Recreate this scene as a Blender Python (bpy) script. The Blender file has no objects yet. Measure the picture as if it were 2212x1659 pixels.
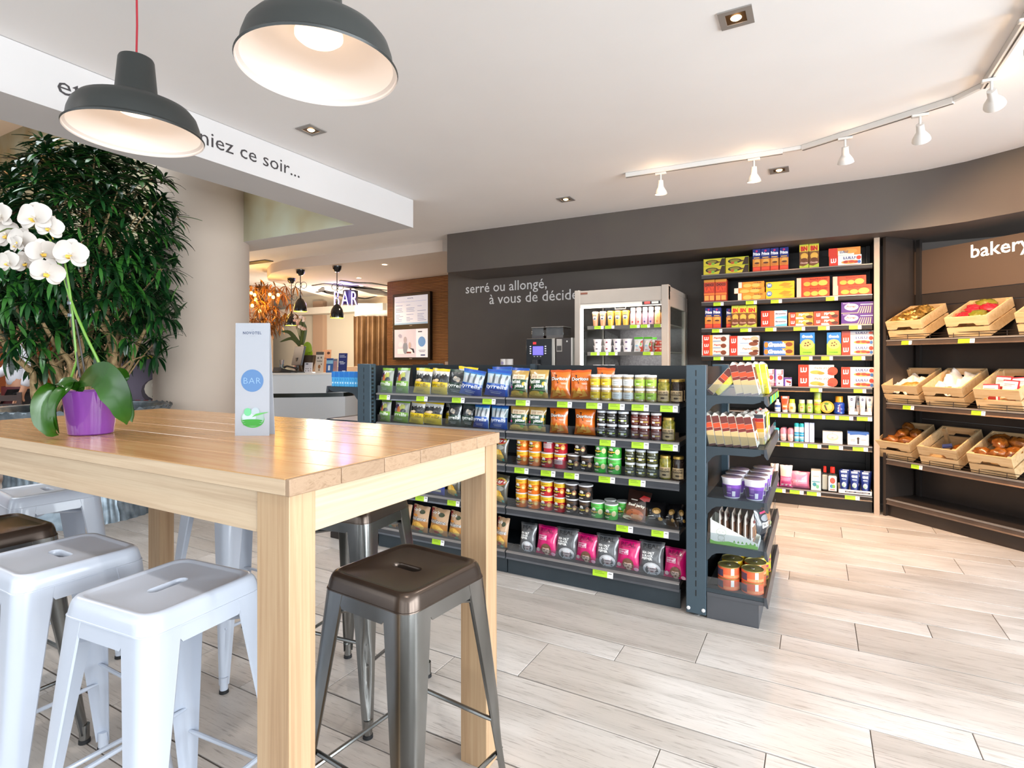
import bpy, math, random
from mathutils import Vector, Matrix, noise
from mathutils.geometry import tessellate_polygon
random.seed(7)
SC = bpy.context.scene
COL = SC.collection
pi = math.pi

# ------------------------------------------------------------------ camera, world, light, exposure
FPX, HOR, CXP, EYE, YAW = 1200.0, 780.0, 1106.0, 1.255, math.radians(28.7)
cam_d = bpy.data.cameras.new('camera'); cam = bpy.data.objects.new('camera', cam_d); COL.objects.link(cam)
cam.location = (0, 0, EYE); cam.rotation_euler = (pi/2, 0, YAW)
cam_d.sensor_width = 36; cam_d.lens = 36*FPX/2212; cam_d.shift_y = (HOR-829.5)/2212; cam_d.clip_start = .02
SC.camera = cam
SC.view_settings.view_transform = 'Standard'; SC.view_settings.look = 'None'
SC.view_settings.gamma = 1; SC.view_settings.use_curve_mapping = False
SC.view_settings.exposure = 0.38
w = bpy.data.worlds.new('sky'); SC.world = w; w.use_nodes = True
w.node_tree.nodes['Background'].inputs[0].default_value = (.86, .93, 1, 1)
w.node_tree.nodes['Background'].inputs[1].default_value = .55
SC.cycles.max_bounces = 7; SC.cycles.diffuse_bounces = 4; SC.cycles.glossy_bounces = 3
SC.cycles.transmission_bounces = 4; SC.cycles.transparent_max_bounces = 10
SC.cycles.sample_clamp_indirect = 4; SC.cycles.caustics_reflective = False; SC.cycles.caustics_refractive = False
ca, sa = math.cos(YAW), math.sin(YAW)

def lamp(kind, loc, power, col=(1, 1, 1), aim=None, size=.1, sy=None, spot=80, blend=.5):
    d = bpy.data.lights.new(kind.lower()+'_light', kind); d.energy = power; d.color = col
    if kind == 'AREA':
        d.size = size
        if sy: d.shape = 'RECTANGLE'; d.size_y = sy
    else:
        d.shadow_soft_size = size
    if kind == 'SPOT': d.spot_size = math.radians(spot); d.spot_blend = blend
    o = bpy.data.objects.new(d.name, d); COL.objects.link(o); o.location = loc
    if aim is not None:
        o.rotation_euler = (Vector(aim)-Vector(loc)).to_track_quat('-Z', 'Y').to_euler()
    return o
DAY = (.88, .95, 1)
WARM = (1, .66, .38)
SOFT = (1, .93, .86)
for k in range(4):                                   # daylight through the windows behind the photographer
    lamp('AREA', (-4.6+2.1*k, -3.05, 1.5), 30, DAY, (-4.6+2.1*k, 4, 2.6), 1.7, 2.4)
for k in range(3):                                   # and through the side windows
    lamp('AREA', (4.35, -1.6+2.0*k, 1.5), 172, DAY, (-4, -1.6+2.0*k, 2.2), 1.6, 2.4)

# ------------------------------------------------------------------ projection helpers (photo pixel -> point on a plane of the room)
def ray(px, py):
    a = (px-CXP)/FPX
    return (a*ca-sa, a*sa+ca, -(py-HOR)/FPX)
def onz(px, py, z):
    d = ray(px, py); t = (z-EYE)/d[2]; return Vector((t*d[0], t*d[1], z))
def ony(px, py, y):
    d = ray(px, py); t = y/d[1]; return Vector((t*d[0], y, EYE+t*d[2]))
def onx(px, py, x):
    d = ray(px, py); t = x/d[0]; return Vector((x, t*d[1], EYE+t*d[2]))
def at(px, py, t):
    d = ray(px, py); return Vector((t*d[0], t*d[1], EYE+t*d[2]))
def xat(px, y): return ony(px, 780, y).x

# ------------------------------------------------------------------ materials
MATS = {}
def lin(h):
    h = h.lstrip('#')
    c = [int(h[i:i+2], 16)/255 for i in (0, 2, 4)]
    return tuple(x/12.92 if x <= .04045 else ((x+.055)/1.055)**2.4 for x in c)+(1,)
def M(h, r=.5, m=0., e=0., coat=0., spec=.5, sss=0.):
    if not isinstance(h, str): return h
    k = (h, r, m, e, coat, spec)
    if k in MATS: return MATS[k]
    mt = bpy.data.materials.new('paint_'+h.lstrip('#')); mt.use_nodes = True
    b = mt.node_tree.nodes['Principled BSDF']; c = lin(h)
    b.inputs['Base Color'].default_value = c; b.inputs['Roughness'].default_value = r
    b.inputs['Metallic'].default_value = m; b.inputs['Coat Weight'].default_value = coat
    b.inputs['Specular IOR Level'].default_value = spec
    if e: b.inputs['Emission Color'].default_value = c; b.inputs['Emission Strength'].default_value = e
    MATS[k] = mt
    return mt
def nodes(name):
    mt = bpy.data.materials.new(name); mt.use_nodes = True
    nt = mt.node_tree; return mt, nt, nt.nodes['Principled BSDF']
def N(nt, t, **kw):
    n = nt.nodes.new(t)
    for k, v in kw.items():
        if k in n.inputs: n.inputs[k].default_value = v
        else: setattr(n, k, v)
    return n
def ramp(nt, fac, stops):
    r = nt.nodes.new('ShaderNodeValToRGB'); cr = r.color_ramp
    while len(cr.elements) < len(stops): cr.elements.new(.5)
    for e, (p, h) in zip(cr.elements, stops): e.position = p; e.color = lin(h)
    nt.links.new(fac, r.inputs[0]); return r.outputs[0]
def coords(nt, scale, rand=True, rot=(0, 0, 0)):
    tc = N(nt, 'ShaderNodeTexCoord'); mp = N(nt, 'ShaderNodeMapping')
    mp.inputs['Scale'].default_value = scale; mp.inputs['Rotation'].default_value = rot
    nt.links.new(tc.outputs['Object'], mp.inputs['Vector'])
    if not rand: return mp.outputs[0]
    oi = N(nt, 'ShaderNodeObjectInfo'); mu = N(nt, 'ShaderNodeMath', operation='MULTIPLY'); mu.inputs[1].default_value = 57.
    ad = N(nt, 'ShaderNodeVectorMath', operation='ADD')
    nt.links.new(oi.outputs['Random'], mu.inputs[0]); nt.links.new(mp.outputs[0], ad.inputs[0]); nt.links.new(mu.outputs[0], ad.inputs[1])
    return ad.outputs[0]
def wood(name, stops, scale, r=.35, coat=0., bump=.05, detail=6, var=.25, dist=.6):
    mt, nt, b = nodes(name); L = nt.links
    v = coords(nt, scale)
    n1 = N(nt, 'ShaderNodeTexNoise', Scale=1.0, Detail=detail, Roughness=.62, Distortion=dist); L.new(v, n1.inputs['Vector'])
    c = ramp(nt, n1.outputs['Fac'], stops)
    oi = N(nt, 'ShaderNodeObjectInfo'); hs = N(nt, 'ShaderNodeHueSaturation')
    mr = N(nt, 'ShaderNodeMapRange'); mr.inputs[3].default_value = 1-var/2; mr.inputs[4].default_value = 1+var/2
    L.new(oi.outputs['Random'], mr.inputs[0]); L.new(mr.outputs[0], hs.inputs['Value']); L.new(c, hs.inputs['Color'])
    L.new(hs.outputs[0], b.inputs['Base Color'])
    b.inputs['Roughness'].default_value = r; b.inputs['Coat Weight'].default_value = coat; b.inputs['Coat Roughness'].default_value = .12
    if bump:
        bp = N(nt, 'ShaderNodeBump', Strength=bump, Distance=.01); L.new(n1.outputs['Fac'], bp.inputs['Height']); L.new(bp.outputs[0], b.inputs['Normal'])
    return mt
def mottled(name, h1, h2, scale, r=.6, m=0., bump=0., detail=4, r2=None):
    mt, nt, b = nodes(name); L = nt.links
    n1 = N(nt, 'ShaderNodeTexNoise', Scale=scale, Detail=detail); L.new(coords(nt, (1, 1, 1), False), n1.inputs['Vector'])
    L.new(ramp(nt, n1.outputs['Fac'], [(.3, h1), (.7, h2)]), b.inputs['Base Color'])
    b.inputs['Roughness'].default_value = r; b.inputs['Metallic'].default_value = m
    if r2 is not None:
        mr = N(nt, 'ShaderNodeMapRange'); mr.inputs[3].default_value = r; mr.inputs[4].default_value = r2
        L.new(n1.outputs['Fac'], mr.inputs[0]); L.new(mr.outputs[0], b.inputs['Roughness'])
    if bump:
        bp = N(nt, 'ShaderNodeBump', Strength=bump, Distance=.01); L.new(n1.outputs['Fac'], bp.inputs['Height']); L.new(bp.outputs[0], b.inputs['Normal'])
    return mt
def clear(name, tint='#f4f8fa', gloss=.25, rough=.05):
    mt = bpy.data.materials.new(name); mt.use_nodes = True; nt = mt.node_tree; nt.nodes.clear()
    o = N(nt, 'ShaderNodeOutputMaterial'); t = N(nt, 'ShaderNodeBsdfTransparent'); g = N(nt, 'ShaderNodeBsdfGlossy', Roughness=rough)
    t.inputs[0].default_value = lin(tint); fr = N(nt, 'ShaderNodeLayerWeight', Blend=.35); mx = N(nt, 'ShaderNodeMixShader')
    mr = N(nt, 'ShaderNodeMapRange'); mr.inputs[3].default_value = gloss*.35; mr.inputs[4].default_value = min(1, gloss*2.2)
    nt.links.new(fr.outputs['Facing'], mr.inputs[0]); nt.links.new(mr.outputs[0], mx.inputs[0])
    nt.links.new(t.outputs[0], mx.inputs[1]); nt.links.new(g.outputs[0], mx.inputs[2]); nt.links.new(mx.outputs[0], o.inputs[0])
    return mt
def tile_mat():
    mt, nt, b = nodes('wood_look_tile'); L = nt.links
    v = coords(nt, (1.2, 11, 4))
    n1 = N(nt, 'ShaderNodeTexNoise', Scale=1.0, Detail=7, Roughness=.6, Distortion=.4); L.new(v, n1.inputs['Vector'])
    v2 = coords(nt, (9, 150, 8)); n2 = N(nt, 'ShaderNodeTexNoise', Scale=1.0, Detail=5, Roughness=.7, Distortion=.3); L.new(v2, n2.inputs['Vector'])
    v3 = coords(nt, (1.3, 2.2, 2)); n3 = N(nt, 'ShaderNodeTexNoise', Scale=1.0, Detail=2); L.new(v3, n3.inputs['Vector'])
    base = ramp(nt, n1.outputs['Fac'], [(.25, '#aaa5a0'), (.45, '#bfbab6'), (.62, '#c9c4c0'), (.8, '#b7b1ac')])
    dark = ramp(nt, n2.outputs['Fac'], [(.54, '#ffffff'), (.68, '#80766c')])
    spots = ramp(nt, n3.outputs['Fac'], [(.42, '#e4dfda'), (.62, '#ffffff')])
    m1 = N(nt, 'ShaderNodeMix', data_type='RGBA', blend_type='MULTIPLY'); m1.inputs[0].default_value = .55
    L.new(base, m1.inputs[6]); L.new(dark, m1.inputs[7])
    m2 = N(nt, 'ShaderNodeMix', data_type='RGBA', blend_type='MULTIPLY'); m2.inputs[0].default_value = .8
    L.new(m1.outputs[2], m2.inputs[6]); L.new(spots, m2.inputs[7])
    oi = N(nt, 'ShaderNodeObjectInfo'); hs = N(nt, 'ShaderNodeHueSaturation'); mr = N(nt, 'ShaderNodeMapRange')
    mr.inputs[3].default_value = .95; mr.inputs[4].default_value = 1.07
    L.new(oi.outputs['Random'], mr.inputs[0]); L.new(mr.outputs[0], hs.inputs['Value']); L.new(m2.outputs[2], hs.inputs['Color'])
    L.new(hs.outputs[0], b.inputs['Base Color']); b.inputs['Roughness'].default_value = .38
    bp = N(nt, 'ShaderNodeBump', Strength=.12, Distance=.004); L.new(n2.outputs['Fac'], bp.inputs['Height']); L.new(bp.outputs[0], b.inputs['Normal'])
    return mt
TILE = tile_mat()
GROUT = M('#5d564f', .9)
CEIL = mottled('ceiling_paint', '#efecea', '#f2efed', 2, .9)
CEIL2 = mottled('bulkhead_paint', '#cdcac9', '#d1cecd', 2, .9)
WALLD = mottled('dark_taupe_paint', '#544b47', '#585049', 3, .6)
WOODT = wood('ash_top', [(.25, '#a47646'), (.45, '#b08254'), (.6, '#ba9062'), (.8, '#a97a4c')], (1.8, 34, 34), .27, .22, .015, var=.10)
WOODS = wood('ash_side', [(.25, '#ae957a'), (.45, '#bea68a'), (.6, '#c7b195'), (.8, '#b69d81')], (1.6, 70, 70), .45, 0, .03, var=.06)
WOODL = wood('ash_leg', [(.25, '#98795a'), (.45, '#a98a69'), (.6, '#b39776'), (.8, '#a0825f')], (75, 75, 1.5), .45, 0, .03, var=.06)
WOODE = wood('ash_end_grain', [(.3, '#84694f'), (.5, '#a0856b'), (.7, '#8f745b')], (40, 14, 30), .5, 0, .02, var=.3, dist=2.5)
PINE = wood('pine', [(.25, '#b08c60'), (.45, '#c5a57a'), (.6, '#cdb087'), (.8, '#b9966a')], (4, 40, 40), .5, 0, .02, var=.2)
SHELF = mottled('anthracite_steel', '#353f46', '#3b454c', 6, .38, .35)
SHELF2 = mottled('brown_black_steel', '#2a2624', '#312c2a', 6, .35, .3)
LIPM = mottled('shelf_lip_steel', '#4a4d53', '#55585e', 9, .32, .5)
LIPT = M('#8a8684', .35, .4)  # lighter paint on lip top edges, standing in for caught light
BLACK = M('#0e0e0f', .5)
ACRYL = clear('acrylic', '#eef2f5', .16)
GLASS = clear('glass', '#eef4f2', .22)
LIME = M('#a8d12a', .5); WHITE = M('#f0efee', .5)

# ------------------------------------------------------------------ mesh builder
class MB:
    def __init__(s, T=None): s.v = []; s.f = []; s.mi = []; s.mats = []; s.T = T
    def mat(s, m):
        m = M(m)
        if m not in s.mats: s.mats.append(m)
        return s.mats.index(m)
    def add(s, vs, fs, m):
        b = len(s.v); k = s.mat(m)
        if s.T is not None: vs = [tuple(s.T @ Vector(q)) for q in vs]
        s.v += [tuple(q) for q in vs]; s.f += [tuple(b+i for i in f) for f in fs]; s.mi += [k]*len(fs); return s
    def box(s, a, b, m):
        (x0, y0, z0), (x1, y1, z1) = a, b
        if x0 > x1: x0, x1 = x1, x0
        if y0 > y1: y0, y1 = y1, y0
        if z0 > z1: z0, z1 = z1, z0
        vs = [(x0, y0, z0), (x1, y0, z0), (x1, y1, z0), (x0, y1, z0), (x0, y0, z1), (x1, y0, z1), (x1, y1, z1), (x0, y1, z1)]
        return s.add(vs, [(0, 3, 2, 1), (4, 5, 6, 7), (0, 1, 5, 4), (1, 2, 6, 5), (2, 3, 7, 6), (3, 0, 4, 7)], m)
    def cham(s, a, b, m, c=.004):                       # box with chamfered vertical and top edges
        (x0, y0, z0), (x1, y1, z1) = a, b
        def ring(d, z): return [(x0+c+d, y0+d, z), (x1-c-d, y0+d, z), (x1-d, y0+c+d, z), (x1-d, y1-c-d, z), (x1-c-d, y1-d, z), (x0+c+d, y1-d, z), (x0+d, y1-c-d, z), (x0+d, y0+c+d, z)]
        vs = ring(c, z0)+ring(0, z0+c)+ring(0, z1-c)+ring(c, z1)
        fs = [tuple(reversed(range(8))), tuple(range(24, 32))]
        for k in range(3):
            for i in range(8): fs.append((k*8+i, k*8+(i+1) % 8, k*8+8+(i+1) % 8, k*8+8+i))
        return s.add(vs, fs, m)
    def lathe(s, prof, n, m, c=(0, 0, 0), close=False, sx=1, sy=1):
        vs = []; fs = []; k = len(prof)
        for (r, z) in prof:
            for i in range(n):
                a = 2*pi*i/n; vs.append((c[0]+r*math.cos(a)*sx, c[1]+r*math.sin(a)*sy, c[2]+z))
        for j in range(k-1):
            for i in range(n): fs.append((j*n+i, j*n+(i+1) % n, (j+1)*n+(i+1) % n, (j+1)*n+i))
        if close: fs.append(tuple(reversed(range(n)))); fs.append(tuple(range((k-1)*n, k*n)))
        return s.add(vs, fs, m)
    def tube(s, pts, r, m, n=8, caps=True):
        pts = [Vector(p) for p in pts]; vs = []; fs = []; K = len(pts)
        rr = r if isinstance(r, (list, tuple)) else [r]*K
        up = None
        for j, p in enumerate(pts):
            d = (pts[min(j+1, K-1)]-pts[max(j-1, 0)]).normalized()
            if up is None: up = Vector((0, 0, 1)) if abs(d.z) < .9 else Vector((1, 0, 0))
            a = (up-d*up.dot(d)).normalized(); b = d.cross(a); up = a
            for i in range(n):
                t = 2*pi*i/n; q = p+(a*math.cos(t)+b*math.sin(t))*rr[j]; vs.append(tuple(q))
        for j in range(K-1):
            for i in range(n): fs.append((j*n+i, j*n+(i+1) % n, (j+1)*n+(i+1) % n, (j+1)*n+i))
        if caps: fs.append(tuple(reversed(range(n)))); fs.append(tuple(range((K-1)*n, K*n)))
        return s.add(vs, fs, m)
    def grid(s, fn, nu, nv, m, mf=None):
        vs = [fn(i/nu, j/nv) for j in range(nv+1) for i in range(nu+1)]
        if mf is None:
            return s.add(vs, [(j*(nu+1)+i, j*(nu+1)+i+1, (j+1)*(nu+1)+i+1, (j+1)*(nu+1)+i) for j in range(nv) for i in range(nu)], m)
        b = len(s.v)
        s.add(vs, [], m)
        for j in range(nv):
            for i in range(nu):
                s.f.append((b+j*(nu+1)+i, b+j*(nu+1)+i+1, b+(j+1)*(nu+1)+i+1, b+(j+1)*(nu+1)+i)); s.mi.append(s.mat(mf((i+.5)/nu, (j+.5)/nv)))
        return s
    def prism(s, pts, z0, z1, m):                         # outline in x,y pushed up z
        n = len(pts); vs = [(x, y, z0) for x, y in pts]+[(x, y, z1) for x, y in pts]
        tri = tessellate_polygon([[Vector((x, y, 0)) for x, y in pts]])
        fs = [tuple(t) for t in tri]+[tuple(n+i for i in t) for t in tri]+[(i, (i+1) % n, n+(i+1) % n, n+i) for i in range(n)]
        return s.add(vs, fs, m)
    def rings(s, rings, m, closed=True, cap0=False, cap1=False):
        n = len(rings[0]); vs = [q for r in rings for q in r]; fs = []
        for j in range(len(rings)-1):
            for i in range(n if closed else n-1): fs.append((j*n+i, j*n+(i+1) % n, (j+1)*n+(i+1) % n, (j+1)*n+i))
        if cap0: fs.append(tuple(reversed(range(n))))
        if cap1: fs.append(tuple(range((len(rings)-1)*n, len(rings)*n)))
        return s.add(vs, fs, m)
    def mesh(s, name, sharp=35):
        me = bpy.data.meshes.new(name); me.from_pydata(s.v, [], s.f)
        for m in s.mats: me.materials.append(m)
        if len(s.mats) > 1: me.polygons.foreach_set('material_index', s.mi)
        me.polygons.foreach_set('use_smooth', [True]*len(s.f)); me.update()
        me.set_sharp_from_angle(angle=math.radians(sharp))
        return me
    def obj(s, name, parent=None, loc=None, rot=None, bevel=0, sharp=35, seg=2):
        o = link(name, s.mesh(name, sharp), parent, loc, rot)
        if bevel: bev(o, bevel, seg)
        return o
def bev(o, wd, seg=2):
    b = o.modifiers.new('b', 'BEVEL'); b.width = wd; b.segments = seg; b.limit_method = 'ANGLE'; b.angle_limit = math.radians(40)
def link(name, me, parent=None, loc=None, rot=None, scale=None):
    o = bpy.data.objects.new(name, me); COL.objects.link(o)
    if parent is not None: o.parent = parent
    if loc is not None: o.location = loc
    if rot is not None: o.rotation_euler = rot
    if scale is not None: o.scale = scale
    return o
USED = {}
def tag(o, label, cat, group=None):
    o['label'] = label; o['category'] = cat
    if group: o['group'] = group
    return o
def thing(name, label, cat, loc=(0, 0, 0), rz=0, group=None):
    return tag(link(name, None, None, loc, (0, 0, rz)), label, cat, group)
def struct(o): o['kind'] = 'structure'; return o
def boxo(name, a, b, m, parent=None, bevel=0, seg=2): return MB().box(a, b, m).obj(name, parent, bevel=bevel, seg=seg)

# ------------------------------------------------------------------ lettering: built-in font turned into flat faces
TXT = {}
def text2d(s, bold=0., shear=0., space=1.):
    k = (s, bold, shear, space)
    if k not in TXT:
        c = bpy.data.curves.new('t', 'FONT'); c.body = s; c.resolution_u = 2; c.offset = bold; c.shear = shear; c.space_character = space
        o = bpy.data.objects.new('t', c); me = bpy.data.meshes.new_from_object(o)
        vs = [(v.co.x, v.co.y) for v in me.vertices]; fs = [tuple(p.vertices) for p in me.polygons]
        bpy.data.objects.remove(o); bpy.data.curves.remove(c); bpy.data.meshes.remove(me)
        TXT[k] = (vs, fs)
    return TXT[k]
def flat_text(mb, s, m, P, bold=0., shear=0., space=1., width=None, height=None):
    """P(x, y) places text coordinates; width/height in those units stretch the text to fit, lower left at 0,0."""
    vs, fs = text2d(s, bold, shear, space)
    x0 = min(v[0] for v in vs); x1 = max(v[0] for v in vs); y0 = min(v[1] for v in vs); y1 = max(v[1] for v in vs)
    sx = width/(x1-x0) if width else 1
    if height == 'keep': sy = sx; yo = 0
    else: sy = height/(y1-y0) if height else sx; yo = y0
    mb.add([P((x-x0)*sx, (y-yo)*sy) for x, y in vs], fs, m)
def ordn(i): return ['first', 'second', 'third', 'fourth', 'fifth', 'sixth', 'seventh', 'eighth', 'ninth', 'tenth', 'eleventh', 'twelfth'][i]

# ================================================================== THE SETTING
fl = struct(boxo('floor', (-11.7, -3.2, -.08), (4.4, 10.5, -.005), GROUT))
TL, WW, WN = 1.2955, .306, .148                           # wood-look tiles, wide and narrow rows alternating
tile_me = {}
def tile_mesh(wd, ln):
    k = (wd, round(ln, 3))
    if k not in tile_me:
        mb = MB(); mb.cham((0, 0, -.009), (ln, wd, 0), TILE, .0012); tile_me[k] = mb.mesh('tile')
    return tile_me[k]
rows = []
y = 2.11*.93-.0045; k = 0
cnt = 0
for k in range(-9, 24):
    # row k: even = wide, odd = narrow ; row 0 is the wide row starting at y0
    y0 = 1.957 + (k//2)*.4395 + (.293 if k % 2 else 0)
    wd = .2885 if k % 2 == 0 else .1395
    xj = -1.0445 + k*.3015
    j0 = int(math.floor((-8.2-xj)/1.205))
    for j in range(j0, j0+12):
        x0 = xj+1.205*j+.0015
        if x0 > 3.2: break
        cx, cy = x0+.6, y0+wd/2
        dx, dy = cx*ca+cy*sa, -cx*sa+cy*ca
        if dy < .2 or abs(dx) > dy*.95+1.4 or cy > 8.3 or dy < .75: continue
        if cnt >= 300: continue
        link('tile', tile_mesh(wd, 1.202), fl, (x0, y0, 0)); cnt += 1

C = 2.70
mb = MB(); mb.box((-3.169, -3.2, C), (4.4, 6.3, C+.1), CEIL); mb.box((-11.6, 3.943, C), (-3.169, 10.5, C+.1), CEIL)
struct(mb.obj('ceiling'))
# bulkhead beam round the open void, with its lettering
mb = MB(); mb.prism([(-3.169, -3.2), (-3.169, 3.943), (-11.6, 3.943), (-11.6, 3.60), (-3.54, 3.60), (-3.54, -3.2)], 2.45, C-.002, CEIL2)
bm_ = struct(mb.obj('trim_1'))
mb = MB()
TX = -3.1675
def on_beam(x, yv, y0, z0): return (TX, y0+x, z0+yv)
s0 = onx(122, 207, TX); s1 = onx(640, 379, TX)
vs, fs = text2d('et si vous veniez ce soir...')
flat_text(mb, 'et si vous veniez ce soir...', '#3a3638', lambda x, yv: (TX, s0.y+.004+x, s0.z+.019+yv*.9), width=s1.y-s0.y+.025, height='keep')
mb.obj('lettering', bm_)
# upper storey seen through the void
GREENW = mottled('weathered_plaster', '#a5916a', '#b4b39c', 2.2, .85, detail=2)  # plaster mottled between brownish beige and pale green
struct(boxo('wall_upper', (-11.6, 3.597, 2.452), (-3.545, 3.599, 4.6), GREENW))
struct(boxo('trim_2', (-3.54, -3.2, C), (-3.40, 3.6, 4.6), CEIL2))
struct(boxo('trim_3', (-11.6, -3.2, 4.6), (-3.3, 3.75, 4.7), CEIL))
# far left wall: pale plaster above, warm dark brown restaurant opening below
wl = struct(boxo('wall_left', (-11.6, -3.2, 2.30), (-11.45, 8.6, 4.6), M('#c2b497', .85)))
struct(boxo('trim_4', (-11.45, -3.2, 2.24), (-11.40, 3.6, 2.36), M('#cfc8be', .7)))
struct(boxo('wall_restaurant', (-11.6, -3.2, 0), (-11.45, 8.6, 2.30), mottled('burnt_orange_plaster', '#6e3408', '#823f0c', 1, .6)))
# column
cc = at(438, 780, 5.6)
mb = MB(); mb.lathe([(.425, 0), (.425, 4.59)], 64, mottled('column_paint', '#c9b8a9', '#cdbdae', 2, .8), (cc.x, cc.y, 0), True)
struct(mb.obj('trim_5'))
# dark feature wall, its soffit and the curved run above the bakery
WY = 5.85
wx0 = xat(968, WY)
struct(boxo('wall_back', (wx0, WY, 0), (2.6, WY+.12, C), WALLD))
arc = [(-3.69, 5.20), (-1.8, 5.205), (0.05, 5.215), (.45, 5.215), (.72, 5.19), (.95, 5.11), (1.2, 4.95), (1.6, 4.60), (2.3, 3.95), (3.0, 3.3)]
mb = MB(); mb.prism(arc+[(3.6, 4.0), (2.6, 5.84), (-3.69, 5.84)], 2.265, C+.03, WALLD)
struct(mb.obj('trim_6'))
struct(boxo('wall_right', (4.38, -3.2, 0), (4.46, 4.2, .45), M('#b9b3ae', .7)))
mb = MB(); TY = WY-.004
for s, a, b in (('serré ou allongé,', (1006, 634), (1181, 628)), ('à vous de décider', (1057, 657), (1262, 650))):
    p = ony(*a, TY); q = ony(*b, TY)
    flat_text(mb, s, '#e6e2e0', lambda x, yv: (p.x+x, TY, p.z+yv), width=q.x-p.x, height='keep', bold=.004)
mb.obj('lettering', bpy.data.objects['wall_back'])
# bar end: dropped ceiling with a curved edge, white walls
Z2 = 2.563
pts = [onz(px, py, Z2) for px, py in ((956, 543), (880, 553), (804, 562), (715, 571.5), (650, 578), (610, 583.5), (586, 590), (577, 599), (580, 606))]
outl = [(p.x, p.y) for p in pts]+[(-9.4, 9.5), (-2.5, 10.4), (0, 10.4), (-1.5, 7.0)]
mb = MB(); mb.prism(outl, Z2, C+.03, M('#dccfc4', .9)); struct(mb.obj('trim_7'))
wb = struct(MB().prism([(-11.6, 8.7), (0, 8.7), (0, 8.82), (-11.6, 8.82)], 0, C, M('#d9d3c4', .85)).obj('wall_bar'))
a = ony(682, 700, 8.66); b = ony(703, 700, 8.66)
boxo('pilaster', (a.x, 8.58, 0), (b.x, 8.70, Z2-.004), M('#b69a84', .8), wb)
a = ony(560, 700, 8.5); b = ony(838, 700, 8.5)
boxo('bulkhead', (a.x-2, 8.35, 2.26), (b.x, 8.69, 2.40), M('#d8d2c8', .85), wb)
# slatted wooden wall piece carrying two screens
PL = at(838, 780, 9.21); PR = at(970, 780, 8.42)
ang = math.atan2(PR.y-PL.y, PR.x-PL.x); plen = (PR-PL).length
sw = struct(MB().box((0, 0, 0), (plen, .1, Z2-.002), M('#4a3222', .6)).obj('wall_slatted', loc=(PL.x, PL.y, 0), rot=(0, 0, ang)))
SLW = wood('slat_wood', [(.3, '#7a4d28'), (.6, '#96673a')], (4, 40, 40), .5, 0, 0)
sl_h = MB().box((0, -.016, 0), (plen, 0, .013), SLW).mesh('slat')
for k in range(62):
    link('slat', sl_h, sw, (0, 0, 1.12+k*.0232))
mb = MB()
for k in range(int(plen/.0232)): mb.box((k*.0232, -.013, 1.12), (k*.0232+.010, -.001, Z2-.004), SLW)
o = mb.obj('lattice_battens', sw); o['kind'] = 'stuff'
# pale strip at the end of the dark wall
boxo('end_strip', (wx0-.05, WY-.0, .0), (wx0-.002, WY+.12, 1.25), M('#c8a58c', .6), bpy.data.objects['wall_back'])
# window wall behind the photographer and at the side (frames; daylight comes through)
FRM = M('#cfd2d4', .5)
for k in range(4):
    x = -4.6+2.1*k
    mb = MB()
    for dx in (-.95, .9): mb.box((x+dx, -2.95, .2), (x+dx+.05, -2.89, 2.7), FRM)
    mb.box((x-.95, -2.95, .2), (x+.95, -2.89, .26), FRM); mb.box((x-.95, -2.95, 2.64), (x+.95, -2.89, 2.7), FRM)
    struct(mb.obj('window_%d' % (k+1)))
for k in range(3):
    yy = -1.6+2.0*k
    mb = MB()
    for dy in (-.9, .85): mb.box((4.2, yy+dy, .2), (4.26, yy+dy+.05, 2.7), FRM)
    mb.box((4.2, yy-.9, .2), (4.26, yy+.9, .26), FRM); mb.box((4.2, yy-.9, 2.64), (4.26, yy+.9, 2.7), FRM)
    struct(mb.obj('window_%d' % (k+5)))
struct(boxo('wall_rear', (-10.5, -3.2, 0), (4.4, -3.1, .2), M('#c9c4c0', .8)))

# ------------------------------------------------------------------ lamps in the ceiling
BULB = M('#ffc98a', .3, e=18.)
DLF = M('#8f8a85', .45, .2)
def downlight(x, y, label, power=14, rot=0, z=C):
    t = thing('downlight', label, 'downlight', (x, y, z), rot, None)
    h = .066; q = .04
    mb = MB()
    for (a, b) in (((-h, -h), (h, -q)), ((-h, q), (h, h)), ((-h, -q), (-q, q)), ((q, -q), (h, q))):
        mb.box((a[0], a[1], -.006), (b[0], b[1], -.0005), DLF)
    mb.obj('frame', t)
    mb = MB(); mb.box((-q, -q, -.003), (q, q, -.0008), M('#5a4226', .4, .6)); mb.obj('reflector', t)
    mb = MB(); mb.lathe([(.0, -.010), (.014, -.009), (.021, -.0045), (.022, -.003)], 20, BULB); mb.obj('bulb', t)
    lamp('SPOT', (x, y, z-.03), power*.62, SOFT if z > 2.69 and power < 90 else (1, .48, .18), (x, y, 0), .03, spot=120, blend=.8)
    return t
downlight(-.295, 2.50, 'square recessed downlight in the ceiling by the upper edge of the picture, largest of four', 66)
downlight(-2.766, 2.44, 'square recessed downlight in the ceiling beside the lettered beam', 62)
downlight(-1.959, 4.576, 'square recessed downlight in the ceiling before the dark wall text', 62)
downlight(-.245, 4.652, 'square recessed downlight behind the white track, above the biscuit shelves', 150)
for k, (x, y) in enumerate(((2.1, 2.5), (-.295, .35), (2.1, .35), (-2.766, .30), (2.1, -1.8), (-.295, -1.8), (-2.766, -1.8))):  # unseen downlights in the grid's spacing, added to lift the room's light
    downlight(x, y, 'square recessed downlight added to the ceiling grid outside the picture, %s from the bakery' % ordn(k), 66)

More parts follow.
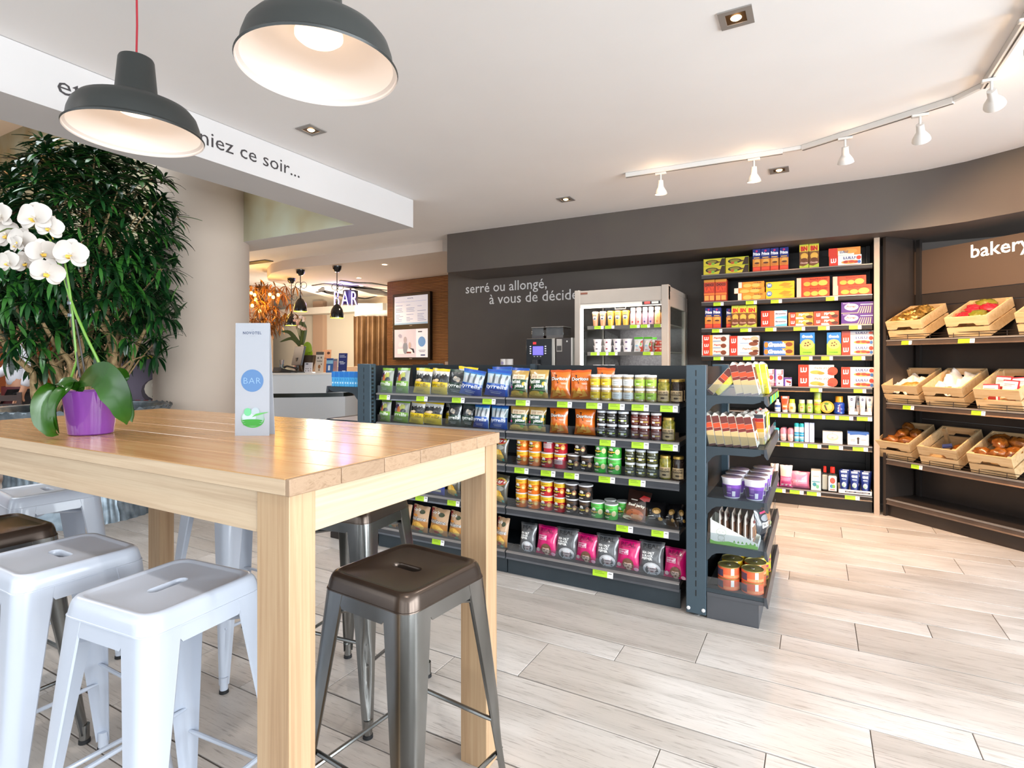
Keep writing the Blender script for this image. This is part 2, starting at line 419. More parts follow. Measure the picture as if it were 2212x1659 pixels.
TW = M('#d2cfcb', .45)
tr = thing('track_rail', 'white lighting track bending across the ceiling in front of the shelves', 'track light', (0, 0, C))
tp = [(-1.284, 4.171), (-.20, 4.205), (-.08, 4.20), (.66, 3.83), (.765, 3.70), (.775, 2.6)]
def rail(a, b, w2=.017, h0=-.034, m=TW, name='rail', h1=-.001):
    d = (Vector(b)-Vector(a)); L = d.length
    mb = MB(); mb.box((0, -w2, h0), (L, w2, h1), m)
    return mb.obj(name, tr, (a[0], a[1], 0), (0, 0, math.atan2(d.y, d.x)), bevel=.002)
for a, b in ((tp[0], tp[1]), (tp[2], tp[3]), (tp[4], tp[5])): rail(a, b)
for a, b in ((tp[1], tp[2]), (tp[3], tp[4])): rail(a, b, .012, -.026, M('#d6d3cf', .4), 'flexible_joint')
for a, b in ((tp[0], tp[1]), (tp[2], tp[3]), (tp[4], tp[5])): rail(a, b, .004, -.0355, M('#3a3836', .5), 'slot', -.0335)
def spot_head(p, px_, py_, aim, label, pw):
    """adapter clipped to the rail, arm, gimbal and bell shaped head"""
    t = thing('track_spotlight', label, 'spotlight', (p[0], p[1], C-.036))
    d = (Vector(aim)-Vector((p[0], p[1], C-.12))).normalized()
    j = Vector((0, 0, -.060))
    MB().box((-.04, -.014, -.014), (.04, .014, .001), TW).obj('adapter', t, bevel=.003)
    MB().tube([(0, 0, -.012), (0, 0, -.035), j+d*.005], .0065, TW, 10).obj('arm', t)
    R = d.to_track_quat('-Z', 'Y').to_matrix().to_4x4(); R.translation = j
    mb = MB(R); mb.lathe([(.0, .004), (.019, .002), (.021, -.045), (.028, -.055), (.043, -.082), (.047, -.100), (.044, -.100), (.040, -.09)], 28, TW); mb.obj('head', t)
    mb = MB(R); mb.lathe([(.0, -.094), (.044, -.0935)], 28, M('#ffe0b4', .3, e=9.)); mb.obj('lens', t)
    lp = Vector((p[0], p[1], C-.036))+j+d*.12
    lamp('SPOT', lp, pw, WARM, aim, .03, spot=75, blend=.7)
    lamp('POINT', lp-d*.03+Vector((0, -.03, .02)), 1.7, WARM, None, .03)
def track_pt(px):
    best = None
    for s in range(0, 2000):
        pass
for (p, aim, lab) in (((-1.02, 4.18), (-1.05, 4.42, .4), 'white track spotlight at the far end of the rail, first of the run'),
                      ((-.38, 4.20), (-.40, 4.5, .4), 'white track spotlight hanging straight down, left of the downlight by the rail'),
                      ((.16, 4.08), (.30, 5.3, .55), 'white track spotlight tilted outward, just past the joint of the rail'),
                      ((.52, 3.90), (.85, 5.35, 1.2), 'white track spotlight tilted to the bakery, before the rail corner'),
                      ((.767, 3.58), (1.35, 5.15, 1.7), 'white track spotlight aimed sideways at the bakery sign, past the rail corner'),
                      ((.772, 3.02), (1.7, 4.7, 1.75), 'white track spotlight cut by the edge of the picture')):
    spot_head(p, 0, 0, aim, lab, 84)

# two large pendant lamps over the table
SHD = M('#2c2f2e', .42); INN = M('#e8e2de', .35)
def pendant(x, y, label):
    t = thing('pendant_lamp', label, 'pendant lamp', (x, y, 2.087))
    out = [(.2185, -.006), (.221, .0), (.2175, .004), (.209, .010), (.204, .045), (.194, .075), (.176, .097), (.14, .113), (.10, .124), (.076, .134), (.070, .142)]
    MB().lathe(out, 72, SHD).obj('shade', t)
    inn = [(.2185, -.006), (.215, -.003), (.2145, .003), (.206, .010), (.201, .045), (.191, .073), (.173, .094), (.138, .110), (.10, .120), (.04, .128), (.0, .128)]
    MB().lathe(inn, 72, INN).obj('reflector', t)
    MB().lathe([(.070, .140), (.0685, .150), (.067, .153), (.057, .270), (.054, .277), (.012, .279), (.006, .276)], 48, SHD).obj('cap', t)
    MB().tube([(0, 0, .275), (.003, .001, .40), (0, 0, .606)], .0035, M('#a01828', .6), 8).obj('cord', t)
    MB().lathe([(.001, .586), (.03, .587), (.045, .600), (.047, .6128)], 28, INN).obj('ceiling_cup', t)
    MB().lathe([(.001, .074), (.03, .075), (.054, .080), (.066, .090), (.066, .100), (.052, .112), (.03, .122), (.022, .128)], 32, M('#ffe2c0', .3, e=1.3)).obj('bulb', t)
    lamp('POINT', (x, y, 2.087-.0), .4, (1, .80, .62), None, .045)
    return t
pendant(-2.188, 1.126, 'dark grey pendant lamp on a red cord, in front of the lettered beam')
pendant(-1.242, 1.124, 'dark grey pendant lamp cut by the picture top, showing its glowing bulb')

# ================================================================== HIGH TABLE AND STOOLS
TX0, TX1, TY0, TY1, TZ = -2.73, -.878, .722, 1.523, 1.03
tb = thing('bar_table', 'high light-wood bar table carrying the orchid, thick planked top and square legs', 'table', ((TX0+TX1)/2, (TY0+TY1)/2, 0))
ox, oy = (TX0+TX1)/2, (TY0+TY1)/2
nb = 6; bw = (TY1-TY0)/nb
for k in range(nb):
    ya = TY0-oy+k*bw
    mb = MB(); mb.cham((TX0-ox, ya+.0009, TZ-.034), (TX1-ox-.012, ya+bw-.0009, TZ), WOODT if k else WOODS, .0018); mb.obj('plank', tb)
    mb = MB(); mb.box((TX1-ox-.0118, ya+.0009, TZ-.034), (TX1-ox, ya+bw-.0009, TZ-.0006), WOODE); mb.obj('end_grain', tb, bevel=.0015)
# near edge of the first board is pale; top face stays the colour of the rest
mb = MB(); mb.box((TX0-ox, TY0-oy, TZ-.0022), (TX1-ox-.012, TY0-oy+bw-.001, TZ+.0002), WOODT); mb.obj('veneer', tb)
AP = .085
for (a, b) in (((TX0+.012, TY0+.012), (TX1-.012, TY0+.036)), ((TX0+.012, TY1-.036), (TX1-.012, TY1-.012)),
               ((TX0+.012, TY0+.036), (TX0+.036, TY1-.036))):
    MB().box((a[0]-ox, a[1]-oy, TZ-.034-AP), (b[0]-ox, b[1]-oy, TZ-.0345), WOODS).obj('apron', tb, bevel=.001)
mb = MB(); mb.box((0, -.012, TZ-.034-AP), (TY1-TY0-.072, .012, TZ-.0345), WOODS); mb.obj('apron', tb, (TX1-.024-ox, TY0+.036-oy, 0), (0, 0, pi/2), bevel=.001)
LGX, LGY = .094, .064
for x in (TX0+.007, TX1-.007-LGX):
    for yv in (TY0+.006, TY1-.006-LGY):
        MB().box((x-ox, yv-oy, 0), (x+LGX-ox, yv+LGY-oy, TZ-.0342), WOODL).obj('leg', tb, bevel=.0015)

def gun():
    mt, nt, b = nodes('gunmetal'); L = nt.links
    n1 = N(nt, 'ShaderNodeTexNoise', Scale=7., Detail=4); L.new(coords(nt, (1, 1, .35), False), n1.inputs['Vector'])
    L.new(ramp(nt, n1.outputs['Fac'], [(.3, '#747573'), (.7, '#9a9a98')]), b.inputs['Base Color'])
    b.inputs['Metallic'].default_value = 1.; b.inputs['Roughness'].default_value = .24
    return mt
GUN = gun(); GUNS = mottled('brown_gunmetal', '#4a3f38', '#52473f', 4, .25, .7)
STW = M('#b6bdca', .3, coat=.3); RUB = M('#141518', .7)
def rsq(h, r, n, z):                                     # rounded square outline with n points, starting at +x side middle
    out = []
    per = []
    for q in range(4):
        cx, cy = [(h-r, h-r), (-h+r, h-r), (-h+r, -h+r), (h-r, -h+r)][q]
        for i in range(7):
            t = q*pi/2+i*pi/12; per.append((cx+r*math.cos(t), cy+r*math.sin(t)))
    # resample by length
    L = [0]
    for i in range(len(per)): 
        a, b = per[i], per[(i+1) % len(per)]; L.append(L[-1]+math.hypot(b[0]-a[0], b[1]-a[1]))
    tot = L[-1]; j = 0
    off = 0
    for i in range(n):
        s = tot*i/n
        while L[j+1] < s: j += 1
        a, b = per[j], per[(j+1) % len(per)]; f = (s-L[j])/max(1e-9, L[j+1]-L[j])
        out.append((a[0]+(b[0]-a[0])*f, a[1]+(b[1]-a[1])*f, z))
    # rotate list so the first point has the smallest polar angle
    k = min(range(n), key=lambda i: abs(math.atan2(out[i][1], out[i][0])))
    return out[k:]+out[:k]
def slot(wx, wy, n, z, ref):
    out = []
    for (x, y, _) in ref:
        a = math.atan2(y, x); c, s_ = math.cos(a), math.sin(a)
        L = wx-wy; # stadium: ray cast
        t = wy/abs(s_) if abs(s_) > 1e-6 else 1e9
        if abs(c*t) > L:
            # intersect the end circle
            ccx = L if c > 0 else -L
            bq = c*ccx; cq = ccx*ccx-wy*wy; t = bq+math.sqrt(max(0, bq*bq-cq))
        out.append((c*t, s_*t, z))
    return out
SH, SW, FB = .725, .141, .211                            # seat height, half seat, half foot spread
def stool_meshes(seat_m, leg_m):
    n = 72
    ref = rsq(SW, .03, n, 0)
    def R(h, r, z): return rsq(h, r, n, z)
    mb = MB()
    rg = [slot(.045, .014, n, -.016, ref), slot(.044, .013, n, -.003, ref), slot(.047, .016, n, 0.0005, ref), slot(.058, .027, n, .0, ref),
          R(SW-.026, .028, 0), R(SW-.021, .03, .0012), R(SW-.016, .032, .0042), R(SW-.010, .031, .0048), R(SW-.004, .032, .0022), R(SW, .032, -.004), R(SW+.003, .032, -.014),
          R(SW+.0065, .033, -.033), R(SW+.008, .033, -.0335), R(SW+.0085, .033, -.036), R(SW+.0035, .036, -.0365), R(SW-.004, .034, -.02), R(SW-.012, .03, -.006)]
    mb.rings(rg, seat_m)
    seat = mb.mesh('seat', 50)
    # leg: folded sheet round one corner (+x,+y), tapering to the foot
    mb = MB(); K = 22; NP = 13; rings = []; inner = []
    for k in range(K+1):
        s = k/K; z = -.034-(SH-.034-.03)*s
        h = SW+.0075+(FB-SW-.014)*s; wd = .078*(1-s)+.025*s; rc = min(.034, wd*.8)*(1-.35*s)
        dent = .010*max(0, math.sin(pi*min(1, max(0, (s-.52)/.42))))
        pr = []
        for i in range(NP):
            if i < 3: p = (h, h-wd+(wd-rc)*i/3)
            elif i > 9: p = (h-wd+(wd-rc)*(12-i)/3, h)
            else:
                t = (i-3)/6*pi/2; p = (h-rc+rc*math.cos(t), h-rc+rc*math.sin(t))
                if 4 <= i <= 8: d_ = dent*(1-abs(i-6)/3); p = (p[0]-d_*.7, p[1]-d_*.7)
            pr.append((p[0], p[1], z))
        rings.append(pr)
        inner.append([(q[0]-.0035, q[1]-.0035, q[2]) for q in pr])
    full = [r+list(reversed(i)) for r, i in zip(rings, inner)]
    mb.rings(full, leg_m, True, True, True)
    leg = mb.mesh('leg', 40)
    c = FB-.018
    mb = MB(); mb.lathe([(.0145, -(SH-.060)), (.0145, -(SH-.013))], 16, leg_m, (c, c, 0), True); ferr = mb.mesh('ferrule')
    mb = MB(); mb.lathe([(.013, -SH+.0135), (.0165, -SH+.012), (.017, -SH+.001), (.015, -SH)], 16, RUB, (c, c, 0), True); foot = mb.mesh('rubber_foot')
    mb = MB(); hw = SW-.066                                # pressed panel between two legs under the seat (on +y side)
    pts = [(-hw-.004, -.036), (hw+.004, -.036), (hw+.002, -.058), (hw-.006, -.070), (-hw+.006, -.070), (-hw-.002, -.058)]
    vs = [(x, SW+.0068-(z+.036)*.1, z) for x, z in pts]+[(x, SW+.0028-(z+.036)*.1, z) for x, z in pts]
    mb.add(vs, [(5, 4, 3, 2, 1, 0), (6, 7, 8, 9, 10, 11)]+[(i, (i+1) % 6, 6+(i+1) % 6, 6+i) for i in range(6)], leg_m)
    skirt = mb.mesh('skirt_panel')
    dk = leg_m
    mb = MB(); e = SW-.01; mb.tube([(-e, -e, -.098), (0, 0, -.094), (e, e, -.098)], .0075, dk, 8); br = mb.mesh('brace')
    def rung(s):
        z = -.034-(SH-.064)*s; h = SW+.0075+(FB-SW-.014)*s-.012
        return MB().tube([(-h, h, z), (-h+.04, h, z), (h-.04, h, z), (h, h, z)], [.0035, .0062, .0062, .0035], dk, 8).mesh('rung')
    return dict(seat=seat, leg=leg, ferrule=ferr, foot=foot, skirt=skirt, brace=br, r1=rung(.70), r2=rung(.60))
STM = {'w': stool_meshes(STW, STW), 'g': stool_meshes(GUNS, GUN)}
def stool(x, y, rz, kind, label):
    d = STM[kind]; t = thing('bar_stool', label, 'stool', (x, y, SH), rz)
    link('seat', d['seat'], t)
    for q in range(4):
        l = link('leg', d['leg'], t, rot=(0, 0, q*pi/2)); link('ferrule', d['ferrule'], l); link('rubber_foot', d['foot'], l)
        link('skirt_panel', d['skirt'], t, rot=(0, 0, q*pi/2)); link('rung', d['r1' if q % 2 else 'r2'], t, rot=(0, 0, q*pi/2))
    for q in range(2): link('brace', d['brace'], t, rot=(0, 0, q*pi/2))
    return t
stool(-1.525, 1.562, .12, 'g', 'gunmetal bar stool pushed under the table end, behind the front gunmetal one')
stool(-.924, 1.124, -.09, 'g', 'gunmetal bar stool beside the corner table leg, nearest and whole')
stool(-1.345, .762, pi/2+.08, 'w', 'white bar stool nearest the corner leg, slot in its seat fully seen')
stool(-1.828, .745, -.01, 'w', 'white bar stool beside the gunmetal stool, second along the table edge')
stool(-2.305, .735, .0, 'g', 'gunmetal bar stool cut by the picture edge, between white stools')
stool(-2.80, 1.095, -.12, 'w', 'white bar stool at the far table end, before the ribbed planter')
stool(-2.165, 1.508, .03, 'w', 'white bar stool behind the table, mostly hidden by the front leg')

# ------------------------------------------------------------------ table tent
sp = onz(545, 941, TZ)
sg = thing('table_sign', 'tall white bar menu card with a blue disc, standing on the table', 'sign', (sp.x, sp.y, TZ), YAW)
W_, H_ = .103, .340
mb = MB()
prof = [(-.002, 0), (.002, H_), (.006, H_), (.040, 0), (.037, 0), (.004, H_-.006), (.001, 0)]
CARD = M('#979ba3', .6)
mb.add([(x, y, z) for x in (-W_/2,) for y, z in prof]+[(W_/2, y, z) for y, z in prof], [tuple(range(7)), tuple(reversed(range(7, 14)))]+[(i, 7+i, 7+(i+1) % 7, (i+1) % 7) for i in range(7)], CARD)
mb.obj('card', sg)
def card(u, v, k=1): return (-W_/2+u*W_, -.002+.004*v-.0004*k, v*H_)
mb = MB()
mbl = MB(); flat_text(mbl, 'NOVOTEL', '#2c3a5c', lambda x, y: card(.22+x, .90+y/3.3), width=.54, height=.082, space=1.2, bold=.02)
flat_text(mbl, 'HOTELS', '#8a8a90', lambda x, y: card(.42+x, .882+y/3.3), width=.16, height=.016)
mbl.add([card(.44, .935), card(.50, .9365), card(.55, .944), (card(.50, .938))], [(0, 1, 2, 3)], '#4a5a78')
mb.add([card(.5+.33*math.cos(2*pi*i/40), .488+.0995*math.sin(2*pi*i/40)) for i in range(40)], [tuple(range(40))], '#4a6f9c')
mbl.obj('lettering', sg); mb.obj('blue_disc', sg)
mb = MB(); flat_text(mb, 'BAR', '#86a6c8', lambda x, y: card(.25+x, .462+y/3.3, 2), width=.5, height=.17, bold=-.018, space=1.1); mb.obj('lettering', sg)
mb = MB()
def ell(mb, cx, cy, rx, ry, c, k, n=28, a0=0, a1=2*pi): mb.add([card(cx+rx*math.cos(a0+(a1-a0)*i/n), cy+ry*math.sin(a0+(a1-a0)*i/n), k) for i in range(n)], [tuple(range(n))], c)
ell(mb, .52, .145, .34, .075, '#3f9a3c', 1); ell(mb, .52, .155, .33, .072, '#8fb09a', 2); ell(mb, .52, .168, .33, .06, '#8aa39a', 3)
ell(mb, .42, .165, .2, .045, '#a9b8bc', 4); ell(mb, .38, .21, .11, .035, '#5fae7c', 5); ell(mb, .60, .215, .12, .035, '#9aa8b0', 5)
mb.add([card(.5, .165, 6), card(.95, .205, 6), card(.99, .212, 6), (card(.62, .195, 6))], [(0, 1, 2, 3)], '#4fa348')
for k, v in enumerate((.10, .118, .135)): ell(mb, .52, v, .30-.015*(2-k), .012, '#2f8a2c', 7+k)
mb.obj('drink_picture', sg)

# ================================================================== ISLAND SHELVING (two bays and two end caps)
GX = [-2.612, -1.606, -.600]; GF = 2.85; GB = 3.24
gd = thing('island_shelving', 'dark grey double-bay island shelving stocked with crisps and jars', 'shelving', (-1.6, 3.25, 0))
G0 = Vector((-1.6, 3.25, 0))
def gpart(mb, name, parent=gd, **k):
    mb.v = [(x-G0.x, y-G0.y, z) for x, y, z in mb.v]; return mb.obj(name, parent, **k)
def tag_mesh():
    mb = MB(); mb.box((-.5, -.0015, -.5), (.22, 0, .5), LIME); mb.box((.22, -.0015, -.5), (.5, 0, .5), WHITE)
    for z, a, b in ((.12, -.4, -.02), (-.08, -.4, .08)): mb.box((a, -.0018, z), (b, -.0014, z+.09), M('#7f9f22', .5))
    mb.box((.28, -.0018, .02), (.44, -.0014, .16), M('#8a8a86', .5))
    return mb.mesh('price_tag')
TAG = tag_mesh()
def price_tag(parent, x, yv, z, wd=.085, h=.036, rz=0, off=(0, 0, 0)):
    return link('price_tag', TAG, parent, (x-off[0], yv-off[1], z-off[2]), (math.radians(-8), 0, rz), (wd, 1, h))
def shelf_prof(zt, y0, y1, h=.047):
    return [(y0+.012, zt), (y0+.001, zt-.004), (y0, zt-.011), (y0+.0045, zt-.013), (y0+.0065, zt-.038), (y0, zt-h), (y0+.006, zt-h-.002), (y0+.03, zt-.026), (y1, zt-.026), (y1, zt)]
def shelf_mb(x0, x1, zt, y0, y1, deckm=SHELF, lipm=LIPM):
    mb = MB(); p = shelf_prof(zt, y0, y1); n = len(p)
    vs = [(x0, y, z) for y, z in p]+[(x1, y, z) for y, z in p]
    tri = tessellate_polygon([[Vector((y, z, 0)) for y, z in p]])
    mb.add(vs, [tuple(t) for t in tri]+[tuple(n+i for i in t) for t in tri], deckm)
    for i in range(n):
        mb.add([vs[i], vs[(i+1) % n], vs[n+(i+1) % n], vs[n+i]], [(0, 1, 2, 3)], LIPT if i < 2 else lipm if i < 6 else deckm)
    return mb
ZS = [1.041, .845, .648, .400, .140]
tags = {(0, 0): [(819, 842), (899, 923), (976, 1003), (1042, 1070)], (0, 3): [(897, 923), (966, 992)], (0, 4): [(933, 959)],
        (1, 0): [(1114, 1144), (1203, 1235), (1266, 1300), (1314, 1349), (1364, 1401), (1426, 1464)],
        (1, 1): [(1295, 1329), (1364, 1401), (1427, 1464)], (1, 2): [(1111, 1141), (1168, 1199), (1218, 1250), (1293, 1328), (1358, 1394)],
        (1, 3): [(1331, 1367), (1407, 1444)], (1, 4): [(1280, 1324)]}
for b in range(2):
    x0, x1 = GX[b]+.0035, GX[b+1]-.0035
    for i, zt in enumerate(ZS):
        sh = gpart(shelf_mb(x0, x1, zt, GF, GB if i < 4 else GB), 'shelf')
        for (p0, p1) in tags.get((b, i), []):
            xa, xb = xat(p0, GF), xat(p1, GF)
            price_tag(sh, (xa+xb)/2, GF+.003, zt-.026, xb-xa, .037, 0, G0)
        if not (b == 1 and i == 99):
            r0 = x0+.004; r1 = x1-.004
            mb = MB(); mb.box((r0, GF+.012, zt), (r1, GF+.0145, zt+(.05 if i < 4 else .045)), ACRYL)
            o = gpart(mb, 'shelf_riser', sh)
    gpart(MB().box((x0, GF+.028, 0), (x1, GF+.04, .098), SHELF), 'plinth')
    gpart(MB().box((x0, GB, .02), (x1, GB+.02, 1.229), mottled('gondola_back', '#1d2327', '#23292d', 4, .5, .2)), 'back_panel')
    gpart(MB().box((x0, GB+.38, .0), (x1, GB+.40, .098), SHELF), 'plinth')
    gpart(MB().box((x0, GB+.02, .098), (x1, GB+.41, .14), SHELF), 'base_deck')
gpart(MB().box((GX[1]-.018, GB-.03, 0), (GX[1]+.018, GB+.05, 1.236), SHELF), 'upright')
POSTM = mottled('post_steel', '#41515c', '#475761', 5, .4, .35)
def end_frame(xa, xb, yv, sgn):
    """end upright with slots, feet, bolt caps"""
    u = gpart(MB().box((xa, yv, .012), (xb, yv+.055, 1.236), POSTM), 'upright', bevel=.003)
    mb = MB(); xm = (xa+xb)/2
    for k in range(24): mb.box((xm-.0025, yv-.0006, .10+k*.047), (xm+.0025, yv+.002, .13+k*.047), BLACK)
    o = gpart(mb, 'slots', u); o['kind'] = 'stuff'; o.location -= Vector((0, 0, 0))
    if sgn:
        mb = MB()
        for k in range(44): mb.box((xb-.002, yv+.012, .10+k*.0255), (xb+.0006, yv+.032, .115+k*.0255), BLACK)
        o = gpart(mb, 'side_slots', u); o['kind'] = 'stuff'
    for q in (xa+.012, xb-.012):
        mb = MB(); mb.lathe([(.009, 0), (.009, .003), (.005, .005), (.001, .005)], 16, M('#d9dadb', .35, .3), (0, 0, 0), True)
        me = mb.mesh('bolt_cap'); o = link('bolt_cap', me, u, (q-G0.x, yv-G0.y, .036), (pi/2, 0, 0))
    mb = MB(); mb.lathe([(.018, 0), (.018, .004), (.01, .005), (.01, .014)], 16, M('#a9acae', .3, .8), (xm, yv+.03, 0), True); gpart(mb, 'levelling_foot', u)
end_frame(-.566, -.471, 2.83, 0); end_frame(-2.757, -2.640, 2.83, 1)
for yv in (3.62,): 
    gpart(MB().box((-.566, yv, .012), (-.471, yv+.055, 1.236), POSTM), 'upright', bevel=.003); gpart(MB().box((-2.757, yv, .012), (-2.64, yv+.055, 1.236), POSTM), 'upright', bevel=.003)
for xa in (-.53, -2.71): gpart(MB().box((xa, 2.885, .03), (xa+.02, 3.62, 1.225), mottled('gondola_back2', '#1d2327', '#23292d', 4, .5, .2)), 'back_panel')
# end-cap shelves with their folded side brackets
ZE = [1.088, .840, .592, .366, .150]
def cap_shelf(zt, x0, x1, base=False, sg=1, wire=True):
    """x0 at the upright, x1 at the front lip"""
    mb = MB(); ya, yb = 2.834, 3.69
    mb.box((x0, ya+.002, zt-.02), (x1-.002*sg, yb-.002, zt), SHELF)
    for yy in ((ya, yb-.012) if not base else ()):         # side bracket outline in x,z
        d = x1-x0
        pr = [(x0, zt-.001), (x1-.02*sg, zt-.001), (x1-.02*sg, zt-.026), (x0+d*.8, zt-.036), (x0+d*.3, zt-.036), (x0+d*.17, zt-.042), (x0+d*.1, zt-.054), (x0+d*.05, zt-.072), (x0, zt-.085)]
        if sg < 0: pr = pr[::-1]
        n = len(pr); vs = [(x, yy, z) for x, z in pr]+[(x, yy+.012, z) for x, z in pr]
        tri = tessellate_polygon([[Vector((x, z, 0)) for x, z in pr]])
        mb.add(vs, [tuple(t) for t in tri]+[tuple(n+i for i in t) for t in tri]+[(i, (i+1) % n, n+(i+1) % n, n+i) for i in range(n)], SHELF)
    s = gpart(mb, 'shelf')
    mb = MB(); pr = [(x1-.006*sg, zt+.002), (x1+.004*sg, zt+.004), (x1+.012*sg, zt-.044), (x1+.006*sg, zt-.046), (x1-.006*sg, zt-.03)]
    n = 5; vs = [(x, ya-.004, z) for x, z in pr]+[(x, yb+.004, z) for x, z in pr]
    mb.add(vs, [(0, 1, 2, 3, 4), (9, 8, 7, 6, 5)]+[(i, (i+1) % n, n+(i+1) % n, n+i) for i in range(n)], LIPM); gpart(mb, 'front_lip', s)
    if wire:
        mb = MB(); mb.box((x1-.009*sg, ya, zt), (x1-.006*sg, yb, zt+.06), ACRYL); gpart(mb, 'shelf_riser', s)
        mb = MB(); mb.box((x0+.002*sg, ya, zt), (x1-.012*sg, ya+.003, zt+.055), ACRYL); gpart(mb, 'side_riser', s)
    return s
for i, z in enumerate(ZE):
    s = cap_shelf(z, -.470, -.206, base=(i == 4), sg=1)
PLI = mottled('plinth_grey', '#4b4d52', '#505257', 5, .45, .2); mb = MB(); mb.box((-.468, 2.838, 0), (-.236, 3.68, .112), PLI); mb.box((-.468, 2.834, .112), (-.209, 3.69, .1285), PLI); gpart(mb, 'plinth')
mb = MB()
for k in range(6): mb.box((-.1945, 2.95+k*.115, 1.046), (-.193, 3.04+k*.115, 1.082), LIME if k % 2 else M('#4fb08a', .5))
for o_ in (gpart(mb, 'price_strip'),): o_['kind'] = 'stuff'
# left end cap: one upper shelf and the base
cap_shelf(1.075, -2.76, -3.045, sg=-1, wire=False); cap_shelf(.845, -2.76, -3.045, sg=-1, wire=False)
gpart(MB().box((-3.03, 2.846, 0), (-2.76, 3.68, .13), SHELF2), 'plinth')

# ================================================================== WALL SHELVING
WF, WB, WX0, WX1 = 5.42, 5.80, -.943, .405
ws = thing('wall_shelving', 'brown-black wall shelving stocked with biscuit boxes and toiletries', 'shelving', (-.27, 5.6, 0)); W0 = Vector((-.27, 5.6, 0))
def wpart(mb, name, parent=ws, **k):
    mb.v = [(x-W0.x, y-W0.y, z) for x, y, z in mb.v]; return mb.obj(name, parent, **k)
ZW = [ony(1516, 594, WF).z, ony(1516, 652, WF).z, ony(1516, 709, WF).z, ony(1516, 768, WF).z, ony(1680, 834, WF).z, ony(1673, 890, WF).z, ony(1678, 952, WF).z, ony(1677, 1052, WF).z]
wtags = {1: [(1541, 1563), (1611, 1635), (1665, 1689), (1784, 1810)], 2: [(1538, 1560), (1599, 1623), (1653, 1677), (1714, 1739), (1767, 1792), (1834, 1861)],
         3: [(1541, 1563), (1605, 1630), (1663, 1687), (1730, 1755), (1774, 1799), (1842, 1869)], 4: [(1750, 1776), (1844, 1871)],
         5: [(1664, 1687), (1688, 1708), (1709, 1732), (1733, 1757), (1758, 1783), (1784, 1812), (1813, 1843), (1851, 1884)],
         6: [(1686, 1714), (1715, 1744), (1745, 1774), (1790, 1821), (1842, 1875)], 7: [(1672, 1697), (1706, 1736), (1743, 1773), (1825, 1857)]}
WSH = []
for i, z in enumerate(ZW):
    s = wpart(shelf_mb(WX0, WX1, z, WF if i < 7 else WF, WB, SHELF2, mottled('taupe_lip', '#37322f', '#3f3936', 9, .35, .5)), 'shelf'); WSH.append(s)
    for (a, b) in wtags.get(i, []):
        xa, xb = xat(a, WF), xat(b, WF); price_tag(s, (xa+xb)/2, WF+.003, z-.026, xb-xa, .037, 0, W0)
wpart(MB().box((WX0, WB, .02), (WX1+.05, WB+.025, 2.262), SHELF2), 'back_panel')
wpart(MB().box((WX0, WF+.03, 0), (WX1, WF+.045, ZW[7]-.04), SHELF2), 'plinth')
u = wpart(MB().box((WX0, WB-.03, .02), (WX0+.03, WB, 2.26), SHELF2), 'upright')
u = wpart(MB().box((WX1-.025, WB-.05, .02), (WX1+.005, WB, 2.26), SHELF2), 'upright')
mb = MB()
for k in range(80): mb.box((WX1-.012, WB-.0515, .05+k*.027), (WX1-.004, WB-.0495, .065+k*.027), BLACK)
o = wpart(mb, 'slots', u); o['kind'] = 'stuff'
for z in (ZW[0]+.14, ZW[6]-.2, .35): wpart(MB().box((WX0, WB-.003, z), (WX1, WB-.0002, z+.004), BLACK), 'panel_joint')
wpart(MB().box((WX1+.012, WF, 0), (WX1+.047, WB+.02, 2.263), SHELF2), 'divider_panel')
wpart(MB().box((WX1+.010, WF-.012, 0), (WX1+.049, WF, 2.263), M('#b29a86', .5)), 'divider_edge')

# ================================================================== BAKERY SHELVING, turned towards the room
BO = Vector((.478, 5.418, 0)); BA = math.atan2(-.64, .72); BL = 1.75; BD = .36
bk = thing('bakery_shelving', 'brown-black bakery shelving with sloping shelves of wooden crates under a lit name', 'shelving', tuple(BO), BA)
BX = Vector((math.cos(BA), math.sin(BA), 0)); BY = Vector((-math.sin(BA), math.cos(BA), 0))
def bpx(px, ly):
    """local x on the unit's plane at local depth ly seen at photo column px"""
    d = Vector(ray(px, 780)); d.z = 0; n = BY; t = (n.dot(BO)+ly)/n.dot(d); return (d*t-BO).dot(BX), t
def bz(px, py, ly): 
    x, t = bpx(px, ly); return EYE-(py-HOR)/FPX*t
def bw_(lx, ly, z): return BO+BX*lx+BY*ly+Vector((0, 0, z))
ZB = [bz(1904, 734.5, 0), bz(1906.6, 868.7, 0), bz(1904, 988, 0), bz(1900, 1072.7, 0)]
BLIP = mottled('bakery_lip', '#5a4d46', '#6a5b52', 9, .35, .5)
BPAN = mottled('bakery_panel', '#3a322e', '#403834', 4, .33, .35)
MB().box((0, 0, 0), (.022, BD, 2.263), BPAN).obj('side_panel', bk)
for (z0, z1) in ((.02, .42), (.424, .78), (.784, 1.08), (1.084, 1.40), (1.404, 1.70), (1.704, 1.80)):
    MB().box((.022, BD-.02, z0), (BL, BD, z1), BPAN).obj('back_panel', bk, bevel=.003)
hp = MB().box((.022, BD-.024, 1.804), (BL, BD, 2.16), M('#544439', .55)).obj('header_panel', bk)
MB().box((.05, BD-.05, .02), (.08, BD-.02, 2.25), SHELF2).obj('upright', bk)
mb = MB(); pz = bz(2097, 557, BD-.026); lx0, _ = bpx(2097, BD-.026); lx1, _ = bpx(2212, BD-.026)
flat_text(mb, 'bakery', M('#fff3e6', .4, e=.9), lambda x, yv: (lx0+x, BD-.0255, pz+yv), width=(lx1-lx0)*1.12, height='keep', bold=.012)
mb.obj('lettering', hp)
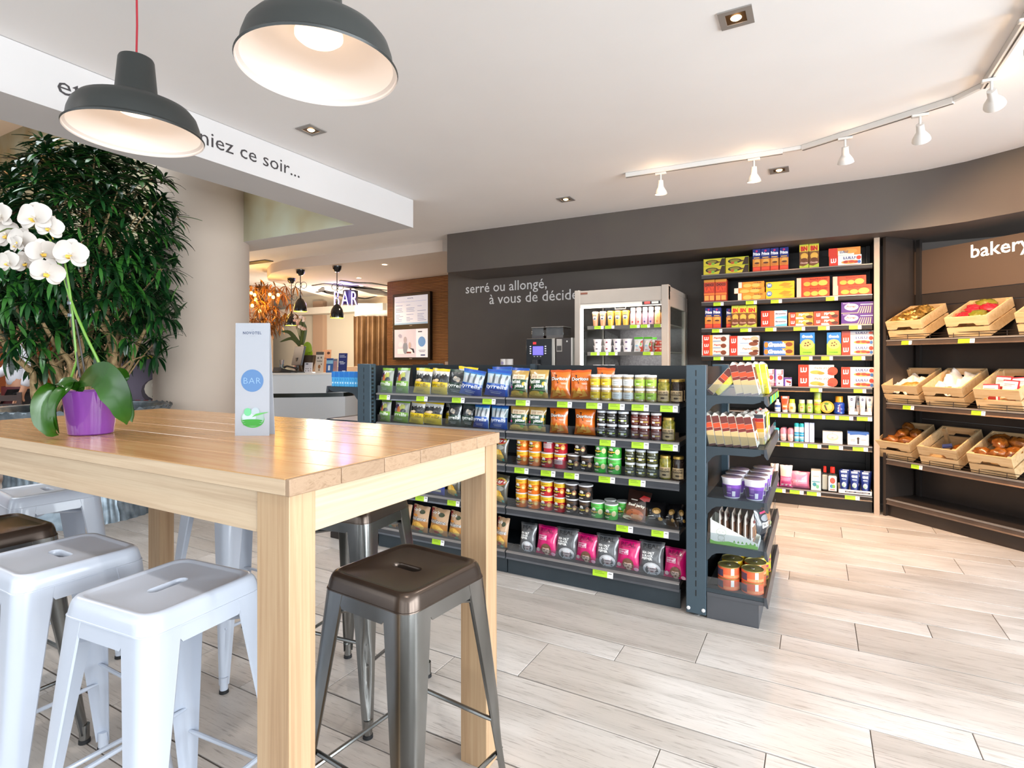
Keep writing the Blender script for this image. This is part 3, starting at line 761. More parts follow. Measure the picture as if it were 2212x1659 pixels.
for i, z in enumerate(ZB):
    dep_ = .338
    s = shelf_mb(.024, BL, z, 0, dep_, BPAN, BLIP).obj('shelf', bk)
    if i < 3:
        mb = MB()
        for zz in (.018, .036): mb.tube([(.03, .006, z+zz), (BL, .006, z+zz)], .0022, M('#3a302a', .35, .8), 6)
        for k in range(11): mb.tube([(.03+k*.165, .006, z-.002), (.03+k*.165, .006, z+.036)], .0022, M('#3a302a', .35, .8), 6)
        for zz in (.018, .036): mb.tube([(.03, .006, z+zz), (.03, .2, z+zz)], .0022, M('#3a302a', .35, .8), 6)
        mb.obj('wire_guard', s)
    for (a, b) in {0: [(1947, 1969), (2069, 2105)], 1: [(1950, 1974), (2098, 2128)], 2: [(1968, 1992)], 3: []}[i]:
        xa, xb = bpx(a, 0)[0], bpx(b, 0)[0]; price_tag(s, (xa+xb)/2, .003, z-.026, xb-xa, .036)
MB().box((.022, .03, 0), (BL, .045, ZB[3]-.04), BPAN).obj('plinth', bk)

# wooden crates, tilted to the front
CW, CD, CH = .262, .345, .150
def crate_meshes():
    d = {}
    t = .010
    hz = CH/2-.006
    d['front_lo'] = MB().box((-CW/2, 0, 0), (CW/2, t, hz), PINE).mesh('slat')
    n = 8; pts = [(-CW/2, hz+.012), (-.06, hz+.012), (-.045, hz+.030), (.045, hz+.030), (.06, hz+.012), (CW/2, hz+.012), (CW/2, CH), (-CW/2, CH)]
    vs = [(x, 0, z) for x, z in pts]+[(x, t, z) for x, z in pts]
    tri = tessellate_polygon([[Vector((x, z, 0)) for x, z in pts]])
    d['front_hi'] = MB().add(vs, [tuple(q) for q in tri]+[tuple(n+i for i in q) for q in tri]+[(i, (i+1) % n, n+(i+1) % n, n+i) for i in range(n)], PINE).mesh('slat')
    d['side_lo'] = MB().box((0, 0, 0), (t, CD-2*t, hz), PINE).mesh('slat'); d['side_hi'] = MB().box((0, 0, hz+.012), (t, CD-2*t, CH), PINE).mesh('slat')
    d['bottom'] = MB().box((-CW/2+t, t, 0), (CW/2-t, CD-t, .008), PINE).mesh('base_board')
    d['post'] = MB().box((-.012, -.012, .008), (.012, .012, CH-.006), PINE).mesh('corner_post')
    return d
CR = crate_meshes()
TIL = math.radians(24)
def crate(px, row, label):
    lx, _ = bpx(px, .03); z = ZB[row]+.004
    p = bw_(lx, .022, z)
    t = thing('wooden_crate', label, 'crate', tuple(p), 0, None); t.rotation_euler = (TIL, 0, BA+math.radians(3))
    link('slat', CR['front_lo'], t); link('slat', CR['front_hi'], t); link('slat', CR['front_lo'], t, (0, CD-.01, 0)); link('slat', CR['front_hi'], t, (0, CD-.01, 0))
    for x in (-CW/2, CW/2-.01): link('slat', CR['side_lo'], t, (x, .01, 0)); link('slat', CR['side_hi'], t, (x, .01, 0))
    link('base_board', CR['bottom'], t)
    for x in (-CW/2+.022, CW/2-.022):
        for yv in (.022, CD-.022): link('corner_post', CR['post'], t, (x, yv, 0))
    t['_m'] = 1; del t['_m']
    Mx = Matrix.Translation(p) @ Matrix.Rotation(BA+math.radians(3), 4, 'Z') @ Matrix.Rotation(TIL, 4, 'X')
    return Mx
CRATES = [crate(1961, 0, 'pine crate of gold-wrapped cakes on the top bakery shelf, beside the divider'),
          crate(2096, 0, 'pine crate of red and green packets on the top bakery shelf'),
          crate(2258, 0, 'pine crate cut by the picture edge on the top bakery shelf'),
          crate(1952, 1, 'pine crate with one croissant in white paper, middle bakery shelf beside divider'),
          crate(2045, 1, 'pine crate with crumpled white paper and pastries, centre of the middle bakery shelf'),
          crate(2162, 1, 'pine crate holding white and red sachets on the middle bakery shelf'),
          crate(1937, 2, 'pine crate of wrapped brown loaves on the lowest crate shelf, beside the divider'),
          crate(2033, 2, 'nearly empty pine crate on the lowest crate shelf, second from the divider'),
          crate(2147, 2, 'pine crate heaped with bagged brown buns, third on the lowest crate shelf')]
# goods in the crates
def blob(name, sx, sy, sz, m, seed, amp=.18, fr=6., nu=20, nv=12, pinch=0):
    def fn(u, v):
        a = 2*pi*u; b = pi*(v-.5); c = math.cos(b)
        d = Vector((c*math.cos(a), c*math.sin(a), math.sin(b)))
        k = 1+amp*noise.noise(d*fr*.35+Vector((seed*7.1, 0, 0)))+amp*.5*noise.noise(d*fr+Vector((seed*3.3, 5, 0)))
        px = 1
        if pinch: px = 1-.55*max(0, abs(d.x)-.75)*4*pinch
        return (d.x*sx*k*(1.0+.25*pinch*(abs(d.x) > .9)), d.y*sy*k*px, d.z*sz*k*px)
    return MB().grid(fn, nu, nv, m).mesh(name, 60)
def film(h, r=.18): return M(h, r, coat=.6)
BUNM = mottled('bun_crust', '#4f270a', '#9a5c22', 26, .15, 0, .35)
GOLDW = mottled('gold_wrap', '#4a3010', '#b9924a', 40, .22, .5, .3)
CROIS = mottled('croissant', '#a8651f', '#d49a4c', 60, .45, 0, .3)
PAPER = mottled('white_paper', '#e6dcd2', '#f1e9e1', 20, .7, 0, .3)
def put(Mx, name, me, loc, rot, label, cat, group=None, kids=()):
    o = link(name, me); o.matrix_world = Mx @ Matrix.Translation(loc) @ Matrix.Rotation(rot[2], 4, 'Z') @ Matrix.Rotation(rot[0], 4, 'X') @ Matrix.Rotation(rot[1], 4, 'Y')
    tag(o, label, cat, group)
    for nm, m_ in kids: link(nm, m_, o)
    return o
for k, (x, yv, z, r, tx) in enumerate(((-.06, .07, .10, .3, 'front'), (.045, .10, .105, 1.2, 'second'), (-.04, .18, .105, .6, 'third'), (.05, .20, .125, 2.2, 'fourth'), (.0, .27, .10, .1, 'rear'))):
    put(CRATES[0], 'wrapped_cake', blob('wrapped_cake', .07, .05, .042, GOLDW, k, .3, 9, pinch=.8), (x, yv, z+.028), (0, 0, r), 'gold-wrapped cake, %s in the top crate beside the divider' % tx, 'cake', 'gold-wrapped cakes')
for k, (x, yv, h) in enumerate(((-.065, .10, '#a3202a'), (.03, .10, '#6f6d22'), (-.04, .2, '#b02534'), (.055, .2, '#a91f2d'), (.0, .285, '#77701f'))):
    put(CRATES[1], 'snack_packet', blob('snack_packet', .052, .06, .024, film(h), k+11, .3, 8), (x, yv, .118+.006*k), (.2, .1*(k % 2), .4*k), ['red packet at the front left of the second top crate', 'olive green packet at the front right of the second top crate', 'red packet in the middle of the second top crate', 'dark red packet behind the olive one in the second top crate', 'olive packet at the back of the second top crate'][k], 'packet')
put(CRATES[3], 'croissant', blob('croissant', .075, .034, .032, CROIS, 3, .25, 8), (.03, .10, .10), (0, 0, .3), 'golden croissant resting on paper in the first middle crate', 'croissant')
put(CRATES[4], 'croissant', blob('croissant', .06, .032, .03, CROIS, 4, .25, 8), (.02, .075, .09), (0, 0, -.3), 'golden pastry in front of the crumpled paper, second middle crate', 'croissant')
def sheet(sx, sy, amp, seed):
    return MB().grid(lambda u, v: ((u-.5)*sx, (v-.5)*sy, amp*(noise.noise(Vector((u*4, v*4, seed)))+.6*noise.noise(Vector((u*9, v*9, seed+3))))), 22, 22, PAPER).mesh('paper_sheet', 70)
put(CRATES[3], 'paper_sheet', sheet(.24, .30, .05, 1.), (-.02, .17, .085), (.0, 0, .1), 'crumpled white paper lining the crate with the single croissant', 'paper')
put(CRATES[4], 'paper_sheet', sheet(.235, .30, .065, 5.), (0, .18, .095), (.05, 0, -.1), 'crumpled white paper filling the centre crate of the middle shelf', 'paper')
def sachet():
    mb = MB(); mb.grid(lambda u, v: ((u-.5)*.10, -.010*math.sin(pi*u)*math.sin(pi*v), v*.125), 8, 8, '#ece6e2'); mb.grid(lambda u, v: ((u-.5)*.10, .010*math.sin(pi*u)*math.sin(pi*v), v*.125), 8, 8, '#b81f38')
    P = lambda u, v, k=1: ((u-.5)*.10, -.010*math.sin(pi*u)*math.sin(pi*v)-.0008*k, v*.125)
    for (a, b, c, d, h) in ((0, .93, 1, 1, '#b81f38'), (.9, 0, 1, .93, '#b81f38'), (.1, .74, .75, .78, '#8a8088'), (.1, .66, .6, .69, '#9a9098'), (.35, .12, .8, .42, '#8c2a20'), (.05, .06, .3, .3, '#e0a24a')):
        mb.grid(lambda u, v: P(a+(c-a)*u, b+(d-b)*v), 3, 3, h)
    return mb.mesh('sachet', 60)
SAC = sachet()
for k, (x, yv, r, z) in enumerate(((-.07, .05, .1, .075), (.03, .07, -.15, .10), (.085, .12, .2, .10), (-.05, .16, -.1, .085))):
    put(CRATES[5], 'sachet', SAC, (x, yv, z-.045), (-.55, 0, r), ['white and red sachet leaning in the front corner of the sachet crate', 'white and red sachet standing highest in the middle of the sachet crate', 'white and red sachet at the far front side of the sachet crate', 'white and red sachet behind the others in the sachet crate'][k], 'sachet')
for ci, spots in ((6, ((-.06, .08, .10), (.055, .09, .095), (-.03, .2, .10), (.06, .22, .095), (-.05, .29, .11))), (7, ((.03, .10, .045), (.055, .19, .05))), (8, ((-.075, .08, .095), (.02, .08, .105), (.085, .12, .10), (-.02, .2, .12), (.07, .23, .12), (-.06, .28, .10)))):
    for k, (x, yv, z) in enumerate(spots):
        put(CRATES[ci], 'wrapped_bun', blob('wrapped_bun', .064, .046, .04, BUNM, ci*9+k, .2, 7, pinch=.5), (x, yv, z+(.02 if ci != 7 else 0)), (0, 0, .7*k), 'brown bun in film, %s from front, %s crate of the lowest crate shelf' % (ordn(k), {6: 'first', 7: 'second', 8: 'third'}[ci]), 'bun', 'wrapped brown buns')
put(CRATES[7], 'paper_band', MB().box((-.03, -.02, 0), (.03, .02, .012), M('#2b3a70', .6)).mesh('paper_band'), (-.01, .15, .085), (0, 0, .5), 'blue folded band lying on a bun in the nearly empty crate', 'band')

# ================================================================== PACKAGED GOODS
def ident(u, v, k): return (u, v, k)
def prn(mb, shapes, surf, flat=False, eps=.00045):
    """lay flat print (bands, discs, outlines, words) on a surface given as surf(u, v, offset)"""
    for k, s in enumerate(shapes):
        off = eps*(k+1); t = s[0]
        if t == 'r':
            _, a, b, c, d, col = s
            nu = 1 if flat else max(1, int(math.ceil((c-a)*8))); nv = 1 if flat else max(1, int(math.ceil((d-b)*9)))
            mb.grid(lambda u, v: surf(a+(c-a)*u, b+(d-b)*v, off), nu, nv, col)
        elif t == 'e':
            _, cu, cv, ru, rv, col = s; n = 16
            vs = [surf(cu, cv, off)]+[surf(cu+ru*.55*math.cos(2*pi*i/n), cv+rv*.55*math.sin(2*pi*i/n), off) for i in range(n)]+[surf(cu+ru*math.cos(2*pi*i/n), cv+rv*math.sin(2*pi*i/n), off) for i in range(n)]
            mb.add(vs, [(0, 1+i, 1+(i+1) % n) for i in range(n)]+[(1+i, 1+n+i, 1+n+(i+1) % n, 1+(i+1) % n) for i in range(n)], col)
        elif t == 'p':
            pts = s[1]; tri = tessellate_polygon([[Vector((a, b, 0)) for a, b in pts]])
            mb.add([surf(a, b, off) for a, b in pts], [tuple(q) for q in tri], s[2])
        elif t == 't':
            _, txt, u0, v0, wd, ht, col = s[:7]; op = s[7] if len(s) > 7 else {}
            rot = op.get('up', 0); off += op.get('lift', .0)
            def P(x, y):
                if rot: return surf(u0-y, v0+x, off)
                return surf(u0+x, v0+y+op.get('tilt', 0)*x, off)
            flat_text(mb, txt, col, P, op.get('b', .02), op.get('s', 0), 1, wd, ht)
PK = {}
def pack(key, name, cat, look, dims, meshes, group=None, both=False):
    PK[key] = dict(name=name, cat=cat, look=look, W=dims[0], D=dims[1], H=dims[2], meshes=meshes, group=group, both=both)
def carton(key, name, cat, look, W, H, D, base, front, side=None, top=None, both=False):
    mb = MB(); mb.cham((-W/2, -D/2, 0), (W/2, D/2, H), M(base, .45), .0015)
    me = mb.mesh(name)
    ms = [(name, me)]
    mb = MB(); prn(mb, front, lambda u, v, k: (-W/2+u*W, -D/2-k, v*H), True); ms.append(('printed_front', mb.mesh('printed_front')))
    if side or top:
        mb = MB()
        if side:
            for sx in (-1, 1): mb.add([(sx*(W/2+.0004), -D/2+.0016, .0016), (sx*(W/2+.0004), D/2-.0016, .0016), (sx*(W/2+.0004), D/2-.0016, H-.0016), (sx*(W/2+.0004), -D/2+.0016, H-.0016)], [(0, 1, 2, 3)], side)
        if top: mb.add([(-W/2+.0016, -D/2+.0016, H+.0004), (W/2-.0016, -D/2+.0016, H+.0004), (W/2-.0016, D/2-.0016, H+.0004), (-W/2+.0016, D/2-.0016, H+.0004)], [(0, 1, 2, 3)], top)
        ms.append(('printed_side', mb.mesh('printed_side')))
    pack(key, name, cat, look, (W, D, H), ms)
def bag(key, look, W, H, D, base, front, name='crisp_bag', cat='crisp bag', seed=1, back=None, fat=1.):
    def th(u, v):
        tv = max(0, math.sin(pi*min(1, max(0, (v-.045)/.91))))**.55*(1.12-.3*v)
        tu = max(0, 1-abs(2*u-1)**2.4)
        wr = 1+.18*noise.noise(Vector((u*5, v*4, seed)))+.04*noise.noise(Vector((u*11, v*9, seed+4)))+.16*math.sin(u*34+seed+2*math.sin(v*5))*(abs(v-.5)*2)**3
        return D/2*tv*tu**.75*wr
    def xw(u, v): return (u-.5)*W*(1-.10*max(0, math.sin(pi*min(1, max(0, v))))**.7)
    zj = lambda u, v: v*H+(.004*noise.noise(Vector((u*4, seed, 3))) if v > .9 else 0)*H/.16
    F = lambda u, v, k=0: (xw(u, v), -th(u, v)-.0006-k, zj(u, v))
    B = lambda u, v, k=0: (xw(u, v), th(u, v)*.8+.0006+k, zj(u, v))
    mb = MB(); fm = film(base, .25); mb.grid(F, 14, 16, fm); mb.grid(lambda u, v: B(1-u, v), 10, 12, film(back or base, .25)); me = mb.mesh(name, 70)
    mb = MB(); prn(mb, [s if s[0] != 'r' else s for s in front], lambda u, v, k=0: F(u, v, k+.0016))
    mb.mats = [film(m.name.split('_')[1].split('.')[0], .25) if m.name.startswith('paint_') else m for m in mb.mats]
    pack(key, name, cat, look, (W, D, H), [(name, me), ('printed_front', mb.mesh('printed_front', 70))])
def jar(key, name, cat, look, R, prof, label, lid=None, arc=2.2, n=28, lv=(.1, .6), H=None, extra=None):
    """prof = list of (profile, material, part name); label printed on the front of radius R between heights"""
    ms = []
    for pr, mt, nm in prof:
        mb = MB(); mb.lathe(pr, n, mt); ms.append((nm, mb.mesh(nm)))
    Ht = H or max(z for pr, _, _ in prof for _, z in pr)
    if label:
        z0, z1 = lv
        Rf = R if callable(R) else (lambda v: R)
        mb = MB(); prn(mb, label, lambda u, v, k: (((Rf(v)+.0003+k)*math.sin((u-.5)*arc)), -(Rf(v)+.0003+k)*math.cos((u-.5)*arc), z0+(z1-z0)*v)); ms.append(('label', mb.mesh('label')))
    Rm = max(r for pr, _, _ in prof for r, _ in pr)
    pack(key, name, cat, look, (2*Rm, 2*Rm, Ht), ms, both=True)

CNT = {}
def place(key, loc, where, sx=1, sz=1, rz=0, rx=0, ry=0, layer='', label=None, group=None):
    p = PK[key]
    ms = p['meshes']
    o = link(ms[0][0], ms[0][1], None, loc, (rx, ry, rz), (sx, sx if p['both'] else 1, sz))
    for nm, me in ms[1:]: link(nm, me, o)
    ck = (p['look'], where, layer)
    i = CNT.get(ck, 0); CNT[ck] = i+1
    if not label:
        label = '%s%s, %s from left, %s' % (layer+' ' if layer else '', p['look'], ordn(i), where)
    tag(o, label, p['cat'], group)
    return o
def goods(key, p0, p1, y, z, where, h=None, dz=0, rx=0, rz=0, ry=0, layer='', back=0, d0=True, label=None, group=None):
    p = PK[key]; xa, xb = xat(p0, y), xat(p1, y); s = (xb-xa)/p['W']
    dd = p['D']*(s if p['both'] else 1)/2
    return place(key, ((xa+xb)/2, y+dd+back, z+dz), where, s, (h/p['H']) if h else (s if p['both'] and h is None else 1), rz, rx, ry, layer, label, group)

# ---- crisp bags -----------------------------------------------------------------------------------------
def tyr(key, look, band, top, txt, photo, seed):
    bag(key, look, .112, .168, .06, top, [('r', .0, .9, 1, 1, band)]+photo+[('r', 0, .0, 1, .47, band),
        ('t', 'tyrrells', .05, .235, .9, .2, txt, {'b': .02, 's': .12, 'lift': .0012}), ('r', .25, .17, .75, .178, txt), ('r', .3, .11, .7, .125, txt)], seed=seed)
veg = [('e', .3, .68, .18, .12, '#4a2b55'), ('e', .48, .6, .16, .14, '#c9723a'), ('e', .66, .7, .17, .13, '#b9bf62'), ('e', .2, .53, .12, .1, '#8a8f94'), ('e', .75, .53, .15, .1, '#3c4044'), ('r', .3, .82, .7, .85, '#e8e8e2'), ('e', .5, .78, .06, .06, '#e9e4da')]
tyr('tg', 'green-banded crisp bag with a vegetable picture', '#76a62a', '#9fa39a', '#f0f3e4', veg, 1)
bw = [('r', .0, .42, 1, .72, '#2b2b2c'), ('e', .2, .62, .13, .17, '#17181a'), ('e', .5, .66, .12, .16, '#26272a'), ('e', .82, .63, .15, .18, '#121314'), ('e', .2, .78, .05, .05, '#b9b6b0'), ('e', .5, .81, .05, .05, '#c4c0ba'), ('e', .82, .8, .05, .05, '#b9b6b0'), ('e', .35, .49, .2, .07, '#d9b98c'), ('e', .48, .54, .14, .05, '#e6cfa6')]
tyr('ty', 'yellow-banded crisp bag', '#e6c51a', '#d6d5d0', '#8c7a1c', bw, 2)
tyr('td', 'dark green crisp bag with white lettering', '#1f3a30', '#3a3f40', '#eef0ea', [('e', .3, .6, .25, .16, '#20262a'), ('e', .7, .62, .25, .17, '#1b2023'), ('e', .5, .62, .2, .09, '#9a9790'), ('e', .42, .68, .08, .05, '#c9bba8'), ('e', .6, .56, .09, .05, '#b8a690')], 3)
tyr('tb', 'blue crisp bag with a pale swimmer picture', '#1c4ea8', '#bcd6e2', '#f0f4fa', [('r', 0, .84, 1, .9, '#2a6fb8'), ('e', .22, .6, .09, .17, '#c9ccce'), ('e', .5, .6, .09, .17, '#b4b9bd'), ('e', .76, .6, .09, .17, '#c2c6c8'), ('e', .36, .66, .04, .2, '#50565c'), ('e', .64, .66, .04, .2, '#5a6066'), ('e', .9, .66, .04, .16, '#50565c'), ('r', 0, .42, 1, .46, '#7fb2d0')], 4)
bag('pp', 'dark green and gold pita crisp bag', .115, .155, .06, '#b8934a', [('r', 0, .2, 1, .66, '#1d4a2c'), ('r', .15, .66, .88, .84, '#e7d3b4'), ('r', .22, .74, .8, .765, '#a88060'), ('r', .22, .69, .7, .71, '#a88060'),
    ('t', 'Petites', .06, .485, .62, .15, '#f4f3ea', {'b': .03, 'tilt': .05}), ('t', 'pitas', .38, .31, .5, .16, '#f4f3ea', {'b': .03, 'tilt': .05}), ('e', .88, .5, .1, .07, '#e0b12c'), ('e', .12, .36, .07, .05, '#d84a8a'),
    ('e', .42, .15, .34, .09, '#e3bb52'), ('e', .6, .11, .2, .06, '#efcf70'), ('e', .75, .18, .1, .05, '#7db34a'), ('r', .3, .27, .95, .28, '#e8e4d4')], seed=5)
bag('do', 'orange tortilla chip bag', .122, .165, .065, '#dd6e1c', [('r', 0, .93, 1, 1, '#c8521a'), ('p', [(.28, .84), (.93, .70), (.46, .52)], '#3a1d12'), ('p', [(.35, .79), (.80, .695), (.48, .58)], '#e0731f'),
    ('t', 'Doritos', .1, .62, .84, .13, '#2a1a14', {'b': .07}), ('t', 'Doritos', .11, .625, .82, .12, '#f6f2ea', {'b': .03}), ('r', .62, .52, .88, .535, '#f3dcc0'), ('r', .66, .49, .88, .505, '#f3dcc0'),
    ('p', [(.12, .04), (.5, .12), (.24, .36)], '#e8a03a'), ('p', [(.45, .06), (.86, .1), (.7, .36)], '#e9a945'), ('p', [(.34, .2), (.64, .16), (.5, .42)], '#f0b552'), ('p', [(.08, .2), (.3, .3), (.12, .42)], '#d98a2c')], seed=6)
bag('lg', 'gold and dark grey crisp bag with an oval sign', .115, .165, .06, '#4f4a3c', [('e', .5, .76, .42, .14, '#c8a83c'), ('e', .5, .74, .4, .1, '#a8201f'), ('t', "Lay's", .14, .68, .74, .15, '#f5f2ea', {'b': .02, 's': .25}), ('e', .5, .52, .34, .09, '#8d8d86'),
    ('e', .4, .26, .34, .2, '#d9a32e'), ('e', .55, .18, .3, .15, '#e8b94a'), ('e', .35, .34, .2, .1, '#efca66'), ('e', .78, .08, .09, .05, '#3aa58a')], seed=7)
bag('la', 'tan and red old-style crisp bag', .118, .165, .06, '#c4a07c', [('p', [(0, .42), (.5, .52), (.3, .98), (0, .98)], '#8c2420'), ('e', .68, .78, .16, .08, '#39432a'), ('t', "Lay's", .08, .76, .46, .14, '#f5f2ea', {'b': .02, 's': .25}), ('e', .26, .62, .2, .04, '#d9892c'), ('r', 0, .0, 1, .42, '#b27a3c'),
    ('t', 'Ancienne', .05, .44, .9, .14, '#30201a', {'b': .05, 's': .2}), ('t', 'Ancienne', .06, .445, .88, .13, '#f7f3ee', {'b': .0, 's': .2}), ('p', [(.0, .04), (.2, .4), (.35, .04)], '#e0a84a'), ('e', .5, .27, .28, .12, '#e3ad45'), ('e', .66, .2, .22, .11, '#edc062'), ('e', .5, .1, .16, .06, '#c8312a'), ('e', .62, .03, .14, .045, '#2f9f7e')], seed=8)
bag('pn', 'royal blue peanut bag', .11, .15, .05, '#1d3a9c', [('e', .5, .45, .32, .2, '#c9a45a'), ('e', .4, .52, .12, .08, '#e0c07a'), ('e', .6, .42, .12, .08, '#b78d44'), ('e', .5, .36, .1, .06, '#e0c07a'), ('r', .2, .76, .8, .9, '#2a8fd0'), ('r', .14, .14, .86, .24, '#e3dcc0'), ('e', .25, .66, .1, .06, '#5a9a34')], name='peanut_bag', cat='peanut bag', seed=9)
def real(key, look, base, dark, l1, person, seed):
    bag(key, look, .118, .165, .055, base, [('r', 0, .94, 1, 1, dark), ('t', 'REAL', .16, .77, .68, .13, dark, {'b': .03}), ('r', .14, .735, .86, .745, dark)]+l1+person, seed=seed)
real('rg', 'grey crisp bag with white lettering', '#5b5d60', '#2d2e31', [('t', 'SEA SALT', .12, .60, .52, .075, '#f2f2f0', {'b': .05}), ('t', '& BLACK', .12, .51, .48, .075, '#f2f2f0', {'b': .05}), ('t', 'PEPPER', .12, .42, .46, .075, '#f2f2f0', {'b': .05})],
     [('e', .55, .16, .36, .2, '#c3c4c8'), ('e', .55, .12, .26, .17, '#5b5d60'), ('e', .56, .16, .19, .14, '#d8c4c4'), ('e', .56, .26, .2, .06, '#d9dadd'), ('r', .38, .16, .74, .19, '#6a5a62'), ('e', .56, .08, .07, .02, '#8a5a60')], 10)
real('rp', 'bright pink crisp bag with white lettering', '#d3106c', '#8a0a4c', [('r', .1, .5, .56, .66, '#f0d8e4'), ('t', 'SWEET', .12, .585, .4, .06, '#c01468', {'b': .05}), ('t', 'CHILLI', .12, .51, .4, .06, '#c01468', {'b': .05})],
     [('e', .56, .2, .25, .19, '#6e4a34'), ('e', .56, .15, .18, .16, '#e2bfae'), ('e', .56, .28, .2, .05, '#6e4a34'), ('e', .49, .17, .03, .012, '#4a3a3a'), ('e', .63, .17, .03, .012, '#4a3a3a'), ('e', .56, .07, .06, .015, '#a85a5a'), ('e', .16, .14, .1, .07, '#e9c9cf'), ('e', .9, .06, .1, .06, '#e9a9c0')], 11)
bag('bj', 'brown dried-meat pouch with a red corner', .15, .17, .03, '#2b1712', [('r', 0, .0, 1, .5, '#6a3a1e'), ('e', .5, .2, .4, .16, '#a65a34'), ('e', .6, .12, .26, .09, '#c98a5a'), ('e', .2, .06, .2, .06, '#d9c7a8'), ('t', 'Beef Jerky', .12, .42, .76, .12, '#f0e6d4', {'b': .04}), ('p', [(.55, .72), (1, .62), (1, .84), (.7, .86)], '#a01a1c'), ('r', .2, .64, .5, .67, '#c9c2b8')], name='jerky_pouch', cat='pouch', seed=12)
bag('bl', 'glossy black snack bag with gold print', .12, .12, .06, '#131214', [('e', .55, .55, .24, .15, '#8a6a34'), ('e', .55, .5, .16, .09, '#c9a46a'), ('r', .1, .3, .4, .33, '#c9c6c0'), ('r', .15, .2, .5, .22, '#9a9690'), ('e', .75, .2, .12, .07, '#b58a3c')], name='snack_bag', cat='snack bag', seed=13)

# ---- jars and tubs --------------------------------------------------------------------------------------
def sjar(key, look, content, lab, lidc, extra):
    jar(key, 'spread_jar', 'jar', look, .0282, [([(.001, 0), (.025, 0), (.028, .004), (.028, .05), (.026, .056), (.0255, .058)], M(content, .12, coat=.5), 'spread_jar'),
        ([(.0255, .0575), (.0272, .058), (.0272, .068), (.026, .0695), (.001, .0695)], M(lidc, .35), 'lid')], [('r', 0, 0, 1, 1, lab)]+extra, lv=(.012, .046), arc=2.6)
sjar('jy', 'yellow-labelled spread jar', '#b79c6a', '#e8c624', '#eceef2', [('r', .3, .55, .7, .72, '#b08a18'), ('r', .3, .2, .5, .4, '#f6ecb0')])
sjar('jw', 'white-labelled spread jar', '#a9936f', '#e6e8e6', '#eceef2', [('r', .3, .55, .7, .66, '#a9aaa6'), ('r', .3, .25, .62, .36, '#b9bab6')])
sjar('jl', 'lime-labelled spread jar', '#a59566', '#a9cf4a', '#eceef2', [('r', .3, .55, .7, .7, '#6f8f28'), ('r', .32, .2, .56, .4, '#e4f0c0')])
sjar('jd', 'black tapenade jar', '#2a221c', '#1b1917', '#dfe3ea', [('t', 'TAPENADE', .26, .55, .5, .2, '#d8d6d0', {'b': .03}), ('r', .2, .2, .8, .36, '#a6b83c'), ('r', .42, .1, .62, .42, '#f0efe8')])
sjar('jr', 'dark red spread jar', '#5a2016', '#6e2a1e', '#e6e2e2', [('t', 'TOMATES', .26, .55, .5, .2, '#e0c8be', {'b': .03}), ('r', .3, .2, .85, .34, '#c4a83a'), ('r', .3, .1, .5, .4, '#f0ece8')])
sjar('jp', 'olive green pesto jar', '#4a4a24', '#2c301e', '#c9ced2', [('t', 'PESTO', .28, .6, .46, .2, '#d6dac8', {'b': .03}), ('r', .15, .22, .85, .36, '#b9b23a'), ('r', .42, .08, .64, .4, '#eeeee6')])
def olv(key, look, c1, c2, t1, t2):
    jar(key, 'olive_jar', 'jar', look, .0322, [([(.001, 0), (.028, 0), (.032, .005), (.032, .095), (.027, .104), (.027, .107)], mottled('olives_'+key, c1, c2, 75, .1, 0), 'olive_jar'),
        ([(.0275, .1065), (.029, .107), (.029, .118), (.028, .1195), (.001, .1195)], M('#b99a4c', .3, .6), 'lid')], [('r', 0, 0, 1, 1, '#c6ab80'), ('t', t1, .1, .74, .8, .16, '#2c2018', {'b': .03}), ('t', t2, .1, .52, .8, .16, '#2c2018', {'b': .03}), ('e', .45, .28, .1, .09, '#3a2a1e'), ('e', .55, .28, .1, .09, '#3a2a1e'), ('r', .62, .26, .84, .3, '#6a543c')], lv=(.008, .062), arc=2.2)
olv('og', 'tall jar of green olives', '#5a5a18', '#a89a3c', 'OLIVES VERTES', 'PICHOLINES')
olv('ob', 'tall jar of black olives', '#1a1410', '#3a2c24', 'OLIVES NOIRES', 'PICHOLINES')
def tub(key, look, c1, c2, lid, chip):
    jar(key, 'crisp_tub', 'crisp tub', look, .035, [([(.001, 0), (.034, 0), (.035, .002), (.035, .076), (.0345, .078)], M(c1, .25, coat=.4), 'crisp_tub'),
        ([(.0345, .0765), (.0362, .077), (.0362, .082), (.035, .0838), (.001, .0832)], lid, 'lid')], [('r', 0, .72, 1, 1, c2), ('e', .38, .60, .13, .13, '#efece4'), ('e', .36, .40, .25, .13, '#2a1c14'), ('t', 'Pringles', .13, .32, .48, .15, '#f0d23a', {'b': .05, 'tilt': .06}), ('e', .77, .45, .14, .2, chip), ('e', .75, .4, .08, .1, '#f0cf8a'), ('r', .24, .14, .5, .2, '#f0e6da'), ('r', .3, .86, .7, .89, '#7a5a1a')], lv=(.002, .0755), arc=2.5)
CLID = M('#d8dcd8', .15, coat=.4)
tub('to', 'orange crisp tub', '#e0701a', '#eab31c', CLID, '#efa03a'); tub('tr', 'red crisp tub with a yellow top', '#b81a28', '#e8b81c', CLID, '#e08a2c')
tub('tk', 'black crisp tub with a white lid', '#211c1a', '#3a2a24', M('#e2e2e4', .3), '#8a5a3c'); tub('tn', 'bright green crisp tub', '#3fae3c', '#57bd52', CLID, '#e6d9a4')
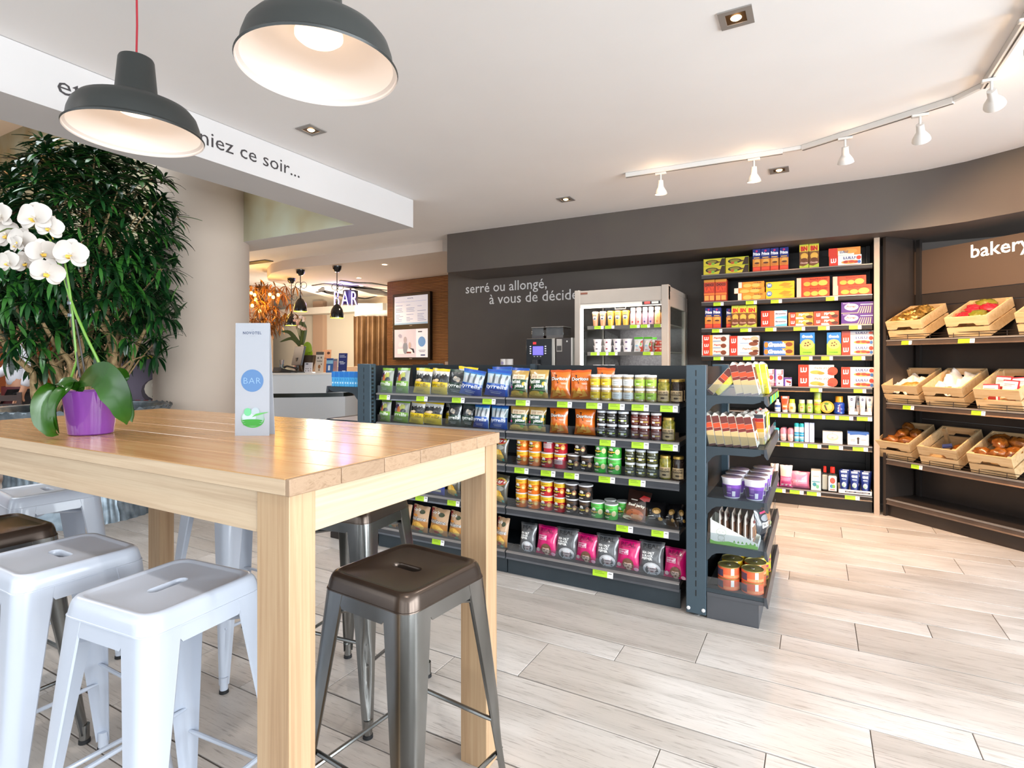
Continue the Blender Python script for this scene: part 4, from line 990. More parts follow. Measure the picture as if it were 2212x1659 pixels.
jar('tm', 'crisp_tub', 'crisp tub', 'magenta-red crisp tub turned to its back', .035, [([(.001, 0), (.034, 0), (.035, .002), (.035, .076), (.0345, .078)], M('#c22a3e', .25, coat=.4), 'crisp_tub'), ([(.0345, .0765), (.0362, .077), (.0362, .082), (.035, .0838), (.001, .0832)], CLID, 'lid')],
    [('r', 0, .86, 1, 1, '#e8b81c'), ('r', .15, .3, .75, .66, '#e6d0d2')]+[('r', .2, .34+.06*i, .7, .36+.06*i, '#9a5a62') for i in range(5)]+[('r', .5, .7, .8, .82, '#f0efee')], lv=(.002, .0755), arc=2.5)

# ---- filling the island ----------------------------------------------------------------------------------
FY = GF+.022
T, S, H3, H4, H5 = 'top island shelf', 'second island shelf', 'third island shelf', 'fourth island shelf', 'bottom island shelf'
L = -.10
for k, p0, p1, rz, ry, bk_, hh in (('tg', 812, 846, -.25, .02, 0, .166), ('tg', 846, 880, -.2, 0, 0, .168), ('tg', 872, 902, -.1, 0, .09, .168), ('ty', 885, 927, -.15, .06, 0, .165), ('ty', 920, 961, -.1, .05, .012, .165), ('ty', 955, 994, .2, .1, .13, .176), ('td', 955, 997, .1, .13, .02, .158), ('tb', 988, 1034, .1, .16, 0, .162), ('tb', 1042, 1093, .1, .1, .0, .160),
                               ('tb', 1078, 1118, 0, .05, .10, .172), ('tb', 1030, 1072, .1, .0, .15, .178), ('pp', 1096, 1136, -.1, .02, 0, .158), ('pp', 1136, 1180, -.05, 0, 0, .163), ('do', 1183, 1228, .0, -.02, 0, .163), ('do', 1226, 1272, .1, -.04, .01, .163), ('do', 1262, 1302, .1, .05, .14, .175)):
    goods(k, p0, p1, FY, ZS[0]+.001, T, hh, rx=L, rz=rz, ry=ry, back=bk_)
for k, p0, p1, rz, ry, bk_, hh in (('tg', 811, 842, -.3, .0, 0, .148), ('tg', 840, 876, -.1, .05, .012, .146), ('ty', 877, 911, -.1, .06, 0, .148), ('ty', 905, 946, .1, .08, .01, .148), ('ty', 940, 962, .3, 0, .09, .148), ('td', 962, 991, 0, 0, 0, .15), ('td', 988, 1018, .3, .1, .015, .148), ('tb', 1016, 1052, -.1, .03, 0, .148), ('tb', 1052, 1089, .1, .04, .01, .146),
                               ('pp', 1096, 1135, .1, .03, .0, .145), ('pp', 1134, 1172, .1, .03, .01, .145), ('do', 1182, 1223, 0, -.02, 0, .146), ('do', 1236, 1282, .05, .0, .0, .148)):
    goods(k, p0, p1, FY, ZS[1]+.001, S, hh, rx=L*.8, rz=rz, ry=ry, back=bk_)
JH = .0695
for lay, dz in (('lower', 0), ('upper', JH+.001)):
    for k, p0, p1 in (('jy', 1272, 1294), ('jy', 1295.5, 1318), ('jw', 1319, 1342), ('jw', 1343.5, 1366), ('jl', 1368, 1391), ('jl', 1392.5, 1416)):
        goods(k, p0, p1, FY, ZS[0]+.0006, T, JH, dz, layer=lay)
    for k, p0, p1, b in (('jd', 1285, 1307, .01), ('jd', 1307.5, 1330, 0), ('jd', 1332, 1355, 0), ('jr', 1359, 1379, .012), ('jr', 1377.5, 1401, 0), ('jr', 1403, 1426.5, 0)):
        goods(k, p0, p1, FY, ZS[1]+.0006, S, JH, dz, layer=lay, back=b)
    for k, p0, p1 in (('jp', 1347, 1370), ('jp', 1371, 1393), ('jp', 1394.5, 1419)):
        goods(k, p0, p1, FY, ZS[2]+.0006, H3, JH, dz, layer=lay)
for lay, dz in (('lower', 0), ('upper', JH+.001)):          # second rows behind
    for k, p0, p1 in (('jy', 1284, 1306), ('jw', 1331, 1353), ('jl', 1380, 1402)):
        goods(k, p0, p1, FY+.062, ZS[0]+.0006, 'rear row, top island shelf', JH, dz, layer=lay)
for k, p0, p1, sh, z in (('og', 1418, 1444, T, 0), ('ob', 1446, 1474, T, 0), ('og', 1428, 1455, S, 1), ('og', 1422, 1447, H3, 2), ('ob', 1450, 1476, H3, 2)):
    goods(k, p0, p1, FY, ZS[z]+.0006, sh, .1195)
goods('ob', 1466, 1479, FY+.07, ZS[0]+.0006, T, .1195, label='tall jar of black olives half hidden at the right end of the top island shelf')
TBH = .0835
for k, p0, p1, z, dz, lay, b in (('to', 1111, 1136.5, 2, 0, 'lower', 0), ('to', 1137, 1163.5, 2, 0, 'lower', 0), ('tr', 1164, 1191, 2, 0, 'lower', 0), ('tm', 1192, 1219.5, 2, 0, 'lower', 0), ('tk', 1221, 1249, 2, 0, 'lower', 0), ('tk', 1250, 1278, 2, 0, 'lower', 0), ('tn', 1279, 1307, 2, 0, 'lower', 0), ('tn', 1308.5, 1338, 2, 0, 'lower', 0),
                              ('to', 1111, 1136.5, 2, 1, 'upper', 0), ('to', 1137, 1163.5, 2, 1, 'upper', 0), ('tm', 1167, 1194, 2, 1, 'upper', .01), ('tr', 1193, 1220, 2, 1, 'upper', 0), ('tk', 1236, 1263.5, 2, 1, 'upper', 0), ('tn', 1281, 1308, 2, 1, 'upper', .003), ('tn', 1309, 1338.5, 2, 1, 'upper', 0),
                              ('to', 1109, 1134, 3, 0, 'lower', 0), ('to', 1135, 1161.5, 3, 0, 'lower', 0), ('tr', 1162, 1190, 3, 0, 'lower', 0), ('tr', 1191, 1217, 3, 0, 'lower', .004), ('tk', 1217.5, 1245, 3, 0, 'lower', .002), ('tk', 1246, 1272, 3, 0, 'lower', .002), ('tn', 1272, 1301, 3, 0, 'front', 0), ('tn', 1302, 1331, 3, 0, 'front', -.004), ('tn', 1291, 1317, 3, 0, 'rear', .078), ('tn', 1318, 1346, 3, 0, 'rear', .078),
                              ('to', 1109, 1134, 3, 1, 'upper', 0), ('to', 1135, 1161.5, 3, 1, 'upper', 0), ('tr', 1162, 1190, 3, 1, 'upper', 0), ('tr', 1191, 1217, 3, 1, 'upper', .004), ('tk', 1216, 1244, 3, 1, 'upper', .002), ('tk', 1245, 1275, 3, 1, 'upper', .0)):
    goods(k, p0, p1, FY, ZS[z]+.0006, H3 if z == 2 else H4, TBH, dz*(TBH+.0005), layer=lay, back=b)
goods('bj', 1338, 1390, FY, ZS[3]+.001, H4, .165, rx=-.45, ry=.12, back=.03)
for p0, p1, b, rz, rx in ((1390, 1434, .01, .2, -.5), (1428, 1458, .02, -.2, -.55), (1452, 1479, .03, .3, -.5)): goods('bl', p0, p1, FY, ZS[3]+.001, H4, .115, rx=rx, rz=rz, back=b)
for k, p0, p1, hh in (('rg', 1116, 1151, .160), ('rp', 1152, 1197, .160), ('rg', 1194, 1242, .165), ('rp', 1238, 1284, .150), ('rg', 1281, 1332, .165), ('rp', 1326, 1378, .155), ('rg', 1375, 1431, .165), ('rp', 1430, 1480, .150)):
    goods(k, p0, p1, FY, ZS[4]+.001, H5, hh, rx=-.22, rz=.05 if k == 'rg' else -.04, back=.004)
for k, p0, p1, z, sh, hh in (('lg', 1062, 1092, 2, H3, .165), ('pn', 890, 917, 3, H4, .135), ('pn', 918, 957, 3, H4, .135), ('lg', 958, 989, 3, H4, .165), ('lg', 991, 1022, 3, H4, .165), ('lg', 1026, 1058, 3, H4, .165), ('lg', 1060, 1093, 3, H4, .168),
                             ('la', 822, 850, 4, H5, .16), ('la', 850, 880, 4, H5, .16), ('la', 881, 919, 4, H5, .165), ('la', 920, 962, 4, H5, .165), ('la', 962, 995, 4, H5, .163), ('la', 994, 1028, 4, H5, .163), ('la', 1030, 1062, 4, H5, .163), ('la', 1064, 1100, 4, H5, .17)):
    goods(k, p0, p1 if p1 < 1091 else 1091, FY, ZS[z]+.001, sh, hh, rx=-.15, rz=-.08, ry=.03)

# blue packs on the far end cap
carton('bb', 'tissue_pack', 'pack', 'slim blue pack', .022, .105, .10, '#4aa6dc', [('r', 0, .62, 1, 1, '#1d6fc0'), ('r', .2, .2, .8, .3, '#bfe2f4'), ('r', .3, .4, .7, .55, '#2f8fd2')])
for k in range(11):
    place('bb', (-2.775-.0242*k, 2.905+.002*(k % 2), 1.0756), 'the far end-cap shelf', ry=0, label=None, group='blue packs on the far end cap').__setitem__('label', 'slim blue tissue pack, %s from the island upright on the far end cap' % ordn(k))

# ---- near end cap ------------------------------------------------------------------------------------------
N1, N2, N3, N4, N5 = ('%s near end-cap shelf' % s for s in ('top', 'second', 'middle', 'fourth', 'bottom'))
def slab(key, look, bands, w=.037, d=.125, h=.150, front='#e9dcc8'):
    mb = MB(); mb.cham((-w/2, -d/2, 0), (w/2, d/2, h), film(front, .2), .004); me = mb.mesh('coffee_pack')
    pr = []; v = 0
    for t_, c in bands: pr.append(('r', .06, v+.006, .94, min(v+t_, .985), c)); v += t_
    mb = MB(); prn(mb, pr, lambda u, v, k: (-w/2+u*w, -d/2-.0004, v*h), True)
    mb2 = MB(); prn(mb2, [('r', .08, .05, .92, .95, '#f2e6d4'), ('r', .1, .5, .9, .9, bands[-1][1]), ('e', .5, .3, .2, .14, '#d98a3c')], lambda u, v, k: (w/2+k, -d/2+u*d, v*h), True)
    mb3 = MB(); mb3.add([(-w*.4, -d*.46, h), (w*.4, -d*.46, h), (w*.4, d*.46, h), (-w*.4, d*.46, h), (-w*.1, -d*.4, h+.013), (w*.06, -d*.4, h+.013), (w*.06, d*.4, h+.013), (-w*.1, d*.4, h+.013)], [(0, 1, 5, 4), (1, 2, 6, 5), (2, 3, 7, 6), (3, 0, 4, 7), (4, 5, 6, 7)], film('#efe7dc', .2))
    pack(key, 'coffee_pack', 'pack', look, (w, d, h), [('coffee_pack', me), ('printed_side', mb.mesh('printed_side')), ('printed_front', mb2.mesh('printed_front')), ('top_fold', mb3.mesh('top_fold'))])
slab('cb', 'brown, red and cream striped pack', [(.07, '#5a2a22'), (.43, '#d2b27a'), (.1, '#7a2a20'), (.16, '#dc4a22'), (.24, '#6e2e26')])
slab('cy', 'yellow and green pack', [(.2, '#d8c31c'), (.3, '#e2d43a'), (.2, '#e9dc5a'), (.3, '#b9c93a')], front='#e6d93a')
slab('co', 'cream, orange and grey striped pack', [(.4, '#e0c48a'), (.12, '#e8a82c'), (.22, '#d9641c'), (.12, '#b01c20'), (.14, '#3a3a40')])
def cap(key, px, py_z, yf, where, ry=0, dx=0, rz=0, **k):
    x = xat(px, yf); return place(key, (x, yf+PK[key]['D']/2, py_z), where, ry=ry, rz=rz, **k)
for px in (1599, 1616, 1632): cap('cb', px, ZE[0]+.003, 2.846, N1, ry=-.22)
cap('cb', 1533, ZE[0]+.012, 2.85, N1, ry=.72, label='brown, red and cream striped pack leaning far over on the top end-cap shelf')
cap('cy', 1546, ZE[0]+.012, 2.852, N1, ry=.80, label='yellow pack leaning under the tilted striped one on the top end-cap shelf')
for px, yf in ((1642, 3.0), (1655, 3.02)): cap('cy', px, ZE[0]+.003, yf, N1, ry=-.15)
for k, px in enumerate((1534, 1552, 1570, 1587, 1605, 1622)): cap('cb', px+6, ZE[1]+.003, 2.846, N2, ry=-.20)
for px in (1614, 1630, 1645): cap('co', px, ZE[1]+.003, 2.99, N2, ry=-.06)
for px in (1640, 1652): cap('cy', px, ZE[1]+.003, 3.14, N2, ry=-.04)
jar('np', 'noodle_cup', 'cup', 'white and purple noodle cup', lambda v: .037+.009*v, [([(.001, .003), (.030, .003), (.0345, 0), (.036, .0), (.0465, .092), (.0495, .094), (.0495, .099), (.047, .100)], M('#ece9ee', .35), 'noodle_cup'), ([(.049, .0995), (.046, .1015), (.001, .1012)], mottled('printed_foil', '#7a5aa0', '#c9b28a', 18, .3, .2), 'lid')],
    [('r', 0, 0, 1, 1, '#7a4aa6'), ('r', .06, .1, .3, .95, '#4a4650'), ('r', .55, .08, .7, .5, '#efe9f0'), ('r', .36, .5, .52, .9, '#9a74c0'), ('r', .3, .3, .5, .36, '#d8c8e4')], lv=(.006, .066), arc=2.4)
for r in range(4):
    for c in range(2):
        if c == 0 and r == 3: continue
        x = (-.360, -.259)[c]; place('np', (x+.004*r, 2.895+.112*r, ZE[2]+.0006), 'the middle shelf', label='white and purple noodle cup, %s row from the front, %s row of the end cap' % (ordn(r), ('inner', 'outer')[c]))
# baby-snack display tray with its pouches
def dtray():
    w0, w1, d, t = -.11, .105, .15, .002
    mb = MB(); pr = [(w0, 0), (w1, 0), (w1, .026), (w0, .118)]
    for yy in (0, d):
        vs = [(x, yy, z) for x, z in pr]+[(x, yy+t, z) for x, z in pr]
        mb.add(vs, [(0, 1, 2, 3), (7, 6, 5, 4)]+[(i, (i+1) % 4, 4+(i+1) % 4, 4+i) for i in range(4)], '#eceee6')
    mb.box((w0, 0, 0), (w1, d, t), '#eceee6'); mb.box((w0, 0, 0), (w0+t, d, .118), '#eceee6'); mb.box((w1-t, 0, 0), (w1, d, .026), '#eceee6')
    a = mb.mesh('display_tray')
    mb = MB(); P = lambda x, z, k=1: (x, -.0004*k, z)
    pts = [(w0, 0), (w1, 0), (w1, .014)]+[(w1-(w1-w0)*i/10, .016+.004*math.sin(i*1.3)) for i in range(1, 10)]+[(w0, .020)]
    tri = tessellate_polygon([[Vector((x, z, 0)) for x, z in pts]]); mb.add([P(x, z) for x, z in pts], [tuple(q) for q in tri], '#6fb83c')
    for i in range(6):
        cx = -.005+.018*i; mb.add([P(cx, .018), P(cx+.006, .03), P(cx+.012, .018)], [(0, 1, 2)], '#5fa834')
    def ringp(cx, cz, rx, rz, wd, c, n=24): mb.add([P(cx+(rx+(0 if j == 0 else wd))*math.cos(2*pi*i/n), cz+(rz+(0 if j == 0 else wd))*math.sin(2*pi*i/n), 2) for j in range(2) for i in range(n)], [(i, (i+1) % n, n+(i+1) % n, n+i) for i in range(n)], c)
    ringp(-.058, .060, .021, .017, .0012, '#8a9a80'); ringp(-.058, .032, .014, .014, .0012, '#8a9a80'); ringp(-.066, .060, .003, .0012, .001, '#8a9a80', 10); ringp(-.05, .060, .003, .0012, .001, '#8a9a80', 10); ringp(-.066, .020, .006, .005, .001, '#8a9a80', 12); ringp(-.048, .020, .006, .005, .001, '#8a9a80', 12)
    return a, mb.mesh('printed_side')
da, db = dtray()
o = link('display_tray', da, None, (-.345, 2.846, ZE[3]+.0006)); link('printed_side', db, o)
tag(o, 'white and green cardboard display tray of baby snacks on the fourth end-cap shelf', 'display tray')
bag('po', 'pale baby-snack pouch', .13, .155, .03, '#ded6ce', [('r', .05, .3, .95, .7, '#7a5a48'), ('e', .5, .45, .3, .16, '#a87a58'), ('e', .3, .2, .2, .08, '#c98a70'), ('e', .7, .16, .16, .07, '#7fae6a'), ('r', .2, .78, .8, .86, '#8a4a4a')], name='snack_pouch', cat='pouch', seed=21)
bag('pb', 'dark grey snack bag', .13, .16, .05, '#33363c', [('t', 'ECOBOX', .2, .3, .6, .18, '#f0efee', {'b': .05}), ('r', .2, .74, .8, .8, '#b9446a'), ('e', .5, .6, .3, .1, '#8a8d94')], name='snack_bag', cat='snack bag', seed=22)
for k, x in enumerate((-.415, -.39, -.357, -.33, -.300, -.272)):
    place('po', (x, 2.925, ZE[3]+.004), 'the tray', rz=pi/2, sx=.98, sz=(1.0, .99, .98, .97, .92, .86)[k], label='pale baby-snack pouch, %s from the upright in the green and white tray' % ordn(k), ry=0, rx=0)
o = place('pb', (-.235, 3.06, ZE[3]+.004), 'x', rz=pi/2-.3, rx=-.15, label='dark grey snack bag standing behind the green and white display tray')
o = place('po', (-.225, 3.22, ZE[3]+.004), 'x', rz=pi/2-.2, rx=-.15, label='pale pouch leaning at the front lip behind the dark grey snack bag')
def tin(key, look, c1, c2):
    jar(key, 'food_tin', 'tin', look, .0495, [([(.001, 0), (.047, 0), (.0505, .0), (.0505, .003), (.0495, .004), (.0495, .0502)], M(c1, .35, coat=.2), 'food_tin'),
        ([(.0496, .050), (.0508, .051), (.0508, .0545), (.0480, .0547), (.0472, .0532), (.032, .0528), (.030, .0536), (.001, .0536)], M('#b0a868', .3, .7), 'lid'), ([(.004, .054), (.010, .0545), (.0105, .0535)], M('#c8c6b4', .25, .9), 'ring_pull')], [('r', 0, 0, 1, 1, c1), ('r', .02, .05, .34, .8, '#5a4a62'), ('r', .62, 0, .74, 1, '#f0ede6'), ('r', .36, .0, 1, .3, c2)], lv=(.005, .049), arc=2.6)
tin('no', 'orange food tin', '#e8653c', '#f08a5a'); tin('nyl', 'yellow food tin', '#e6c21c', '#8a2a4a')
for lv_, dz in (('lower', 0), ('upper', .0552)):
    for r in range(4):
        for c in range(2):
            k = 'no' if (r == 0 or (c == 1 and r == 1)) else 'nyl'
            if lv_ == 'upper' and c == 0 and r == 3: continue
            o = place(k, ((-.375, -.268)[c]+.003*r, 2.896+.108*r, ZE[4]+.0006+dz), 'x', label='%s %s, %s from the front, %s row on the end cap' % (lv_, PK[k]['look'], ordn(r), ('inner', 'outer')[c]))

# ================================================================== GOODS ON THE WALL SHELVING
LUR = '#d6351c'
def lu(u0, u1, extra): return [('r', u0, 0, u1, 1, LUR), ('t', 'LU', u0+(u1-u0)*.2, .28, (u1-u0)*.6, .46, '#f6f0ea', {'b': .05})]+extra
BX_ = 'biscuit_box'; BC = 'biscuit box'
carton('wy', BX_, BC, 'yellow and dark brown biscuit box', .19, .068, .14, '#cdb92a', [('p', [(.72, 0), (1, 0), (1, 1), (.86, 1)], '#33200f'), ('e', .4, .52, .3, .3, '#2a2414'), ('e', .4, .55, .22, .18, '#8a7a2a'), ('e', .3, .3, .08, .16, '#b8552a'), ('e', .45, .28, .08, .16, '#7fae34'), ('p', [(.6, .3), (.86, .5), (.62, .6)], '#4a2a14'), ('r', 0, .94, 1, 1, '#a8b82a')], '#b9a726', '#d6c83c')
carton('wp', BX_, BC, 'tall dark blue and orange biscuit pack', .072, .19, .072, '#1f2a78', [('r', 0, 0, 1, .55, '#d98324'), ('r', 0, 0, 1, .2, '#c23c1c'), ('t', 'Prince', .06, .70, .88, .15, '#f2f0f4', {'b': .05}), ('e', .5, .9, .14, .05, '#c02a6a'), ('e', .55, .42, .36, .13, '#e0a04a'), ('e', .45, .30, .34, .1, '#c9742c'), ('e', .55, .36, .3, .04, '#5a2c14'), ('r', .1, .06, .9, .16, '#d9472a'), ('r', .15, .58, .85, .62, '#e8b04a')], '#232b6a', '#1c2560')
carton('wb', BX_, BC, 'tall brown and yellow biscuit pack with red lettering', .078, .205, .078, '#7a4a1c', [('r', 0, .92, 1, 1, '#b8c43a'), ('r', 0, .66, 1, .92, '#e0c23a'), ('t', 'BN', .14, .68, .72, .2, '#c9241c', {'b': .07}), ('e', .52, .47, .4, .14, '#dca23c'), ('r', .18, .36, .86, .55, '#dfa843'), ('e', .5, .34, .34, .06, '#6a3410'), ('r', 0, .12, 1, .28, '#6a3a1c'), ('t', 'Chocolat', .1, .17, .8, .07, '#e9b9a0', {'b': .03}), ('p', [(0, 0), (1, 0), (1, .16), (.4, .06), (0, .1)], '#a9b834')], '#a8912c', '#bcae34')
lulu = [('t', 'LULU', .45, .58, .36, .26, '#3a3a78', {'b': .03}), ('e', .66, .28, .28, .2, '#e2a048'), ('e', .52, .3, .08, .12, '#b8382a'), ('e', .7, .3, .1, .12, '#c0442c'), ('e', .84, .25, .08, .12, '#b8382a'), ('r', .5, .42, .75, .46, '#d06a6a'), ('e', .92, .68, .07, .2, '#d6402c'), ('e', .93, .25, .05, .16, '#3a6ab0')]
carton('wl', BX_, BC, 'white and red fruit-cake box', .275, .095, .10, '#e9e4e0', lu(0, .28, lulu), '#e4d8cc', '#eee8e2')
carton('wlo', BX_, BC, 'orange and white cake box lying back', .275, .08, .10, '#e08a34', [('r', .3, 0, .8, .6, '#ece4d8'), ('e', .7, .5, .2, .3, '#e2a048'), ('r', 0, 0, .28, 1, LUR), ('t', 'LULU', .36, .3, .25, .3, '#5a4a78', {'b': .03})], '#d8802c', '#e49a4a')
carton('wld', BX_, BC, 'grey and dark blue fruit-cake box', .275, .06, .10, '#8a8f9a', [('r', 0, 0, .28, 1, '#8a3a34'), ('t', 'LULU', .45, .25, .36, .5, '#2a2a5a', {'b': .04}), ('e', .92, .5, .07, .3, '#8a3024')], '#7a7f8a', '#9a9fa8')
carton('wc', BX_, BC, 'red-orange chocolate biscuit pack', .092, .19, .09, '#b83a1c', [('r', 0, .88, 1, 1, '#c9862c'), ('t', 'CHOCO', .08, .70, .84, .13, '#3a140c', {'b': .05}), ('t', 'LAT', .08, .46, .84, .2, '#e0481f', {'b': .05}), ('r', 0, .30, 1, .38, '#d9762c'), ('r', .06, .05, .46, .27, '#d99c4a'), ('r', .54, .05, .94, .27, '#d99c4a'), ('r', 0, 0, 1, .04, '#8a2412')], '#9a2e16', '#b8742a')
carton('wo', BX_, BC, 'orange butter-biscuit pack', .25, .066, .10, '#dd8a24', [('e', .35, .35, .16, .34, '#eab054'), ('e', .68, .35, .16, .34, '#eab054'), ('r', 0, 0, .14, 1, '#e9d2c0'), ('t', 'PUR BEURRE', .6, .66, .3, .2, '#6a3a10', {'b': .03}), ('r', .14, 0, .17, 1, '#c8601c')], '#cf7a1e', '#e39a3a')
carton('wyy', BX_, BC, 'bright yellow biscuit pack', .25, .085, .10, '#e8ba1c', [('e', .12, .55, .1, .3, '#2a6ab4'), ('t', 'BIO', .06, .42, .13, .3, '#f2f0e8', {'b': .04}), ('p', [(.45, .5), (.65, .85), (.9, .7), (.72, .3)], '#d98a1c'), ('p', [(.55, .2), (.75, .5), (.96, .4), (.84, .1)], '#dc9526')], '#dcae18', '#ecc840')
carton('wr', BX_, BC, 'red-orange puff-pastry biscuit pack', .275, .09, .10, '#d9481f', [('r', 0, 0, .14, 1, '#e6b9a4'), ('r', .14, 0, .2, 1, '#c2321a'), ('t', 'FEUILLETES ET DORES', .4, .7, .54, .17, '#7a1c0c', {'b': .03}), ('e', .32, .3, .11, .24, '#e9a53c'), ('e', .55, .3, .11, .24, '#ebb04a'), ('e', .8, .35, .14, .3, '#eeb84e')], '#c93e1a', '#e06a34')
carton('wlb', BX_, BC, 'red, white and sky-blue biscuit box', .22, .068, .10, '#e6e6ea', lu(0, .34, [('r', .34, 0, .52, 1, '#a85a2c'), ('p', [(.52, 0), (1, 0), (1, .35), (.6, .2)], '#5fb2dc'), ('t', 'Barquettes', .56, .45, .4, .26, '#4a3a5a', {'b': .02, 's': .2}), ('p', [(.8, 1), (1, 1), (1, .8)], '#6fbce0')]), '#c9341c', '#dcdce2')
pim = lambda c, c2: lu(.06, .3, [('t', 'PIMS', .42, .42, .26, .4, '#efe6d8', {'b': .04}), ('r', .3, 0, .62, .28, '#efe2d0'), ('e', .78, .4, .22, .4, c2), ('e', .84, .3, .14, .24, '#4a2212'), ('e', .74, .65, .1, .18, '#eac27a')])
carton('wpo', BX_, BC, 'orange soft-cake box', .21, .062, .10, '#d9822a', pim(0, '#e8982c'), '#cf7622', '#e8a24a'); carton('wpr', BX_, BC, 'dark red soft-cake box', .21, .062, .10, '#b0482c', pim(0, '#a03a24'), '#a23e22', '#c86a44')
carton('wf', BX_, BC, 'purple finger-biscuit box', .28, .095, .09, '#4a2478', [('e', .32, .56, .22, .3, '#e9e2ec'), ('t', 'Finger', .17, .44, .3, .26, '#b8341c', {'b': .03, 's': .2}), ('t', 'biscuits', .06, .84, .22, .11, '#d8c4e4', {'b': .01})]+[('p', [(.50+.075*i, .0), (.53+.075*i, .0), (.62+.062*i, .6), (.60+.062*i, .6)], '#e0bd90') for i in range(6)]+[('r', .6, .72, .98, .78, '#e2d4ea'), ('r', .0, 0, .5, .05, '#d9b890')], '#3e1d68', '#5a3490')
carton('wpe', BX_, BC, 'orange and white chocolate-biscuit pack', .215, .062, .12, '#e8dfd6', lu(.04, .3, [('r', .3, 0, .4, 1, '#e8942c'), ('t', 'Pepito', .44, .4, .3, .3, '#c94a24', {'b': .03, 's': .2}), ('e', .8, .42, .1, .34, '#7a3a1c'), ('r', .42, .08, .7, .2, '#7f9fc0')]), '#d9cfc6', '#e8e0d8')
carton('wpw', BX_, BC, 'white and red chocolate-biscuit box', .25, .082, .12, '#e9e4e0', lu(.0, .27, [('t', 'Pepito', .44, .55, .3, .26, '#b8723a', {'b': .02, 's': .2}), ('r', .36, .22, .66, .3, '#8fb0d0'), ('e', .86, .7, .13, .24, '#c9a888'), ('e', .82, .2, .16, .2, '#7a4228'), ('e', .9, .45, .1, .14, '#5a2c18')]), '#d9d0c8', '#ece6e0')
carton('wg', BX_, BC, 'blue and orange oat-biscuit box', .25, .064, .09, '#e8962c', [('p', [(0, 0), (.74, 0), (.6, 1), (0, 1)], '#3a6fb8'), ('e', .08, .5, .07, .4, '#e07a24'), ('t', 'Granola', .14, .2, .6, .66, '#f6f2ec', {'b': .06, 's': .25}), ('e', .84, .55, .12, .3, '#7a3a14')], '#2f5fa8', '#e9a850')
carton('wk', BX_, BC, 'tall blue and green cookie pack', .125, .19, .07, '#1f6fb8', [('r', 0, 0, 1, .5, '#8cc234'), ('e', .5, .48, .44, .22, '#d9a860'), ('e', .38, .52, .06, .03, '#4a2a18'), ('e', .56, .56, .06, .03, '#4a2a18'), ('e', .52, .42, .07, .03, '#4a2a18'), ('e', .68, .48, .05, .025, '#4a2a18'), ('e', .34, .42, .05, .025, '#4a2a18'), ('t', 'Granola', .14, .76, .72, .13, '#eef2f6', {'b': .04, 's': .2}), ('t', 'COOKIES', .2, .09, .6, .05, '#3f7a1c', {'b': .03})], '#5a9a4a', '#2f7fc4')
carton('wpa', BX_, BC, 'large red and white wafer box', .305, .092, .10, '#ebe3da', lu(0, .30, [('t', "Paille d'Or", .46, .62, .44, .2, '#4a2c20', {'b': .0, 's': .2}), ('e', .5, .3, .17, .18, '#e0a24c'), ('e', .64, .22, .1, .14, '#d98a34'), ('e', .96, .42, .14, .4, '#c44a30'), ('e', .90, .2, .08, .14, '#b83a26')]), '#e0762c', '#ece6dc')
WY_ = WF+.02
SN = ['%s wall shelf' % s for s in ('top', 'second', 'third', 'fourth', 'fifth', 'sixth', 'seventh', 'bottom')]
def wgo(key, p0, p1, pt, pb, i, dz=0., layer='', back=0., rz=0, label=None, group=None, dp=.0):
    pc = (p0+p1)/2; h = (ony(pc, pt, WY_).z-ony(pc, pb, WY_).z)
    z = ZW[i]+.0008+dz
    goods(key, p0, p1, WY_+dp, z, SN[i], h, 0, rz=rz, layer=layer, back=back, label=label, group=group)
    return h
def stack(key, p0, p1, tops, i, n=None, offs=None, back=0.):
    """tops: pixel rows from the top of the pile down to the shelf"""
    dz = 0; m = len(tops)-1
    names = {1: [''], 2: ['lower', 'upper'], 3: ['bottom', 'middle', 'top']}[m]
    for k in range(m):
        pt, pb = tops[m-1-k], tops[m-k]; o = offs[k] if offs else (0, 0)
        dz += wgo(key, p0+o[0], p1+o[1], pt, pb, i, dz, names[k], back+.002*k)+.0005
stack('wy', 1519.5, 1566, (559, 575, 593), 0); stack('wy', 1567.5, 1617, (556, 573, 590), 0)
for p in ((1626, 1643), (1644, 1663), (1664, 1682), (1684, 1703)): wgo('wp', p[0], p[1], 534, 582, 0)
for p in ((1727, 1747), (1748, 1769)): wgo('wb', p[0], p[1], 523, 576, 0)
h = wgo('wl', 1791, 1861, 552, 573, 0, 0, ''); wgo('wlo', 1790, 1859, 535, 552, 0, h+.0005, '', .006)
for p in ((1520.6, 1544), (1545, 1569.5)): wgo('wc', p[0], p[1], 602, 649, 1)
stack('wo', 1594, 1653.5, (608.5, 621, 632.5, 647), 1, offs=[(0, 0), (-8, -2), (1, -3)])
stack('wyy', 1654.5, 1716, (608, 625, 644), 1)
stack('wr', 1721, 1792, (599, 619, 640.5), 1); stack('wr', 1799, 1871, (596, 616, 637), 1, offs=[(0, 12), (0, 0)])
for p in ((1523, 1539), (1540, 1557)): wgo('wp', p[0], p[1], 662, 706, 2)
wgo('wp', 1568, 1580, 664, 706, 2, back=.03)
for p in ((1580.5, 1596), (1596.5, 1613.5), (1614, 1634)): wgo('wb', p[0], p[1], 658.5, 705, 2)
stack('wlb', 1644, 1700, (670.5, 687.5, 704), 2); stack('wpo', 1703, 1757, (673.5, 688, 702), 2); stack('wpr', 1758, 1812, (672.5, 688, 702), 2)
stack('wf', 1817, 1887, (652, 676.5, 700), 2)
stack('wpe', 1516, 1575, (722, 737.5, 751.5, 766), 3); stack('wpw', 1576.5, 1639, (723, 745, 765), 3); stack('wg', 1650, 1715, (735, 750.5, 765), 3)
for p in ((1728, 1760), (1786, 1816.5)): wgo('wk', p[0], p[1], 716.5, 765, 3)
